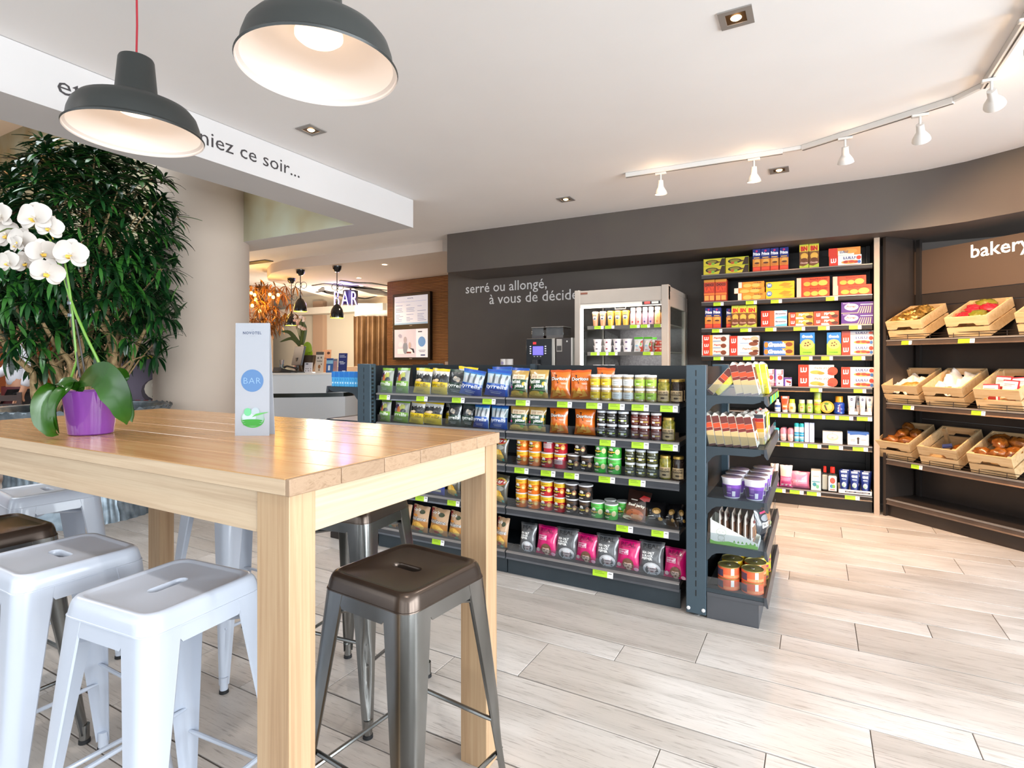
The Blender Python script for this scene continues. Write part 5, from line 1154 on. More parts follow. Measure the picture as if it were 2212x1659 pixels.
h1 = wgo('wl', 1818, 1887, 744, 765, 3, 0, 'lower'); h2 = wgo('wl', 1818, 1887, 722.5, 744, 3, h1+.0005, 'upper'); wgo('wld', 1818, 1887, 713.5, 722.5, 3, h1+h2+.001, '', .01)
wgo('wy', 1526, 1574, 779, 812, 4, label='yellow and brown biscuit box half hidden behind the end cap, fifth wall shelf')
CA = 'carton'
carton('ta', 'toiletry_box', 'box', 'white toiletry box with a red picture', .075, .15, .06, '#e9e6ea', [('r', 0, 0, .16, 1, '#7a5ab0'), ('e', .62, .5, .3, .14, '#d0484a'), ('r', .3, .68, .9, .74, '#d88a90'), ('r', .8, .7, .95, .98, '#e0606a'), ('e', .5, .16, .1, .05, '#5a3a4a')], '#a88ac8', '#efecef')
carton('tb2', 'toiletry_box', 'box', 'small purple and white box', .07, .09, .06, '#e6dfe6', [('r', 0, .0, .2, 1, '#5a3a9a'), ('r', .2, .8, 1, 1, '#5a3a8a'), ('p', [(.3, .7), (.95, .55), (.9, .3), (.35, .45)], '#8a2c34'), ('e', .8, .18, .1, .08, '#4a3038')], '#6a4aa8', '#e9e4ea')
wgo('ta', 1656, 1672, 789, 825, 4); wgo('ta', 1674, 1692, 790, 825.5, 4); wgo('tb2', 1693, 1710, 807, 825.5, 4)
stack('wpa', 1724.6, 1801.7, (781, 804, 828), 4); stack('wl', 1817.5, 1888, (787, 808.5, 830.5), 4)
# toiletries: sixth to bottom shelf
def bottle(key, name, cat, look, prof, col, lidp, lidc, label, R, lv, arc=2.2, sy=1.):
    jar(key, name, cat, look, R, [(prof, M(col, .3, coat=.3), name), (lidp, M(lidc, .35, coat=.2), 'cap')], label, lv=lv, arc=arc)
bottle('b1', 'lotion_bottle', 'bottle', 'small white and blue bottle', [(.001, 0), (.022, 0), (.025, .004), (.025, .07), (.02, .082), (.012, .088)], '#dfe3ee', [(.012, .087), (.013, .088), (.011, .11), (.001, .112)], '#eef0f4', [('r', 0, .55, 1, .9, '#3a5a9c'), ('r', 0, .1, 1, .3, '#8aa8dc')], .025, (.006, .07))
def tube_(key, look, c, capc, label, W=.06, H=.13):
    mb = MB(); n = 20
    def ring(z, t):
        return [((W/2*(.72+.28*t))*math.cos(2*pi*i/n), (.02*(1-t)+.001)*math.sin(2*pi*i/n), z) for i in range(n)]
    mb.rings([ring(H*.16+H*.84*k/8, k/8) for k in range(9)], M(c, .3, coat=.3), True, True, True); me = mb.mesh('cream_tube')
    mb = MB(); mb.lathe([(.001, 0), (W*.32, 0), (W*.33, H*.158), (.001, H*.159)], n, M(capc, .35), sy=.8); cp = mb.mesh('cap')
    mb = MB(); sf = lambda u, v, k: ((u-.5)*W*.62, -((.02*(1-v)+.001)*math.sqrt(max(0, 1-((u-.5)*.62*2/(.72+.28*v))**2))+.0004+k), H*.17+v*H*.81)
    prn(mb, label, sf); pack(key, 'cream_tube', 'tube', look, (W, .04, H), [('cream_tube', me), ('cap', cp), ('label', mb.mesh('label'))])
tube_('t1', 'orange-red cream tube', '#c9501c', '#e4dcd8', [('r', 0, .84, 1, 1, '#e2cfc6'), ('r', 0, .1, 1, .4, '#d9793a'), ('r', .1, .18, .9, .3, '#e8c9b0'), ('r', .1, .5, .9, .75, '#b8421a')])
bottle('b2', 'lotion_bottle', 'bottle', 'cream bottle with a lime cap', [(.001, 0), (.03, 0), (.034, .006), (.036, .045), (.03, .078), (.026, .084)], '#d9cfa6', [(.026, .083), (.027, .084), (.026, .115), (.024, .118), (.001, .118)], '#b9cc2c', [('r', .25, .3, .75, .7, '#d9a83c'), ('e', .5, .5, .16, .16, '#b8862c')], .0355, (.01, .07), 1.6)
bottle('b3', 'lotion_bottle', 'bottle', 'green bottle with a grey-white cap', [(.001, 0), (.03, 0), (.034, .006), (.035, .06), (.029, .08), (.027, .084)], '#8fb04a', [(.027, .083), (.028, .084), (.028, .112), (.026, .114), (.001, .114)], '#c4c8ba', [('r', .2, .05, .8, .9, '#e6c9a0'), ('r', .28, .5, .72, .8, '#d98a4a'), ('r', .3, .2, .7, .4, '#d9a07a')], .0355, (.01, .065), 1.6)
bottle('b4', 'spray_can', 'spray can', 'tall green spray can', [(.001, 0), (.029, 0), (.031, .003), (.031, .12), (.029, .126)], '#a4bc34', [(.029, .125), (.0305, .126), (.0305, .172), (.029, .175), (.001, .175)], '#93a64c', [('r', 0, .55, 1, .68, '#d9824a'), ('r', 0, .8, 1, .95, '#c9cfae'), ('e', .5, .28, .3, .12, '#dcd84a')], .031, (.006, .12))
mb = MB(Matrix.Rotation(pi/2-.15, 4, 'X') ); mb.lathe([(.001, 0), (.049, 0), (.05, .003), (.05, .02), (.052, .021), (.052, .034), (.05, .036), (.001, .036)], 32, M('#d9a41c', .35)); tin_b = mb.mesh('cream_tin')
mb = MB(Matrix.Rotation(pi/2-.15, 4, 'X')); TPf = lambda u, v, k: (.044*u, .044*v, .0364+k)
prn(mb, [('e', 0, 0, 1, 1, '#2a2214'), ('e', 0, 0, .94, .94, '#d9b04a'), ('p', [(-.55, .3), (-.3, .45), (.1, -.7), (-.2, -.7)], '#3a2c1c'), ('e', -.1, .62, .4, .2, '#4a7a2c'), ('e', .45, .1, .4, .5, '#e0bd6a')], TPf); tin_f = mb.mesh('printed_lid')
x = xat(1786.5, WY_+.04); r_ = .052
o = link('cream_tin', tin_b, None, (x, WY_+.045, ZW[5]+r_+.001)); link('printed_lid', tin_f, o); tag(o, 'round yellow cream tin standing on edge on the sixth wall shelf', 'tin')
bottle('b5', 'sun_lotion_bottle', 'bottle', 'blue sun-lotion bottle with an orange cap', [(.001, 0), (.04, 0), (.045, .005), (.045, .02), (.043, .024), (.045, .03), (.045, .05), (.043, .054), (.045, .06), (.045, .088), (.03, .098)], '#1c3f9a', [(.03, .097), (.031, .098), (.031, .143), (.029, .146), (.001, .146)], '#e39a1c', [('t', 'SUN', .48, .15, .5, .16, '#e8ecf4', {'b': .03, 'up': 1}), ('t', 'protect', .62, .15, .6, .1, '#e0703a', {'b': .03, 'up': 1}), ('e', .45, .84, .14, .1, '#dfe6f2'), ('e', .42, .88, .12, .08, '#1c3f9a')], .0455, (.006, .09), 1.6)
tube_('t2', 'white cream tube with a dark blue disc', '#dfd9d8', '#d9d2d0', [('e', .5, .78, .3, .085, '#20285a'), ('r', .26, .77, .74, .795, '#e4e4ec'), ('r', .05, .42, .95, .55, '#9fc0d0'), ('r', .15, .28, .85, .36, '#e0bfae')], W=.075, H=.135)
wgo('b1', 1673, 1686, 861, 888, 5); wgo('t1', 1686.5, 1704.5, 854, 888.5, 5); wgo('b2', 1702, 1719, 861, 889.5, 5); wgo('b3', 1724, 1740, 862, 890, 5); wgo('b3', 1741, 1757, 862, 890.5, 5); wgo('b4', 1758, 1774.5, 846, 891, 5); wgo('b5', 1801, 1825, 854.5, 893, 5)
def tray(px0, px1, y0, dpt, z, h, label, col='#e6e0dc', letters=None):
    xa, xb = xat(px0, y0), xat(px1, y0); w2 = (xb-xa)
    mb = MB(); mb.box((0, 0, 0), (w2, dpt, .003), col); mb.box((0, 0, 0), (w2, .002, h), col); mb.box((0, dpt-.002, 0), (w2, dpt, h*1.6), col); mb.box((0, 0, 0), (.002, dpt, h), col); mb.box((w2-.002, 0, 0), (w2, dpt, h), col)
    o = link('display_tray', mb.mesh('display_tray'), None, (xa, y0, z)); tag(o, label, 'display tray')
    if letters:
        mb = MB(); prn(mb, [('r', .2, .35, .94, .68, '#2c2a34'), ('t', letters, .24, .42, .66, .2, '#e9e6ea', {'b': .02})], lambda u, v, k: (u*w2, -k, v*h), True); link('lettering', mb.mesh('lettering'), o)
    return (xa+xb)/2
tray(1833, 1854, WF+.004, .09, ZW[5]+.0008, .03, 'white card tray under the single cream tube, sixth wall shelf'); tray(1858, 1884, WF+.004, .09, ZW[5]+.0008, .03, 'white card tray under the paired cream tubes, sixth wall shelf')
for p, b in (((1831, 1849), 0), ((1849, 1862), .05), ((1856, 1871), 0), ((1871, 1887), 0)): goods('t2', p[0], p[1], WF+.012, ZW[5]+.004, SN[5], .155, back=b)
bottle('r1', 'roll_on', 'deodorant', 'pink roll-on deodorant', [(.001, 0), (.022, 0), (.0255, .005), (.0255, .05), (.025, .054)], '#e6c6c6', [(.025, .053), (.0262, .054), (.026, .085), (.018, .098), (.001, .1)], '#d9889c', [('r', 0, .45, 1, .6, '#e8a8a4'), ('r', .25, .1, .75, .36, '#dc9a8c')], .0256, (.006, .05))
bottle('r2', 'spray_can', 'spray can', 'teal and white spray can', [(.001, 0), (.019, 0), (.0205, .003), (.0205, .108), (.0195, .11)], '#d9e2e6', [(.0195, .109), (.0205, .11), (.0205, .13), (.014, .137), (.001, .138)], '#2aa8b4', [('r', 0, .0, 1, .12, '#2a9cb8'), ('r', 0, .34, 1, .64, '#1f8fc0'), ('r', 0, .46, 1, .52, '#9ad4e4'), ('r', 0, .16, 1, .22, '#6fc0cc')], .0205, (.004, .108))
carton('r3', 'toiletry_box', 'box', 'tall lilac box', .036, .155, .036, '#c3c6e4', [('r', 0, .86, 1, 1, '#a8b8e0'), ('r', .2, .2, .8, .5, '#d4d2ea'), ('e', .5, .68, .2, .06, '#b0b4d8')], '#b4b8dc', '#b8c4e6')
wgo('r1', 1685, 1698.5, 921.5, 949.5, 6); wgo('r1', 1701, 1714, 922, 950, 6); goods('r1', 1687, 1701, WY_+.055, ZW[6]+.0008, SN[6], .115, label='pink roll-on deodorant behind the first one on the seventh wall shelf'); goods('r1', 1702, 1716, WY_+.055, ZW[6]+.0008, SN[6], .115, label='pink roll-on deodorant behind the second one on the seventh wall shelf')
wgo('r2', 1672, 1683, 921, 948, 6, label='teal deodorant half hidden behind the end cap, seventh wall shelf')
for p in ((1715.5, 1726), (1726.5, 1737)): wgo('r2', p[0], p[1], 912, 952, 6)
for p in ((1738, 1747.5), (1748.5, 1759)): wgo('r3', p[0], p[1], 911, 953, 6)
def padbox(key, look, c, front, top): 
    carton(key, 'hygiene_pack', 'pack', look, .17, .115, .10, c, front, c, top)
padbox('k1', 'clear pack of white cotton pads with a round label', '#ded8d4', [('e', .5, .55, .3, .3, '#d9c0a4'), ('e', .5, .6, .24, .2, '#e3d6c8'), ('e', .5, .9, .02, .03, '#6a6a6a'), ('r', .2, .12, .8, .2, '#c4c0ba'), ('e', .5, .5, .06, .06, '#b0a4a0')], '#c9cdd0')
padbox('k2', 'white hygiene pack with a blue top', '#d9d6d6', [('r', 0, .84, 1, 1, '#3a64ac'), ('p', [(.1, .84), (.9, .84), (.9, .76), (.5, .8), (.1, .74)], '#3a64ac'), ('r', .46, .1, .54, .5, '#3a2c2a'), ('e', .5, .5, .06, .1, '#3a2c2a'), ('r', .14, .3, .36, .34, '#a8a4a4'), ('r', .14, .4, .36, .44, '#a8a4a4'), ('r', .64, .4, .86, .44, '#a8a4a4')], '#3a64ac')
wgo('k1', 1777, 1820, 931, 957, 6); wgo('k2', 1831, 1877, 929, 958, 6)
bag('k3', 'clear bag of pink and white cotton pads', .075, .2, .07, '#d9c9c6', [('r', 0, .0, 1, .5, '#d4548c'), ('r', .1, .3, .9, .46, '#e58ab0'), ('r', .1, .06, .9, .14, '#e9e0e2'), ('r', .05, .5, .95, .8, '#e2cfc4'), ('r', .1, .2, .9, .24, '#c23a78')], name='cotton_pad_bag', cat='bag', seed=31)
bag('k4', 'soft pink hygiene pouch', .16, .115, .08, '#df7fa0', [('r', .12, .3, .88, .55, '#e79ab4'), ('t', 'protect', .25, .38, .5, .12, '#f4dfe6', {'b': .02}), ('p', [(0, .85), (1, .85), (.85, 1), (.15, 1)], '#c8587e'), ('e', .12, .35, .03, .05, '#c8486e')], name='hygiene_pouch', cat='pouch', seed=32)
carton('k5', 'toiletry_box', 'box', 'white box with a teal pattern', .075, .15, .12, '#ddd8d4', [('r', 0, .0, 1, .5, '#c9d6d0'), ('e', .35, .3, .2, .1, '#3a8a98'), ('e', .65, .2, .16, .1, '#6fb08a'), ('r', .1, .42, .9, .47, '#5a9aa8'), ('r', .2, .7, .8, .75, '#b9b4b0')], '#cfcac6', '#d9d5d2')
def clearb(key, look, lab):
    mb = MB(); mb.cham((-.035, -.018, 0), (.035, .018, .105), GLASS, .008); mb.cham((-.03, -.014, .003), (.03, .014, .09), M('#d4cec6', .2), .006); me = mb.mesh('clear_bottle')
    mb = MB(); mb.lathe([(.001, .105), (.017, .105), (.018, .108), (.017, .138), (.001, .14)], 20, M('#c9281c', .35)); cp = mb.mesh('cap')
    ms = [('clear_bottle', me), ('cap', cp)]
    if lab: mb = MB(); prn(mb, [('r', .08, .05, .92, .82, '#e6dcd8'), ('e', .5, .6, .28, .16, '#d9584a'), ('e', .42, .3, .2, .1, '#4a8ab4'), ('e', .62, .3, .16, .1, '#7fae4a'), ('r', .25, .1, .75, .15, '#c06a5a')], lambda u, v, k: (-.035+.07*u, -.0182-k, .105*v), True); ms.append(('label', mb.mesh('label')))
    pack(key, 'clear_bottle', 'bottle', look, (.07, .036, .14), ms)
clearb('k6', 'clear bottle with a red cap and fruit label', 1); clearb('k7', 'clear unlabelled bottle with a red cap', 0)
tube_('k8', 'navy detergent tube with white lettering', '#1c2f78', '#22356f', [('r', 0, .9, 1, 1, '#dfe2ea'), ('t', 'GENIE', .04, .66, .92, .14, '#eef0f6', {'b': .05}), ('r', .14, .52, .86, .58, '#b9c8e4'), ('e', .5, .25, .36, .14, '#cfd9d4'), ('e', .4, .2, .16, .08, '#8fb49a')], W=.095, H=.165)
wgo('k3', 1664, 1682, 1000, 1048, 7); wgo('k3', 1684, 1712, 1002, 1049, 7); wgo('k4', 1704, 1750, 1018, 1054, 7); wgo('k5', 1752, 1773.5, 1016, 1058, 7); wgo('k7', 1775, 1789, 1007, 1060, 7, back=.02); wgo('k6', 1788, 1809, 1008, 1062, 7)
tray(1811, 1884, WF+.004, .16, ZW[7]+.0008, .036, 'white card tray of navy tubes on the bottom wall shelf', letters='lave linge - format voyage')
for p in ((1812.5, 1834), (1835, 1857), (1858.5, 1880.5)): goods('k8', p[0], p[1], WF+.012, ZW[7]+.005, SN[7], .185)
for p in ((1816, 1838), (1840, 1862), (1862, 1884)): goods('k8', p[0], p[1], WF+.075, ZW[7]+.005, 'rear row, bottom wall shelf', .185)

# ================================================================== COOLED CABINET, COFFEE MACHINE
GRY = mottled('fridge_grey', '#a49a90', '#aca298', 4, .4, .2); GRL = M('#c6bdb3', .4)
CX0, CX1, CY0, CY1, CZ = -2.02, -1.135, 4.93, 5.74, 1.925
fr = thing('open_cooler', 'tall grey open-front cooled display cabinet against the dark wall', 'cooler', ((CX0+CX1)/2, (CY0+CY1)/2, 0)); F0 = Vector(((CX0+CX1)/2, (CY0+CY1)/2, 0))
def fpart(mb, name, parent=fr, **k):
    mb.v = [(x-F0.x, y-F0.y, z) for x, y, z in mb.v]; return mb.obj(name, parent, **k)
fpart(MB().box((CX0, CY0, 0), (CX0+.055, CY0+.075, CZ), GRY), 'front_post', bevel=.004); fpart(MB().box((CX1-.062, CY0, 0), (CX1, CY0+.075, CZ+.005), GRY), 'front_post', bevel=.004)
fpart(MB().box((CX0, CY0+.005, 1.795), (CX1, CY0+.06, CZ-.006), GRY).box((CX0, CY0+.06, CZ-.05), (CX1, CY1, CZ-.006), GRY).box((CX1-.03, CY0+.07, 1.74), (CX1-.002, CY1, CZ-.006), GRY), 'canopy', bevel=.003)
fpart(MB().box((CX0+.055, CY0+.012, 1.757), (CX1-.062, CY0+.05, 1.794), M('#efe6da', .4)), 'light_strip')
o = fpart(MB().box((CX0+.055, CY0+.03, 1.755), (CX1-.062, CY0+.05, 1.760), M('#fff4e4', .4, e=3.)), 'lamp_tube')
fpart(MB().box((CX0+.056, CY0+.02, .35), (CX0+.074, CY0+.045, 1.755), M('#fffaf2', .4, e=3.)), 'lamp_tube')
fpart(MB().box((-1.37, CY0+.008, 1.762), (-1.21, CY0+.0118, 1.79), M('#2a2624', .4)).box((-1.35, CY0+.006, 1.768), (-1.30, CY0+.0079, 1.786), M('#d8403a', .4, e=1.5)).box((-1.285, CY0+.006, 1.768), (-1.225, CY0+.0079, 1.786), M('#e6e0d8', .4)), 'thermostat')
fpart(MB().box((CX0+.06, CY0+.0025, 1.885), (CX0+.13, CY0+.0048, 1.903), M('#7a4a3a', .4)), 'maker_plate')
fpart(MB().tube([(-1.63, CY0+.03, 1.757), (-1.63, CY0+.03, 1.735), (-1.53, CY0+.03, 1.735), (-1.53, CY0+.03, 1.757)], .006, '#e6e2dc', 8), 'blind_handle')
PERF = mottled('perforated_steel', '#54504f', '#6b6765', 60, .4, .5)
fpart(MB().box((CX0+.02, CY1-.03, .3), (CX1-.02, CY1, CZ-.05), PERF), 'back_panel'); fpart(MB().box((CX0+.02, CY0+.02, 0), (CX1-.02, CY1, .5), GRY), 'base')
fpart(MB().box((CX0, CY0+.075, .5), (CX0+.008, CY1, 1.78), GLASS), 'side_glass'); fpart(MB().box((CX1-.008, CY0+.075, .5), (CX1, CY1-.02, 1.745), GLASS), 'side_glass')
fpart(MB().box((CX1-.03, CY1-.12, .5), (CX1, CY1-.06, 1.745), GRL).box((CX1-.03, CY1-.02, .5), (CX1, CY1, CZ-.006), GRY).box((CX0, CY1-.03, .5), (CX0+.03, CY1, CZ-.006), GRY), 'rear_frame')
FSY = CY0+.13; FS = [ony(1350, 702, FSY).z, ony(1350, 760, FSY).z, ony(1350, 798, FSY).z-.02]
for i, z in enumerate(FS):
    s = fpart(MB().box((CX0+.08, FSY, z-.012), (CX1-.03, CY1-.05, z), M('#c9c2bc', .35, .3)), 'shelf')
    fpart(MB().box((CX0+.085, FSY-.012, z-.034), (CX1-.03, FSY-.001, z-.001), M('#5a5652', .4)), 'shelf_lip', s)
    fpart(MB().box((CX0+.22, FSY+.05, z-.022), (CX1-.06, FSY+.075, z-.0125), M('#f6f4ff', .4, e=4.)), 'lamp_tube', s)
    for x in (CX0+.20,): 
        pr = [(FSY+.02, z-.013), (CY1-.05, z-.013), (CY1-.05, z-.16), (CY1-.10, z-.08), (FSY+.12, z-.03)]
        mb = MB(); vs = [(x, a, b) for a, b in pr]+[(x+.006, a, b) for a, b in pr]; mb.add(vs, [(0, 1, 2, 3, 4), (9, 8, 7, 6, 5)]+[(k, (k+1) % 5, 5+(k+1) % 5, 5+k) for k in range(5)], SHELF2); fpart(mb, 'bracket', s)
    for (a, b) in ([(1284, 1304), (1307, 1327), (1361, 1382), (1384, 1404), (1413, 1433)], [(1276, 1295), (1296, 1314), (1315, 1334), (1389, 1412), (1413, 1436)], [])[i]:
        xa, xb = xat(a, FSY-.012), xat(b, FSY-.012); price_tag(s, (xa+xb)/2, FSY-.0125, z-.017, xb-xa, .03, 0, F0)
lamp('AREA', (-1.58, CY0+.12, 1.74), 2.2, (1, .97, .92), (-1.58, 5.4, 1.2), .7, .05); 
for z in FS[:2]: lamp('AREA', (-1.56, FSY+.09, z-.03), 1.6, (.95, .95, 1), (-1.56, 5.6, z-.25), .6, .04)
def cupv(key, look, c, lidc, lab, name='coffee_cup', H=.135, r0=.026, r1=.037, wide=0):
    jar(key, name, 'cup', look, lambda v: r0+(r1-r0)*(.08+.84*v), [([(.001, 0), (r0, 0), (r1, H*.9)], M(c, .35), name), ([(r1+.001, H*.88), (r1+.002, H*.93), (r1-.003, H), (.001, H)], M(lidc, .35), 'lid')], lab, lv=(H*.08, H*.84), arc=1.9)
clab = lambda: [('e', .5, .62, .36, .2, '#efe8de'), ('t', 'CAFE', .24, .66, .52, .1, '#2c2a30', {'b': .06}), ('e', .5, .54, .26, .08, '#4a4a54'), ('r', .2, .8, .8, .86, '#2c2a30')]
cupv('c1', 'brown milk-coffee cup', '#b9805a', '#d9b08c', clab()); cupv('c2', 'orange milk-coffee cup', '#e0a038', '#e6a42a', clab())
def smo(key, look, c, capc, mark): jar(key, 'smoothie_bottle', 'bottle', look, .026, [([(.001, 0), (.024, 0), (.027, .004), (.027, .085), (.02, .105), (.0185, .112)], M(c, .25, coat=.4), 'smoothie_bottle'), ([(.0185, .111), (.023, .112), (.023, .135), (.021, .138), (.001, .138)], M(capc, .4), 'cap')], [('r', .15, .45, .85, .9, '#f2dcd6'), ('e', .5, .2, .16, .1, mark), ('r', .25, .6, .75, .66, c)], lv=(.006, .085), arc=2.0)
smo('s1', 'pink smoothie bottle', '#e3a39c', '#ecc8bc', '#b8342c'); smo('s2', 'lilac smoothie bottle', '#c89aa8', '#e2ccc8', '#4a348a'); smo('s3', 'orange smoothie bottle', '#e9b070', '#f0dcc0', '#d98a34')
def fgo(key, p0, p1, i, h, lay='', dz=0, back=0, label=None): goods(key, p0, p1, FSY+.006, FS[i]+.001, ('top cooler shelf', 'second cooler shelf', 'lowest cooler shelf')[i], h, dz, layer=lay, back=back, label=label)
for k, a, b in (('c1', 1277, 1291), ('c1', 1292.5, 1307.5), ('c2', 1309, 1325), ('c2', 1325, 1341), ('c2', 1341, 1358)): fgo(k, a, b, 0, .137)
for k, a, b in (('s1', 1360, 1372), ('s1', 1372.5, 1384.5), ('s2', 1386, 1398), ('s2', 1399, 1411), ('s3', 1412.5, 1425.5), ('s3', 1427, 1439)): fgo(k, a, b, 0, .158)
ylab = lambda c: [('e', .5, .5, .3, .26, '#f4ecec'), ('e', .5, .5, .14, .16, c), ('r', .3, .46, .7, .52, '#4a4450')]
def yog(key, look, c): jar(key, 'yogurt_pot', 'pot', look, lambda v: .029+.008*v, [([(.001, 0), (.029, 0), (.038, .058)], M('#efe6e4', .35), 'yogurt_pot'), ([(.042, .057), (.042, .060), (.001, .0605)], M('#f2ecea', .35), 'lid')], ylab(c), lv=(.006, .052), arc=1.8)
yog('y1', 'white dessert pot with a grey mark', '#8a7a80'); yog('y2', 'white dessert pot with a red mark', '#c23a4a'); yog('y3', 'white dessert pot with a violet mark', '#6a3a7a')
for lay, dz in (('lower', 0), ('upper', .0615)):
    for k, a, b in (('y1', 1278, 1298), ('y2', 1300, 1319.5), ('y3', 1320.5, 1340), ('y3', 1341, 1363)): fgo(k, a, b, 1, .061, lay, dz)
bag('fb', 'white snack bag with a leafy green top', .085, .13, .05, '#e9e6e2', [('r', 0, .86, 1, 1, '#5cc02c'), ('p', [(.7, 0), (1, 0), (1, .8), (.8, .7), (.66, .4)], '#c8482c'), ('e', .35, .4, .18, .06, '#8ab4cc'), ('e', .4, .65, .2, .1, '#d9d0c4'), ('e', .8, .5, .1, .1, '#7fae4a'), ('r', .2, .1, .5, .14, '#d88a80')], name='fruit_bag', cat='bag', seed=41)
jar('fr', 'fruit_tub', 'tub', 'red fruit tub', .038, [([(.001, 0), (.036, 0), (.038, .045)], M('#b8381f', .3), 'fruit_tub'), ([(.039, .0445), (.040, .052), (.001, .053)], M('#d9cfc8', .2), 'lid')], [('r', 0, .35, 1, .7, '#e6c2b4'), ('e', .5, .5, .2, .2, '#d8452c')], lv=(.004, .044), arc=2.2)
for a, b in ((1368, 1388), (1389, 1408)): fgo('fb', a, b, 1, .135)
goods('fb', 1402, 1418, FSY+.07, FS[1]+.001, 'second cooler shelf', .132)
for lay, dz in (('lower', 0), ('upper', .0535)):
    for a, b in ((1413, 1430), (1431, 1447)): fgo('fr', a, b, 1, .053, lay, dz)
for a, b in ((1278, 1296), (1298, 1312), (1312, 1326)): fgo('y1', a, b, 2, .061)
# coffee corner: cupboard, machine, cups
kx0, kx1 = xat(1075, 5.2), xat(1236, 5.2)
cb = thing('coffee_cupboard', 'dark cupboard carrying the coffee machine beside the cooler', 'cupboard', ((kx0+kx1)/2, 5.5, 0)); K0 = Vector(((kx0+kx1)/2, 5.5, 0))
def kpart(mb, name, parent=cb, o=K0, **k):
    mb.v = [(x-o.x, y-o.y, z-o.z) for x, y, z in mb.v]; return mb.obj(name, parent, **k)
kpart(MB().box((kx0, 5.18, .08), (kx1, 5.8, 1.0), M('#3a3431', .5)), 'body'); kpart(MB().box((kx0-.01, 5.16, 1.0), (kx1, 5.82, 1.03), M('#57504b', .4)), 'worktop', bevel=.003)
for k in range(2):
    a = kx0+.01+k*(kx1-kx0-.02)/2; d_ = kpart(MB().box((a, 5.163, .1), (a+(kx1-kx0-.02)/2-.006, 5.179, .98), M('#3f3936', .45)), 'door', bevel=.002)
    kpart(MB().box((a+.3, 5.15, .75), (a+.312, 5.1625, .88), M('#9a9692', .3, .8)), 'handle', d_)
MY = 5.24
mx0, mx1, mx2 = xat(1136, MY), xat(1198, MY), xat(1238, MY)
mz = ony(1165, 731, MY).z
cm = thing('coffee_machine', 'black and silver coffee machine with a blue screen and bean hoppers', 'coffee machine', ((mx0+mx1)/2, MY+.2, 1.031)); C0 = Vector(((mx0+mx1)/2, MY+.2, 1.031))
mp = lambda mb, name, parent=cm, **k: kpart(mb, name, parent, C0, **k)
mp(MB().box((mx0, MY+.01, 1.031), (mx1-.004, MY+.42, mz), M('#b9b2aa', .3, .6)), 'housing', bevel=.006)
DB = ony(1165, 789, MY).z
fp = mp(MB().box((mx0+.004, MY, 1.20), (mx1-.035, MY+.0095, mz-.005), M('#17181c', .25)), 'front_panel', bevel=.003)
sx0, sx1, sz0, sz1 = xat(1151, MY), xat(1173.5, MY), ony(1162, 767, MY).z, ony(1162, 748, MY).z
mp(MB().box((sx0, MY-.002, sz0), (sx1, MY-.0003, sz1), M('#5a52e0', .3, e=1.6)), 'screen', fp)
mp(MB().box((sx0+.002, MY-.002, sz1+.02), (sx0+.04, MY-.0003, sz1+.045), M('#d8343a', .4, e=.4)), 'maker_badge', fp)
for c in (0, 1):
    for r in range(4): 
        xx = (sx0-.035, sx1+.018)[c]; mp(MB().box((xx, MY-.003, sz0+.012+r*.024), (xx+.016, MY-.0003, sz0+.024+r*.024), M('#d8d8e4', .4, e=.3)), 'button', fp)
for r in range(3): mp(MB().box((sx0+.012+r*.036, MY-.003, sz0-.018), (sx0+.026+r*.036, MY-.0003, sz0-.010), M('#c8c8d4', .4)), 'button', fp)
mp(MB().box((mx0+.03, MY-.03, 1.031), (mx1-.06, MY-.0005, 1.10), M('#8a8580', .3, .7)), 'drip_tray', bevel=.003); mp(MB().box((mx0+.10, MY-.05, 1.20), (mx0+.16, MY-.0005, 1.27), M('#2a2a2c', .3)), 'spout', bevel=.004)
hx = [xat(1143, MY), xat(1169, MY), xat(1174, MY), xat(1212, MY)]; hz = ony(1157, 706, MY).z
def hopper(a, b, z0, z1, bean, nm):
    h_ = mp(MB().box((a, MY+.06, z0), (b, MY+.26, z1), clear('hopper_plastic', '#c9c4c0', .3)), nm, bevel=.004)
    mp(MB().box((a-.003, MY+.056, z1+.0005), (b+.003, MY+.264, z1+.008), M('#8f8984', .3)), 'lid', h_)
    mp(MB().box((a+.004, MY+.064, z0+.001), (b-.004, MY+.256, z0+(z1-z0)*.28), bean), 'beans', h_)
hopper(hx[0], hx[1], mz+.001, hz-.008, mottled('coffee_beans', '#2c120a', '#5a2a16', 90, .4, 0, .3), 'hopper'); hopper(hx[2], hx[3], mz+.001, hz-.006, M('#9a928c', .5), 'hopper')
pm = thing('payment_unit', 'brown-black coin unit between the coffee machine and the cooler', 'payment unit', ((mx1+mx2)/2, MY+.2, 1.031)); P0 = Vector(((mx1+mx2)/2, MY+.2, 1.031))
pp_ = lambda mb, name, parent=pm, **k: kpart(mb, name, parent, P0, **k)
pp_(MB().box((mx1+.002, MY+.02, 1.031), (mx2-.03, MY+.4, mz), M('#3a3230', .35)), 'housing', bevel=.004); pp_(MB().box((mx2-.029, MY+.015, 1.031), (mx2-.012, MY+.4, mz+.001), M('#c0b8b0', .3, .5)), 'side_trim')
pp_(MB().box((mx1+.015, MY+.015, mz-.14), (mx1+.075, MY+.0195, mz-.01), M('#bdb6b0', .4)).box((mx1+.02, MY+.012, mz-.13), (mx1+.07, MY+.0149, mz-.08), M('#4a4644', .4)), 'coin_plate')
mb = MB(Matrix.Translation((mx2-.075-P0.x, MY+.0195-P0.y, mz-.035-P0.z)) @ Matrix.Rotation(pi/2, 4, 'X')); mb.lathe([(.009, 0), (.009, .003), (.001, .004)], 16, M('#d4d0ca', .3, .5)); mb.obj('lock', pm)
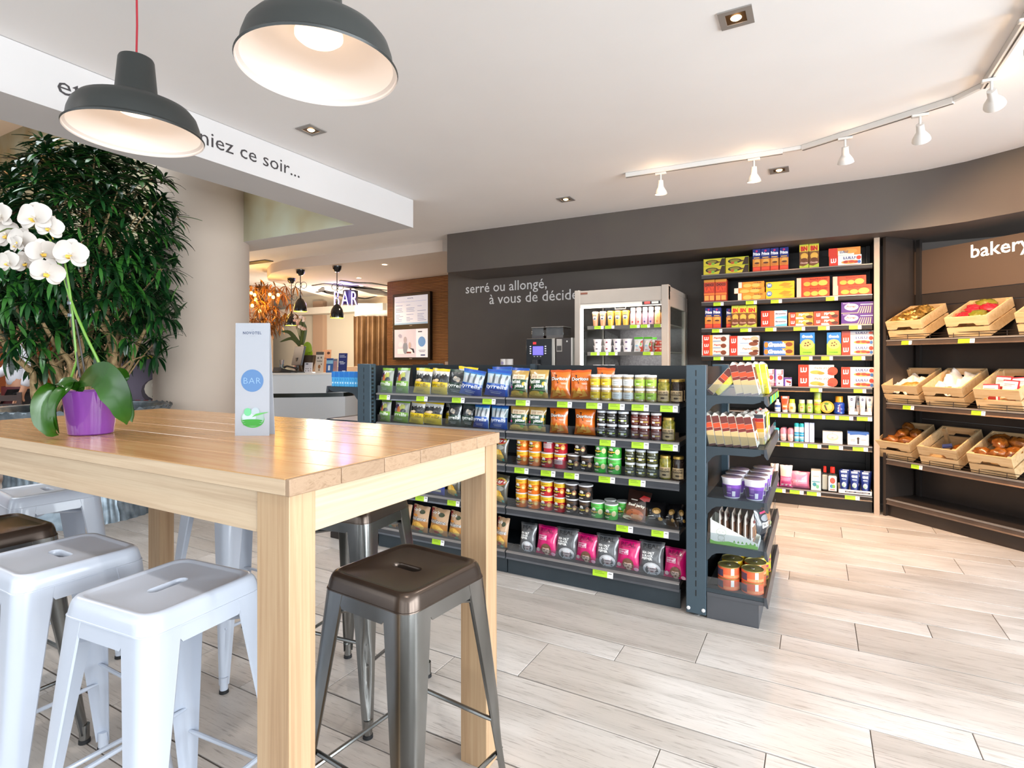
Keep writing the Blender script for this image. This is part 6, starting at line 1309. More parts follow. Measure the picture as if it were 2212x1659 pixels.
for i, (px, wd) in enumerate(((1089, .036), (1100.5, .036))):
    x = xat(px, 5.3); t = link('paper_cup', None)
    mb = MB(); mb.lathe([(.001, 0), (.03, 0), (.041, .105), (.043, .108), (.040, .108), (.036, .1)], 28, M('#e4dfdc', .5)); me = mb.mesh('paper_cup'); bpy.data.objects.remove(t)
    z0 = ony(px, 789.5, 5.3).z
    o = link('paper_cup', me, None, (x, 5.3, 1.0308)); tag(o, ['white paper cup with a violet emblem, on the coffee cupboard', 'plain white paper cup beside the emblem cup on the coffee cupboard'][i], 'cup')
    # the cup stands in a short stack
    for s_ in range(9): link('nested_cup', me, o, (0, 0, .0155*(s_+1)))
    if i == 0:
        mb = MB(); zz = .135
        prn(mb, [('e', .5, .5, .5, .5, '#5a4a90'), ('e', .5, .5, .36, .36, '#e4dfdc'), ('e', .5, .5, .26, .26, '#7a6aa8')], lambda u, v, k: ((u-.5)*.034, -.0425-k, zz+.19*0+(v)*.034)); link('emblem', mb.mesh('emblem'), o, (0, 0, .05))

# ================================================================== ORCHID ON THE TABLE
def strip_leaf(pts, wd, side, n=14, m=7, fold=.25, nrm=None):
    """leaf blade along a smooth path; wd(t) half width; side = across direction; folded along the midrib"""
    P = [Vector(p) for p in pts]; K = len(P)-1
    def cr(t):
        x = min(t*K, K-1e-6); i = int(x); f = x-i
        a, b, c, d = P[max(i-1, 0)], P[i], P[i+1], P[min(i+2, K)]
        return .5*((2*b)+(c-a)*f+(2*a-5*b+4*c-d)*f*f+(3*b-a-3*c+d)*f**3)
    S = [Vector(s) for s in (side if isinstance(side, list) else [side, side])]
    def fn(u, v):
        p = cr(v); d = (cr(min(1, v+.02))-cr(max(0, v-.02))).normalized()
        k = v*(len(S)-1); i = min(int(k), len(S)-2); s_ = S[i].lerp(S[i+1], k-i)
        s_ = (s_-d*s_.dot(d)).normalized(); nn = d.cross(s_)
        w_ = wd(v); q = 2*u-1
        return tuple(p+s_*w_*q+nn*fold*w_*(abs(q)**1.5))
    return fn
def thick(fn, nu, nv, m, name, th=.0012, m2=None):
    mb = MB(); mb.grid(fn, nu, nv, m); mb.mesh
    e = 1e-3
    def back(u, v):
        p = Vector(fn(u, v)); a = Vector(fn(min(1, u+e), v))-Vector(fn(max(0, u-e), v)); b = Vector(fn(u, min(1, v+e)))-Vector(fn(u, max(0, v-e)))
        c = a.cross(b)
        return tuple(p-c.normalized()*th if c.length > 1e-12 else p)
    mb.grid(lambda u, v: back(1-u, v), nu, nv, m2 or m)
    return mb.mesh(name, 70)
op = onz(197, 937, TZ)
orc = thing('orchid', 'white orchid in a glossy purple pot standing on the bar table', 'orchid', (op.x, op.y, TZ))
MB().lathe([(.001, .001), (.055, .001), (.058, .004), (.073, .128), (.0735, .132), (.072, .134), (.069, .131), (.062, .105)], 56, M('#773a8e', .08, coat=.8)).obj('pot', orc)
MB().lathe([(.065, .118), (.03, .122), (.001, .121)], 32, mottled('bark_soil', '#3a2a1a', '#6a5236', 60, .9, 0, .5)).obj('soil', orc)
OD = 1.70
def A(px, py, d=0.): return at(px, py, OD+d)-Vector((op.x, op.y, TZ))
OLF = mottled('orchid_leaf', '#1a400a', '#2b5510', 9, .25); 
RT = Vector((ca, sa, 0)); UPV = Vector((0, 0, 1)); FW = Vector((-sa, ca, 0))
def olf(path, wds, side, fold=.25):
    n = len(wds)-1
    def wd(t):
        k = min(t*n, n-1e-6); i = int(k); f = k-i; f = f*f*(3-2*f); return (wds[i]*(1-f)+wds[i+1]*f)*OD/FPX
    return link('leaf', thick(strip_leaf([A(*p) for p in path], wd, side, fold=fold), 8, 20, OLF, 'leaf'), orc)
olf([(182, 842, -.01), (150, 824, -.05), (115, 833, -.08), (94, 868, -.10), (95, 905, -.10), (112, 932, -.09), (127, 939, -.08)], [8, 14, 17, 19, 18, 12, 1], [UPV+FW*.9, UPV*.6+FW, RT*.9+FW*.6, RT+FW*.3, RT+UPV*.3], .35)
olf([(176, 836, -.02), (148, 836, -.06), (124, 862, -.09), (121, 900, -.10), (128, 936, -.08)], [7, 11, 13, 13, 1], [UPV*.6+FW, RT+FW*.5, RT*.8-FW*.4, RT-FW*.3], .4)
olf([(168, 838, -.02), (192, 815, -.06), (224, 812, -.10), (250, 845, -.125), (266, 890, -.12), (274, 917, -.11)], [12, 22, 29, 32, 19, 1], [UPV*.8-RT*.2+FW*.5, UPV+RT*.5, RT+UPV*.65, RT+UPV*.45, RT+UPV*.2], .16)
olf([(200, 835, .0), (245, 822, .0), (268, 855, -.03), (280, 890, -.04), (286, 912, -.04)], [10, 18, 17, 13, 1], [FW+UPV, RT+UPV*.6+FW*.4, RT+UPV*.3, RT], .3)
olf([(210, 838, .04), (240, 815, .05), (258, 805, .06), (268, 815, .07), (264, 828, .07)], [8, 14, 15, 12, 2], [FW+UPV, RT+UPV, RT+UPV], .2)
STG = M('#5f8a2a', .4); STK = M('#33302c', .5)
def stem(pts, r, m, nm='stem'): MB().tube([A(*p) for p in pts], r, m, 8).obj(nm, orc)
stem([(222, 802, .02), (205, 765, .01), (185, 725), (165, 680), (150, 640), (137, 595), (122, 556), (108, 518)], [.0042, .0042, .004, .004, .0037, .0035, .003, .0028], STG)
stem([(150, 826, .01), (166, 780), (160, 720), (156, 670), (150, 625), (143, 585), (139, 560)], [.0038, .0036, .0034, .0034, .0034, .003, .0026], STG)
stem([(108, 518), (98, 508, -.01), (75, 494, -.02), (45, 494, -.02), (15, 494, -.02), (-15, 508, -.02)], .002, M('#4a5a24', .4))
stem([(75, 494, -.02), (74, 480, -.03), (76, 472, -.03)], .0016, M('#4a5a24', .4)); stem([(70, 540, -.01), (62, 556, -.02), (54, 565, -.02), (36, 563, -.02)], .0016, M('#4a4424', .4)); stem([(54, 565, -.02), (57, 580, -.03)], .0016, M('#4a4424', .4))
stem([(139, 560), (145, 557), (152, 552, -.02)], .0016, M('#a8863a', .4)); stem([(115, 517), (110, 502), (109, 494, -.02)], .0018, M('#b39a3a', .4))
stem([(173, 815, .0), (161, 740), (151, 660), (141, 590), (127, 540)], .0032, STK, 'support_stick'); stem([(184, 810, .02), (172, 740, .01), (163, 690, .0)], .0028, STK, 'support_stick')
for p in ((151, 655), (152, 681)): 
    q = A(*p); MB().lathe([(.006, -.005), (.0072, -.004), (.0072, .004), (.006, .005)], 14, M('#4a5258', .2), tuple(q)).obj('plant_clip', orc)
PET = mottled('orchid_petal', '#bfb7af', '#c8c0b9', 12, .6); 
def petal_mesh(L, W, tipw, name):
    wd = lambda t: W*(math.sin(pi*min(1, .06+t*.94)**tipw)**.7)*.5+.0004
    return thick(strip_leaf([(0, 0, 0), (0, L*.35, .004), (0, L*.7, .005), (0, L, -.001)], wd, (1, 0, 0), fold=-.12), 8, 10, PET, name, .0006)
P_BIG = petal_mesh(.044, .056, .95, 'petal'); P_SEP = petal_mesh(.043, .034, 1.1, 'sepal')
mb = MB(); mb.grid(lambda u, v: ((u-.5)*.016*(1-.5*v), -.003-.012*v, .006+.010*math.sin(pi*v)+.004*abs(2*u-1)), 6, 6, '#d9b24a'); mb.grid(lambda u, v: (.006*math.cos(2*pi*u)*math.sin(pi*v)*.6, .002+.005*math.sin(2*pi*u)*math.sin(pi*v)*.6, .004+.009*v), 8, 5, '#f0e6d0')
LIPS = mb.mesh('lip', 60)
def blossom(px, py, d, s, yaw, pit, roll=0.):
    b = link('blossom', None, orc)
    R = Matrix.Rotation(YAW+yaw, 4, 'Z') @ Matrix.Rotation(pi/2+pit, 4, 'X') @ Matrix.Rotation(roll, 4, 'Z')
    b.matrix_local = Matrix.Translation(A(px, py, d)) @ R @ Matrix.Scale(s, 4)
    for a in (.0, 2.15, -2.15): link('sepal', P_SEP, b, rot=(0, 0, a))
    for a in (1.2, -1.2): link('petal', P_BIG, b, (0, 0, .0025), rot=(0, 0, a))
    link('lip', LIPS, b)
for q in ((78, 470, -.04, 1.12, .1, -.05, .1), (109, 492, -.03, .86, .3, .1, -.2), (5, 467, -.03, .95, -.2, .05, 0), (15, 505, -.01, 1.0, .2, .3, .4), (50, 520, -.02, .95, .1, .15, -.3), (38, 528, -.03, .66, -.3, .1, .2), (22, 566, -.04, .82, -.1, .1, .1), (55, 567, -.02, .78, .5, .25, .2),
          (92, 545, -.03, .95, .8, .2, .2), (103, 588, -.03, 1.0, .6, .35, -.3), (155, 549, -.05, 1.08, .25, .1, -.15)): blossom(*q)

# ================================================================== BIG PLANT IN ITS RIBBED PLANTER
pc_ = at(180, 780, 4.62)
plt_ = thing('planter_plant', 'large bushy green plant with bare twisted stems in a ribbed grey planter', 'plant', (pc_.x, pc_.y, 0))
RIB = mottled('ribbed_zinc', '#5d6a74', '#8d99a2', 14, .35, .55)
def pot_r(z):
    t = z/.88; return .56-.10*math.sin(pi*min(1, t*1.0))*(.9)+.07*t**3
def ribs(u, v):
    z = .88*v; a = 2*pi*u+.5*math.sin(2.2*v+.4); k = 46
    r = pot_r(z)+.018*(1-abs(math.sin(k*.5*a+1.1*math.sin(2.6*v))))*(1-.6*max(0, v-.93)/.07)
    return (r*math.cos(2*pi*u), r*math.sin(2*pi*u), z+(.012*math.sin(k*a) if v > .97 else 0))
mb = MB(); mb.grid(ribs, 46*6, 14, RIB); mb.lathe([(.615, .872), (.60, .885), (.565, .875), (.55, .78)], 92, RIB); mb.obj('planter', plt_, sharp=80)
MB().lathe([(.555, .80), (.3, .83), (.001, .84)], 40, mottled('bark_soil2', '#2c2018', '#4f3c28', 40, .9, 0, .5)).obj('soil', plt_)
RB = mottled('plant_bark', '#8a6f4a', '#b59a70', 30, .8, 0, .4)
rnd = random.Random(11); heads = []
def crown_pt():
    while True:
        x, y, z = rnd.uniform(-1, 1), rnd.uniform(-1, 1), rnd.uniform(-1, 1)
        if .12 < abs(x)**3+abs(y)**3+abs(z)**3 < 1: return Vector((x*.74*(1-.05*z), y*.62, 2.07+z*.98))
for k in range(20):
    a = 2*pi*k/20+rnd.uniform(-.2, .2); r0 = rnd.uniform(.05, .3); r1 = rnd.uniform(.2, .62); z1 = rnd.uniform(1.35, 2.3)
    pts = [(r0*math.cos(a), r0*math.sin(a), .82)]
    for j in range(1, 6):
        f = j/5; pts.append(((r0+(r1-r0)*f)*math.cos(a+.25*math.sin(j))+rnd.uniform(-.04, .04), (r0+(r1-r0)*f)*math.sin(a+.25*math.sin(j))+rnd.uniform(-.04, .04), .82+(z1-.82)*f))
    MB().tube(pts, [.03-.0035*j for j in range(6)], RB, 8).obj('branch', plt_)
    if k % 2 == 0:
        for j in (1, 2, 3):
            p = Vector(pts[j]); q = p+Vector((rnd.uniform(-.2, .2), rnd.uniform(-.2, .2), rnd.uniform(.1, .3)))
            MB().tube([p, (p+q)/2+Vector((rnd.uniform(-.04, .04), 0, .02)), q], [.011, .008, .004], RB, 6).obj('twig', plt_)
for k in range(46):
    h_ = crown_pt(); h_.z = max(h_.z, 1.3); b0 = Vector((h_.x*.45, h_.y*.45, max(1.0, h_.z-.45)))
    heads.append((h_, (h_-Vector((0, 0, 1.9))).normalized()))
    MB().tube([b0, (b0+h_)/2+Vector((0, 0, .03)), h_], [.008, .006, .004], RB, 5).obj('twig', plt_)
for k in range(600):
    h_ = crown_pt()
    if h_.z < 1.28 and rnd.random() < .75: continue
    if h_.z < 1.62 and h_.dot(RT) > .05 and rnd.random() < .6: continue
    heads.append((h_, ((h_-Vector((0, 0, 1.9))).normalized()+Vector((0, 0, .5))).normalized()))
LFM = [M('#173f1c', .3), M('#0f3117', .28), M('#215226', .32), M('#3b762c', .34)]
def leaf_mesh(mt, droop, L=.17, W=.031):
    mb = MB(); fn = lambda u, v: ((u-.5)*W*(math.sin(pi*min(1, .08+.92*v))**.8), L*v*math.cos(droop*v*.5), -L*droop*v*v*.55+abs(u-.5)*.006)
    mb.grid(fn, 2, 6, mt); return mb.mesh('leaf', 80)
LMS = [leaf_mesh(m, d) for m in LFM for d in (.35, .8)]
leaves = []
camv = Vector((0, 0, EYE))-Vector((pc_.x, pc_.y, 0)); camv.z = 0; camv.normalize()
for (h_, dr) in heads:
    n = rnd.randint(10, 14); ax = dr; e1 = ax.orthogonal().normalized(); e2 = ax.cross(e1)
    for j in range(n):
        a = 2*pi*j/n+rnd.uniform(-.25, .25); el = rnd.uniform(-.05, .75)
        d = (e1*math.cos(a)+e2*math.sin(a))*math.cos(el)+ax*math.sin(el)
        side = d.cross(Vector((0, 0, 1))); side = side.normalized() if side.length > .1 else e1
        up = side.cross(d).normalized()
        s = rnd.uniform(.7, 1.2)
        R = Matrix((side*s, d*s, up*s)).transposed().to_4x4(); R.translation = h_+d*.006-ax*rnd.uniform(0, .05)
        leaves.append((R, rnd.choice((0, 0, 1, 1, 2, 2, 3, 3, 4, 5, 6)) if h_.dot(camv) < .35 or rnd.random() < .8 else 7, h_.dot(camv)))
leaves.sort(key=lambda q: -q[2])
for R, k, _ in leaves[:300]:
    o = link('leaf', LMS[k], plt_); o.matrix_local = R
mb = MB()
for R, k, _ in leaves[300:]:
    me = LMS[k]; mb.T = R; mb.add([v.co for v in me.vertices], [tuple(p.vertices) for p in me.polygons], me.materials[0])
mb.T = None
o = mb.obj('foliage', plt_, sharp=80); o['kind'] = 'stuff'

# ================================================================== BEYOND: RECEPTION, BAR, RESTAURANT
def TB(px, py, t): return at(px, py, t)
qa, qb = at(120, 780, 9.3), at(590, 780, 12.4)
an = math.atan2(qb.y-qa.y, qb.x-qa.x)
struct(MB().box((0, 0, 0), ((qb-qa).length, .12, C), M('#c9b19a', .8)).obj('wall_lobby', loc=(qa.x, qa.y, 0), rot=(0, 0, an)))
# reception counter, gently curved
cp = [at(px, 780, t) for px, t in ((300, 7.35), (420, 7.22), (520, 7.2), (620, 7.27), (700, 7.38), (748, 7.52), (772, 7.75), (778, 8.1))]
fr_ = [(p.x, p.y) for p in cp]
def off(pts, d):
    out = []
    for i, (x, y) in enumerate(pts):
        a, b = pts[max(0, i-1)], pts[min(len(pts)-1, i+1)]; dx, dy = b[0]-a[0], b[1]-a[1]; L_ = math.hypot(dx, dy); out.append((x-dy/L_*d, y+dx/L_*d))
    return out
rcx, rcy = fr_[3]
rc = thing('reception_counter', 'white curved reception counter with a dark shadow gap, behind the island shelving', 'counter', (rcx, rcy, 0))
def ring_(d0, d1, z0, z1, m, nm):
    a = off(fr_, d0); b = off(fr_, d1); pts = [(x-rcx, y-rcy) for x, y in a+b[::-1]]
    return MB().prism(pts, z0, z1, m).obj(nm, rc, sharp=40)
CW_ = M('#d3d8dc', .4)
ring_(0, .62, 1.075, 1.10, M('#d9d2ca', .3), 'countertop'); ring_(.012, .06, .83, 1.0745, CW_, 'front_fascia'); ring_(.07, .12, .775, .829, M('#10201e', .3), 'shadow_gap'); ring_(.03, .1, .06, .774, M('#c6cbd0', .4), 'front_panel'); ring_(.08, .5, 0, .059, M('#4a4a4c', .6), 'plinth')
bcx = at(800, 780, 9.0)
o = boxo('back_counter', (0, 0, 0), (1.1, .4, 1.16), M('#d6b8a0', .5)); o.location = (bcx.x-1.1, bcx.y-.1, 0); o.rotation_euler = (0, 0, .45); tag(o, 'pale beige back counter between reception and the slatted wall', 'counter')
CT = 1.1002
def cst(px, dt=.18):                                    # a point on the counter top a bit behind its front edge
    t = 7.27+dt+max(0, (px-640)/130*.15); p = at(px, 780, t); return Vector((p.x, p.y, CT)), t
def flyer(px, wpx, hpx, label, col, prints, dt=.2, lean=-.12, th=.012, name='flyer_stand', cat='flyer'):
    p, t = cst(px, dt); W, H = wpx/FPX*t, hpx/FPX*t
    o = link(name, MB().box((-W/2, 0, 0), (W/2, th, H), col).mesh(name), None, p, (lean, 0, YAW-(px-CXP)/FPX*-.4)); tag(o, label, cat)
    mb = MB(); prn(mb, prints, lambda u, v, k: (-W/2+u*W, -k, v*H), True); link('printed_front', mb.mesh('printed_front'), o)
    return o
dots = [('e', .2+.3*(i % 3)+.05*(i % 2), .18+.2*(i//3), .06, .05, c) for i, c in enumerate(('#8a6a5a', '#3a3a44', '#c08a70', '#5a4a44', '#3a3a40', '#8a8a94', '#b06a5a', '#4a4a50'))]
flyer(665, 18, 22, 'small white card with dark icons standing on the reception counter', '#e9e4ea', dots[:6]+[('r', .2, .8, .5, .9, '#3a3a44')], .14)
flyer(689, 18, 45, 'tall beige card with brown pictures on the reception counter', '#d9cdc0', [('r', 0, .86, 1, 1, '#5a5450'), ('t', 'breakfast', .16, .52, .68, .07, '#4a4440', {'b': .02}), ('e', .5, .28, .16, .1, '#9a6a44'), ('e', .3, .7, .1, .05, '#6a6460'), ('e', .7, .72, .1, .05, '#6a6460'), ('e', .5, .12, .08, .05, '#7a6a5a'), ('e', .75, .4, .06, .04, '#6a5a50')], .2)
flyer(711, 15, 31, 'blue leaflet holder on the reception counter', '#2d5fa0', [('r', 0, .62, 1, .86, '#8fc0dc'), ('r', .1, .9, .9, .97, '#1d3f78'), ('r', .3, .15, .6, .5, '#dfe6f0')], .15); flyer(723, 9, 30, 'pinkish leaflet beside the blue leaflet holder', '#a8a0a8', [('r', .1, .1, .9, .8, '#b98a90'), ('r', .1, .85, .9, .95, '#6a6a7a')], .22)
flyer(739, 19, 42, 'tall navy leaflet with small white lettering on the reception counter', '#1d2a6e', [('t', 'PLANET', .12, .86, .6, .05, '#c9d0e6', {'b': .02}), ('t', 'MEMBERS', .12, .78, .76, .05, '#c9d0e6', {'b': .02}), ('r', .2, .55, .6, .58, '#dfe4f0'), ('r', .2, .48, .8, .51, '#dfe4f0'), ('r', .2, .42, .7, .45, '#aab4d8'), ('r', .15, .5, .2, .6, '#e9ecf4'), ('r', .5, .04, .9, .1, '#c9d0e6')], .16)
flyer(704, 18, 49, 'orange-pink card with dark ovals behind the tall beige card', '#d9a184', [('e', .7, .85, .2, .06, '#5a3a34'), ('e', .7, .45, .2, .06, '#8a4a34'), ('r', .1, .6, .5, .64, '#b97a60')], .42); flyer(637, 9, 22, 'small pink card behind the screen on the counter', '#e6c2b8', [('e', .5, .5, .3, .2, '#c98a80')], .5)
# vase of flowers with blade leaves, bowl
p, t = cst(650, .52); sc = t/FPX
vs_ = thing('flower_vase', 'tall brown vase with pink flowers and long blade leaves on reception', 'flower vase', tuple(p))
MB().lathe([(.001, 0), (.05, 0), (.046, .2), (.05, 42*sc)], 20, mottled('vase_brown', '#3a2614', '#5a3e20', 12, .4)).obj('vase', vs_)
def V(px, py, d=0): return at(px, py, t+d)-p
LVB = M('#3f4a1c', .45)
for path, w0 in (([(650, 745), (640, 735), (625, 718), (607, 716)], .03), ([(648, 750), (640, 738), (628, 731), (604, 739)], .025), ([(652, 745), (655, 715), (652, 700), (655, 688)], .05)):
    ln = thick(strip_leaf([V(*q) for q in path], lambda tt: w0*(math.sin(pi*min(1, .1+.9*tt))**.7)+.001, RT+UPV*.6, fold=.3), 4, 12, LVB, 'leaf'); link('leaf', ln, vs_)
fl_rnd = random.Random(5)
for k in range(18):
    q = V(648+fl_rnd.uniform(-12, 12), 700+fl_rnd.uniform(-14, 12), fl_rnd.uniform(-.1, .1))
    pm_ = MB()
    for a in range(6): pm_.grid(lambda u, v: ((.03*v)*math.cos(a*pi/3)+(u-.5)*.03*math.sin(pi*min(1, v*.9+.1))*-math.sin(a*pi/3), (u-.5)*.03*math.sin(pi*min(1, v*.9+.1))*math.cos(a*pi/3)+.03*v*math.sin(a*pi/3), .025*v), 2, 3, '#f2dccb' if k % 3 else '#e9b8a4')
    o = pm_.obj('flower', vs_, tuple(q), (pi/2+fl_rnd.uniform(-.6, .6), fl_rnd.uniform(-.6, .6), YAW), sharp=80)
    MB().tube([q, V(650, 745)], .003, M('#5a6a2a', .5), 5).obj('stem', vs_)
p, t = cst(664, .33)
bw2 = thing('plant_bowl', 'dark bowl with an upright lime green leaf on the reception counter', 'plant bowl', tuple(p))
MB().lathe([(.001, 0), (.06, 0), (.08, .05), (.125, .23), (.128, .235), (.12, .235), (.1, .2), (.001, .2)], 28, M('#2a1d16', .35)).obj('bowl', bw2)
lf = thick(strip_leaf([(0, 0, .2), (-.01, 0, .3), (0, 0, .37), (.01, 0, .42)], lambda tt: .062*math.sin(pi*min(1, .2+.8*tt))**.6+.002, RT, fold=.2), 4, 10, M('#8aa51e', .5), 'leaf'); link('leaf', lf, bw2)
lf = thick(strip_leaf([(.03, 0, .2), (.07, 0, .27), (.10, 0, .29)], lambda tt: .03*math.sin(pi*min(1, .2+.8*tt))+.002, RT+UPV, fold=.2), 4, 8, M('#8aa51e', .5), 'leaf'); link('leaf', lf, bw2)
p, t = cst(637, .15)
mo = thing('computer_screen', 'dark computer screen seen from behind on the reception counter', 'screen', tuple(p), YAW-.9)
MB().box((-.2, -.01, .10), (.2, .015, .36), M('#4a4a50', .4)).obj('display', mo, rot=(-.2, 0, 0), bevel=.006); MB().box((-.03, .02, .0), (.03, .04, .2), M('#2a2a2c', .4)).box((-.1, -.08, 0), (.1, .1, .012), M('#2a2a2c', .4)).obj('stand', mo)
p, t = cst(608, .2)
ph = thing('pen_glass', 'clear glass of pens on the reception counter', 'glass', tuple(p))
MB().lathe([(.001, 0), (.033, 0), (.036, .11), (.034, .11), (.031, .006), (.001, .006)], 20, GLASS).obj('glass', ph)
for k in range(4): MB().tube([(-.015+.01*k, 0, .008), (-.03+.02*k, .01*(k % 2), .17)], .004, M(('#2a2a2c', '#8a2a24', '#c9c9cc', '#2d4a80')[k], .4), 6).obj('pen', ph)
p, t = cst(630, .13)
te = thing('desk_phone', 'black desk telephone lying on the reception counter', 'telephone', tuple(p), YAW)
MB().prism([(-.1, 0), (.1, 0), (.1, .02), (-.1, .06)], -.08, .08, M('#26221f', .4)).obj('base', te, rot=(pi/2, 0, 0), bevel=.004); MB().tube([(-.09, -.03, .075), (-.05, -.03, .09), (.05, -.03, .065), (.09, -.03, .045)], [.02, .013, .013, .02], M('#1d1a18', .4), 8).obj('handset', te)
p, t = cst(598, .12)
tr_ = thing('card_tray', 'flat dark tray with a slanted card at the counter edge', 'tray', tuple(p), YAW)
MB().box((-.13, -.05, 0), (.13, .06, .018), M('#2c2420', .4)).obj('tray', tr_, bevel=.004); MB().box((-.05, -.02, .019), (.06, -.012, .07), M('#3a302a', .5)).obj('card', tr_, rot=(-.5, 0, 0))

# three bell pendants over reception
BLK = M('#121214', .15, coat=.5)
def bell(px, ytop, ybot, ycap, label):
    t = (Z2-EYE)*FPX/(HOR-ycap); p = at(px, 780, t); zb = EYE+(HOR-ybot)/FPX*t; H = (ybot-ytop)/FPX*t
    e = thing('bell_pendant', label, 'pendant lamp', (p.x, p.y, zb))
    R = H*.46
    MB().lathe([(R, 0), (R*1.005, .004), (R*.97, H*.3), (R*.82, H*.6), (R*.5, H*.86), (R*.18, H*.98), (.012, H), (.01, H+.03), (.001, H+.03)], 36, BLK).obj('shade', e)
    MB().lathe([(R, 0), (R*.96, .004), (R*.94, H*.3), (R*.78, H*.6), (R*.46, H*.84), (.001, H*.9)], 36, M('#c9c81c', .5, e=.25)).obj('reflector', e)
    MB().lathe([(.001, H*.35), (.03, H*.38), (.035, H*.5), (.001, H*.7)], 16, M('#fff0b0', .3, e=6.)).obj('bulb', e)
    top = Z2-zb
    MB().tube([(0, 0, H+.02), (0, 0, top-.05)], .006, BLK, 6).obj('cord', e)
    MB().lathe([(.001, top-.085), (.03, top-.08), (.055, top-.05), (.062, top-.001)], 24, BLK).obj('ceiling_cup', e)
    zl = H+(top-H)*.45
    for q in (0, 1):
        n = 24; MB().tube([Vector((0, 0, zl))+RT*(.045*(1 if q else -.6)+.045*math.cos(2*pi*i/n))+UPV*(.045*math.sin(2*pi*i/n)) for i in range(n+1)], .004, BLK, 5, False).obj('cord_loop', e)
    lamp('POINT', (p.x, p.y, zb+H*.2), 6, (1, .85, .5), None, .03)
bell(629.5, 676, 703, 601, 'black bell pendant lamp hanging lowest beside the gold leaves'); bell(649, 643, 673, 583, 'black bell pendant lamp hanging highest over reception, middle of three'); bell(728, 656, 687, 575, 'black bell pendant lamp in front of the glowing bar sign')
# glowing sign on its drum
c_ = bpy.data.curves.new('t', 'FONT'); c_.body = 'BAR'; c_.extrude = .05; c_.resolution_u = 4; c_.offset = -.012; c_.space_character = 1.32
t_o = bpy.data.objects.new('t', c_); me = bpy.data.meshes.new_from_object(t_o); me.name = 'letters'
me.materials.clear(); me.materials.append(M('#f2ecff', .4, e=3.2)); me.materials.append(M('#5a3ad0', .4, e=1.1))
for pl in me.polygons: pl.material_index = 0 if pl.normal.z > .5 else 1
xs = [v.co.x for v in me.vertices]; bpy.data.objects.remove(t_o)
TS = 9.7; pb = at(720, 660, TS); pe = at(768, 660, TS); sc_ = (pe-pb).length/(max(xs)-min(xs))
bs = thing('bar_sign', 'glowing white and violet bar sign under the lobby ceiling', 'sign', (pb.x, pb.y, pb.z), YAW+.12)
o = link('letters', me, bs, (0, 0, 0), (pi/2, 0, 0), (sc_, (33/FPX*TS)/.72, .5))
pm_ = at(757, 640, TS+.2)-Vector((pb.x, pb.y, pb.z)); 
mb = MB(); mb.lathe([(.001, -.16), (.13, -.15), (.13, .10), (.001, .10)], 28, M('#3a3440', .4)); mb.obj('drum', bs, tuple(Matrix.Rotation(-(YAW+.12), 3, 'Z') @ pm_))
MB().tube([(0, 0, 0), (0, 0, Z2-pb.z-.3)], .015, BLK, 6).obj('hanger', bs, tuple(Matrix.Rotation(-(YAW+.12), 3, 'Z') @ (pm_+Vector((0, 0, .1)))))
lamp('POINT', at(745, 628, TS-.25), 6, (.45, .35, 1), None, .1)
# dark swirl reliefs on the lobby ceiling
MURM = M('#2c282c', .6)
def swirl(path, w0, seed=0):
    P = [onz(px, py, Z2-.012) for px, py in path]
    mb = MB(); K = len(P); L_ = []
    for i, p in enumerate(P):
        d = (P[min(i+1, K-1)]-P[max(i-1, 0)]); d.z = 0; d.normalize(); s_ = Vector((-d.y, d.x, 0))*w0*(math.sin(pi*(.06+.94*i/(K-1)))**.8+.05)
        L_.append((p+s_, p-s_))
    top = [(a+Vector((0, 0, .01)), b+Vector((0, 0, .01))) for a, b in L_]
    mb.rings([[a, b, tb_, ta_] for (a, b), (ta_, tb_) in zip(L_, top)], MURM, True, True, True)
    return mb
mur = thing('ceiling_relief', 'dark swirling relief on the lobby ceiling around the bar sign', 'relief', tuple(onz(760, 625, Z2-.012)))
for pth, w0 in (([(676, 618), (705, 615), (740, 618), (780, 622), (838, 628)], .10), ([(684, 632), (700, 629), (716, 634), (745, 640), (790, 646), (815, 640)], .09), ([(698, 622), (694, 628), (706, 633), (730, 630)], .06), ([(735, 607), (765, 612), (800, 613), (838, 618)], .07), ([(765, 618), (790, 625), (820, 634), (838, 640)], .2), ([(738, 640), (775, 650), (820, 655)], .08)):
    mb = swirl(pth, w0); mb.v = [tuple(Vector(v)-mur.location) for v in mb.v]; mb.obj('stroke', mur)
for i, (px, py) in enumerate(((831, 571), (775, 600), (781, 617), (812, 638))):
    p = onz(px, py, Z2); e = thing('lobby_downlight', 'small round downlight in the lobby ceiling, %s counted from the picture top' % ordn(i), 'downlight', tuple(p))
    MB().lathe([(.05, -.001), (.05, -.006), (.036, -.006)], 20, M('#d9cfc4', .4)).obj('ring', e); MB().lathe([(.036, -.004), (.001, -.004)], 20, M('#ffe6b4', .3, e=14.)).obj('bulb', e)
    lamp('SPOT', (p.x, p.y, Z2-.03), 42, (1, .78, .55), (p.x, p.y, 0), .04, spot=130, blend=.8)
p = onz(552, 566, C-.0); o = boxo('air_vent', (-.3, -.07, -.012), (.3, .07, -.001), M('#3a3632', .5)); o.location = p; tag(o, 'dark air vent slot in the ceiling beside the column', 'vent')
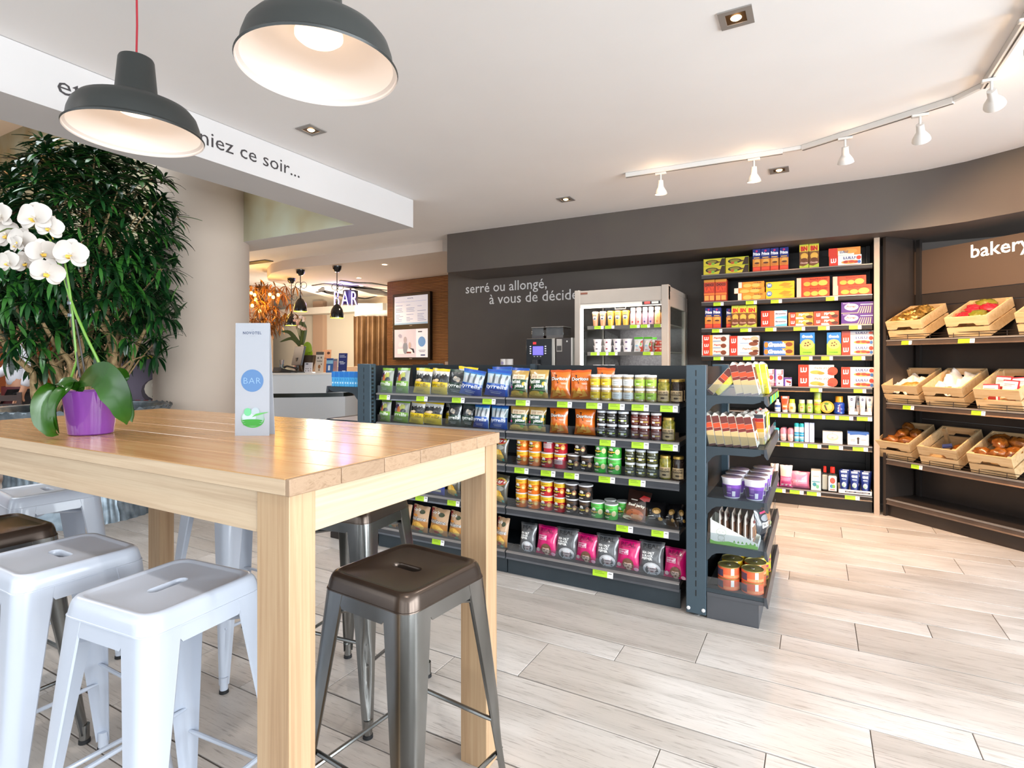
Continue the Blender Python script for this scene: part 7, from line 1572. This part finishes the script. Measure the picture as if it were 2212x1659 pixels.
# gold leaves with fairy lights
gp = at(560, 690, 9.0)
gt = thing('gold_leaf_tree', 'gold-lit leafy decoration with glowing bulbs beside the column', 'decorative tree', (gp.x, gp.y, 0))
MB().tube([(0, 0, 0), (-.05, 0, 1.2), (.05, .05, 2.0), (0, 0, 2.5)], [.05, .04, .03, .015], M('#4a3420', .7), 8).obj('trunk', gt)
GL = [M('#9a5c14', .5), M('#b8741c', .5), M('#7a4610', .5), M('#6a4a1c', .5)]
gms = [leaf_mesh(m, .7, .2, .024) for m in GL]
gl = []
for k in range(110):
    h_ = Vector((rnd.uniform(-.45, .45), rnd.uniform(-.4, .4), rnd.uniform(1.75, 2.5))); 
    h_ -= Vector((0, 0, 0))
    for j in range(9):
        d = Vector((rnd.uniform(-1, 1), rnd.uniform(-1, 1), rnd.uniform(-.9, .4))).normalized(); side = d.cross(UPV).normalized(); up = side.cross(d)
        R = Matrix((side, d, up)).transposed().to_4x4(); R.translation = h_; gl.append((R, rnd.randrange(4), h_.dot(-FW)))
gl.sort(key=lambda q: -q[2])
for R, k, _ in gl[:150]: o = link('leaf', gms[k], gt); o.matrix_local = R
mb = MB()
for R, k, _ in gl[150:]: mb.T = R; me = gms[k]; mb.add([v.co for v in me.vertices], [tuple(q.vertices) for q in me.polygons], me.materials[0])
mb.T = None; o = mb.obj('foliage', gt, sharp=80); o['kind'] = 'stuff'
GB_ = M('#ffc45a', .3, e=9.)
for px, py in ((543, 633), (550, 637), (552, 647), (583, 636), (601, 637), (590, 642), (561, 672), (545, 660)):
    q = at(px, py, 8.62)-Vector((gp.x, gp.y, 0)); MB().lathe([(.001, -.028), (.02, -.018), (.024, 0), (.018, .02), (.001, .028)], 12, GB_, tuple(q)).obj('bulb', gt)
lamp('POINT', at(560, 642, 8.55), 7, (1, .55, .12), None, .1); lamp('POINT', at(600, 660, 8.9), 4, (1, .55, .12), None, .1); lamp('POINT', at(548, 668, 8.7), 6, (1, .55, .12), None, .1)
# curtain and the bright blind above it
ca_, cb_ = at(764, 780, 10.9), at(842, 780, 10.9); cl = (cb_-ca_).length; cz = EYE+(HOR-683)/FPX*10.9
CUM = mottled('curtain_cloth', '#5c4026', '#866644', 3, .55)
def cfn(u, v): return (cl*u, .05*math.sin(u*cl*2*pi/.105+.6*math.sin(v*3))*(1-.25*v)+.02*math.sin(u*21), cz*v)
o = link('curtain', thick(cfn, 120, 10, CUM, 'curtain', .004), None, (ca_.x, ca_.y, 0), (0, 0, math.atan2(cb_.y-ca_.y, cb_.x-ca_.x))); tag(o, 'gold-brown pleated curtain beside the slatted wall', 'curtain')
va, vb = at(766, 780, 11.0), at(842, 780, 11.0)
o = link('roller_blind', MB().box((0, 0, cz-.02), ((vb-va).length, .02, 2.4), M('#e6e4de', .7)).mesh('roller_blind'), None, (va.x, va.y, 0), (0, 0, YAW)); tag(o, 'white roller blind above the gold-brown curtain', 'blind')
lamp('POINT', at(800, 700, 10.2), 21.6, (1, .85, .6), None, .2); lamp('POINT', at(690, 705, 10.3), 70, (1, .85, .65), None, .2); lamp('POINT', at(450, 700, 8.5), 14, (1, .8, .6), None, .2)  # bare point lamps added to brighten curtain, bar wall and lobby
# two screens on the slatted wall
def scr(px0, px1, y0, y1, label, prints, base):
    a, b = None, None
    nrm = Vector((-math.sin(ang), math.cos(ang), 0))
    def hit(px):
        d = Vector(ray(px, 780)); d.z = 0; t = nrm.dot(PL-Vector((0, 0, PL.z)))/nrm.dot(d); return d*t, t
    (pa, ta), (pb_, tb_) = hit(px0), hit(px1); W = (pb_-pa).length; tm = (ta+tb_)/2
    z1, z0 = EYE+(HOR-y0)/FPX*tm, EYE+(HOR-y1)/FPX*tm; H = z1-z0
    e = thing('wall_screen', label, 'screen', (pa.x, pa.y, z0), ang)
    MB().box((-.045, -.075, -.04), (W+.045, -.017, H+.045), M('#1a120e', .35)).obj('housing', e, bevel=.004)
    mb = MB(); mb.box((0, -.0775, 0), (W, -.0752, H), M(base, .3, e=.3)); d = mb.obj('display', e)
    mb = MB(); prn(mb, [q[:-1]+(M(q[-1], .4, e=.25),) if isinstance(q[-1], str) else q for q in prints], lambda u, v, k: (u*W, -.0776-k, v*H), True, .0006); mb.obj('screen_picture', d)
    MB().box((W/2-.03, -.077, -.026), (W/2+.03, -.0752, -.014), M('#9a9088', .4)).obj('maker_plate', e)
rnd2 = random.Random(3)
lines = [('r', .04+.34*c, .12+.055*r, .04+.34*c+rnd2.uniform(.1, .26), .135+.055*r, '#8a90a4') for c in range(3) for r in range(11) if rnd2.random() < .8]
scr(860, 931.5, 640, 701, 'upper of two wall screens, showing a pale listing, on the slatted wall', [('r', 0, .0, 1, .06, '#9fc0d8'), ('t', 'NOVOTEL', .4, .9, .18, .04, '#4a4a58'), ('r', .03, .8, .97, .806, '#7a80a0')]+lines, '#dfe3f0')
scr(860, 931.5, 711.5, 772, 'lower of two wall screens, showing a bright lounge picture, on the slatted wall', [('r', 0, 0, .66, 1, '#d9cfd8'), ('e', .83, .55, .11, .18, '#6a9ad0'), ('r', .72, .88, .84, .92, '#4a4a58'), ('r', .74, .24, .94, .26, '#8a8a98'), ('r', .76, .19, .92, .21, '#8a8a98'), ('r', .8, .06, .93, .10, '#2a3a6a'),
    ('r', .1, .12, .6, .3, '#efe9ea'), ('r', .34, .14, .52, .2, '#7a3a3a'), ('e', .34, .34, .07, .22, '#8a8e98'), ('e', .34, .62, .05, .12, '#b0a4a8'), ('e', .48, .42, .04, .12, '#c9b0a8'), ('p', [(.46, .34), (.6, .3), (.62, .16), (.58, .16), (.55, .26)], '#2c2c38'), ('e', .2, .45, .07, .1, '#e3dde2'), ('e', .18, .78, .05, .06, '#a8a4b4')], '#e9e9f2')
# banner with a bowl of food beside the column
ba = at(262, 780, 5.45)
bn = thing('food_banner', 'food banner with a bowl picture between the big plant and column', 'banner', (ba.x, ba.y, 0), YAW-.1)
BWd, zt_ = .42, EYE+(HOR-600)/FPX*5.45; zb_ = EYE+(HOR-872)/FPX*5.45-.2
MB().box((0, 0, zb_-.3), (BWd, .012, zt_), M('#d6bfb0', .6)).obj('panel', bn)
MB().box((-.02, -.1, 0), (BWd+.02, .14, .06), M('#6a6a6c', .4)).box((BWd/2-.01, .02, .05), (BWd/2+.01, .04, zt_), M('#8a8a8c', .4)).obj('stand', bn)
ye = lambda y: (EYE+(HOR-y)/FPX*5.45)
mb = MB(); bs_ = lambda u, v, k: (u*BWd, -k, v)
prn(mb, [('r', 0, ye(864), 1, ye(775), '#6a5f70'), ('r', 0, ye(775), 1, ye(768), '#c9b82c'), ('e', .92, ye(845), .42, .13, '#4a4048'), ('e', .94, ye(840), .36, .105, '#d9cdbc'), ('e', .86, ye(832), .1, .03, '#efe6d8'), ('e', .98, ye(848), .1, .03, '#c9b9a0'), ('e', .9, ye(856), .12, .025, '#5a7a3a'), ('t', 'menu', .55, ye(716), .4, .06, '#c02a2a', {'b': .05, 's': .2}), ('r', 0, ye(900), 1, ye(864), '#a81c18')], bs_, True)
mb.obj('printed_front', bn)
# area lamp added under the void ceiling to brighten void and plant
lamp('AREA', (-7.2, 1.2, 4.5), 160, DAY, (-7.2, 1.2, 0), 4, 3)

# ================================================================== RESTAURANT CORNER BEHIND THE PLANT
def skinned(name, verts, edges, mat, parent=None, root=0, sub=2):
    me = bpy.data.meshes.new(name); me.from_pydata([v[:3] for v in verts], edges, []); me.materials.append(M(mat))
    o = link(name, me, parent)
    md = o.modifiers.new('skin', 'SKIN'); md.use_smooth_shade = True
    for i, sv in enumerate(me.skin_vertices[0].data):
        r = verts[i][3]; sv.radius = r if isinstance(r, tuple) else (r, r); sv.use_root = (i == root)
    s_ = o.modifiers.new('sub', 'SUBSURF'); s_.levels = sub; s_.render_levels = sub
    return o
wp = at(40, 780, 6.3)
per = thing('person', 'person in a white shirt and dark apron standing behind the big plant', 'person', (wp.x, wp.y, 0), YAW-.5)
# x to the person's left/right, -y forward; right forearm reaches forward
B = [(0, 0, .96, (.15, .11)), (0, .01, 1.12, (.135, .10)), (0, .015, 1.28, (.155, .11)), (0, .01, 1.42, (.13, .08)), (0, 0, 1.49, .055), (0, -.015, 1.55, .055), (0, -.03, 1.62, (.078, .095)), (0, -.025, 1.70, (.07, .088)), (0, -.02, 1.755, (.045, .055)),
     (.185, .01, 1.415, .055), (.235, .02, 1.15, .043), (.25, -.05, .93, .032), (.25, -.08, .865, .03),
     (-.185, .01, 1.415, .055), (-.24, .0, 1.16, .043), (-.16, -.21, 1.08, .032), (-.12, -.28, 1.09, .03),
     (.095, 0, .88, .085), (.10, -.01, .50, .058), (.10, .02, .10, .042), (.105, -.10, .045, .036),
     (-.095, 0, .88, .085), (-.10, -.01, .50, .058), (-.10, .02, .10, .042), (-.105, -.10, .045, .036), (0, -.128, 1.615, .016)]
E_ = [(0, 1), (1, 2), (2, 3), (3, 4), (4, 5), (5, 6), (6, 7), (7, 8), (3, 9), (9, 10), (10, 11), (11, 12), (3, 13), (13, 14), (14, 15), (15, 16), (0, 17), (17, 18), (18, 19), (19, 20), (0, 21), (21, 22), (22, 23), (23, 24), (6, 25)]
for (wi, dx) in ((12, Vector((0, -.02, -.05))), (16, Vector((.03, -.06, .0)))):
    w0 = Vector(B[wi][:3]); ax_ = dx.normalized(); sd = Vector((0, 1, 0)) if wi == 12 else Vector((0, 0, 1)); sd = (sd-ax_*sd.dot(ax_)).normalized(); nn = ax_.cross(sd)*(1 if wi == 12 else -1)
    for k, L_ in enumerate((.062, .072, .078, .068)):
        b0 = w0+sd*(.028-.019*k)+ax_*.045; i0 = len(B)
        B += [(*b0, .010), (*(b0+ax_*L_*.5+nn*.006), .009), (*(b0+ax_*L_+nn*.025), .008)]; E_ += [(wi, i0), (i0, i0+1), (i0+1, i0+2)]
    b0 = w0+sd*.036+ax_*.012; i0 = len(B); B += [(*b0, .012), (*(b0+sd*.02+ax_*.03+nn*.012), .010)]; E_ += [(wi, i0), (i0, i0+1)]
skinned('body', B, E_, '#c08a6c', per)
skinned('shirt', [(0, 0, .93, (.165, .125)), (0, .01, 1.12, (.155, .12)), (0, .015, 1.28, (.172, .128)), (0, .01, 1.40, (.15, .10)), (0, .005, 1.475, .072), (.19, .01, 1.41, .074), (.24, .02, 1.15, .060), (.254, -.04, .96, .048), (-.19, .01, 1.41, .074), (-.244, .0, 1.16, .060), (-.175, -.18, 1.085, .048)],
        [(0, 1), (1, 2), (2, 3), (3, 4), (3, 5), (5, 6), (6, 7), (3, 8), (8, 9), (9, 10)], '#d9d7dd', per)
skinned('trousers', [(0, 0, .97, (.168, .128)), (.098, 0, .86, .105), (.103, -.01, .50, .078), (.103, .02, .11, .066), (-.098, 0, .86, .105), (-.103, -.01, .50, .078), (-.103, .02, .11, .066)], [(0, 1), (1, 2), (2, 3), (0, 4), (4, 5), (5, 6)], '#1c1b20', per)
mb = MB(); mb.grid(lambda u, v: (.185*math.sin((u-.5)*2.4), .03-.175*math.cos((u-.5)*2.4), .45+.52*v), 12, 4, '#5a1c20'); mb.obj('apron', per)
mb = MB(); mb.grid(lambda u, v: (.088*math.cos(2*pi*u)*math.cos(-.15+v*1.7), -.015+.105*math.sin(2*pi*u)*math.cos(-.15+v*1.7)+.012, 1.675+.10*math.sin(-.15+v*1.7)), 20, 8, '#2a1a12'); mb.obj('hair', per)
for s in (-1, 1):
    MB().lathe([(.001, -.008), (.008, 0), (.001, .008)], 10, M('#1a1412', .3), (s*.032, -.118, 1.64)).obj('eye', per)
    MB().lathe([(.001, -.03), (.012, -.01), (.014, .012), (.001, .03)], 10, M('#b98064', .6), (s*.083, -.02, 1.63), sx=.6).obj('ear', per)
MB().box((-.022, -.124, 1.578), (.022, -.116, 1.584), M('#8a4a42', .5)).obj('mouth', per, bevel=.002)
DW = wood('dark_wood', [(.3, '#2c1710'), (.6, '#43241a')], (3, 30, 30), .4, 0, 0)
tp_ = at(70, 780, 7.0)
t = thing('restaurant_table', 'dark wooden restaurant table behind the big plant', 'table', (tp_.x, tp_.y, 0), YAW)
MB().box((-.4, -.4, .72), (.4, .4, .755), DW).obj('tabletop', t, bevel=.004)
for sx in (-1, 1):
    for sy in (-1, 1): MB().box((sx*.34-.03, sy*.34-.03, 0), (sx*.34+.03, sy*.34+.03, .7195), DW).obj('leg', t)
tp_ = at(8, 780, 5.6)
t = thing('restaurant_chair', 'dark wooden restaurant chair at the picture edge behind the table', 'chair', (tp_.x-.25, tp_.y, 0), YAW+.6)
MB().box((-.21, -.21, .43), (.21, .21, .47), DW).obj('seat', t, bevel=.006)
for sx in (-1, 1):
    MB().box((sx*.18-.02, -.20, 0), (sx*.18+.02, -.16, .4295), DW).obj('leg', t); MB().box((sx*.18-.02, .17, 0), (sx*.18+.02, .21, .92), DW).obj('rear_leg', t)
for k in range(4): MB().box((-.159, .18, .56+.09*k), (.159, .2, .62+.09*k), DW).obj('back_slat', t)
lamp('POINT', at(20, 640, 7.6), 28, (1, .5, .2), None, .2)
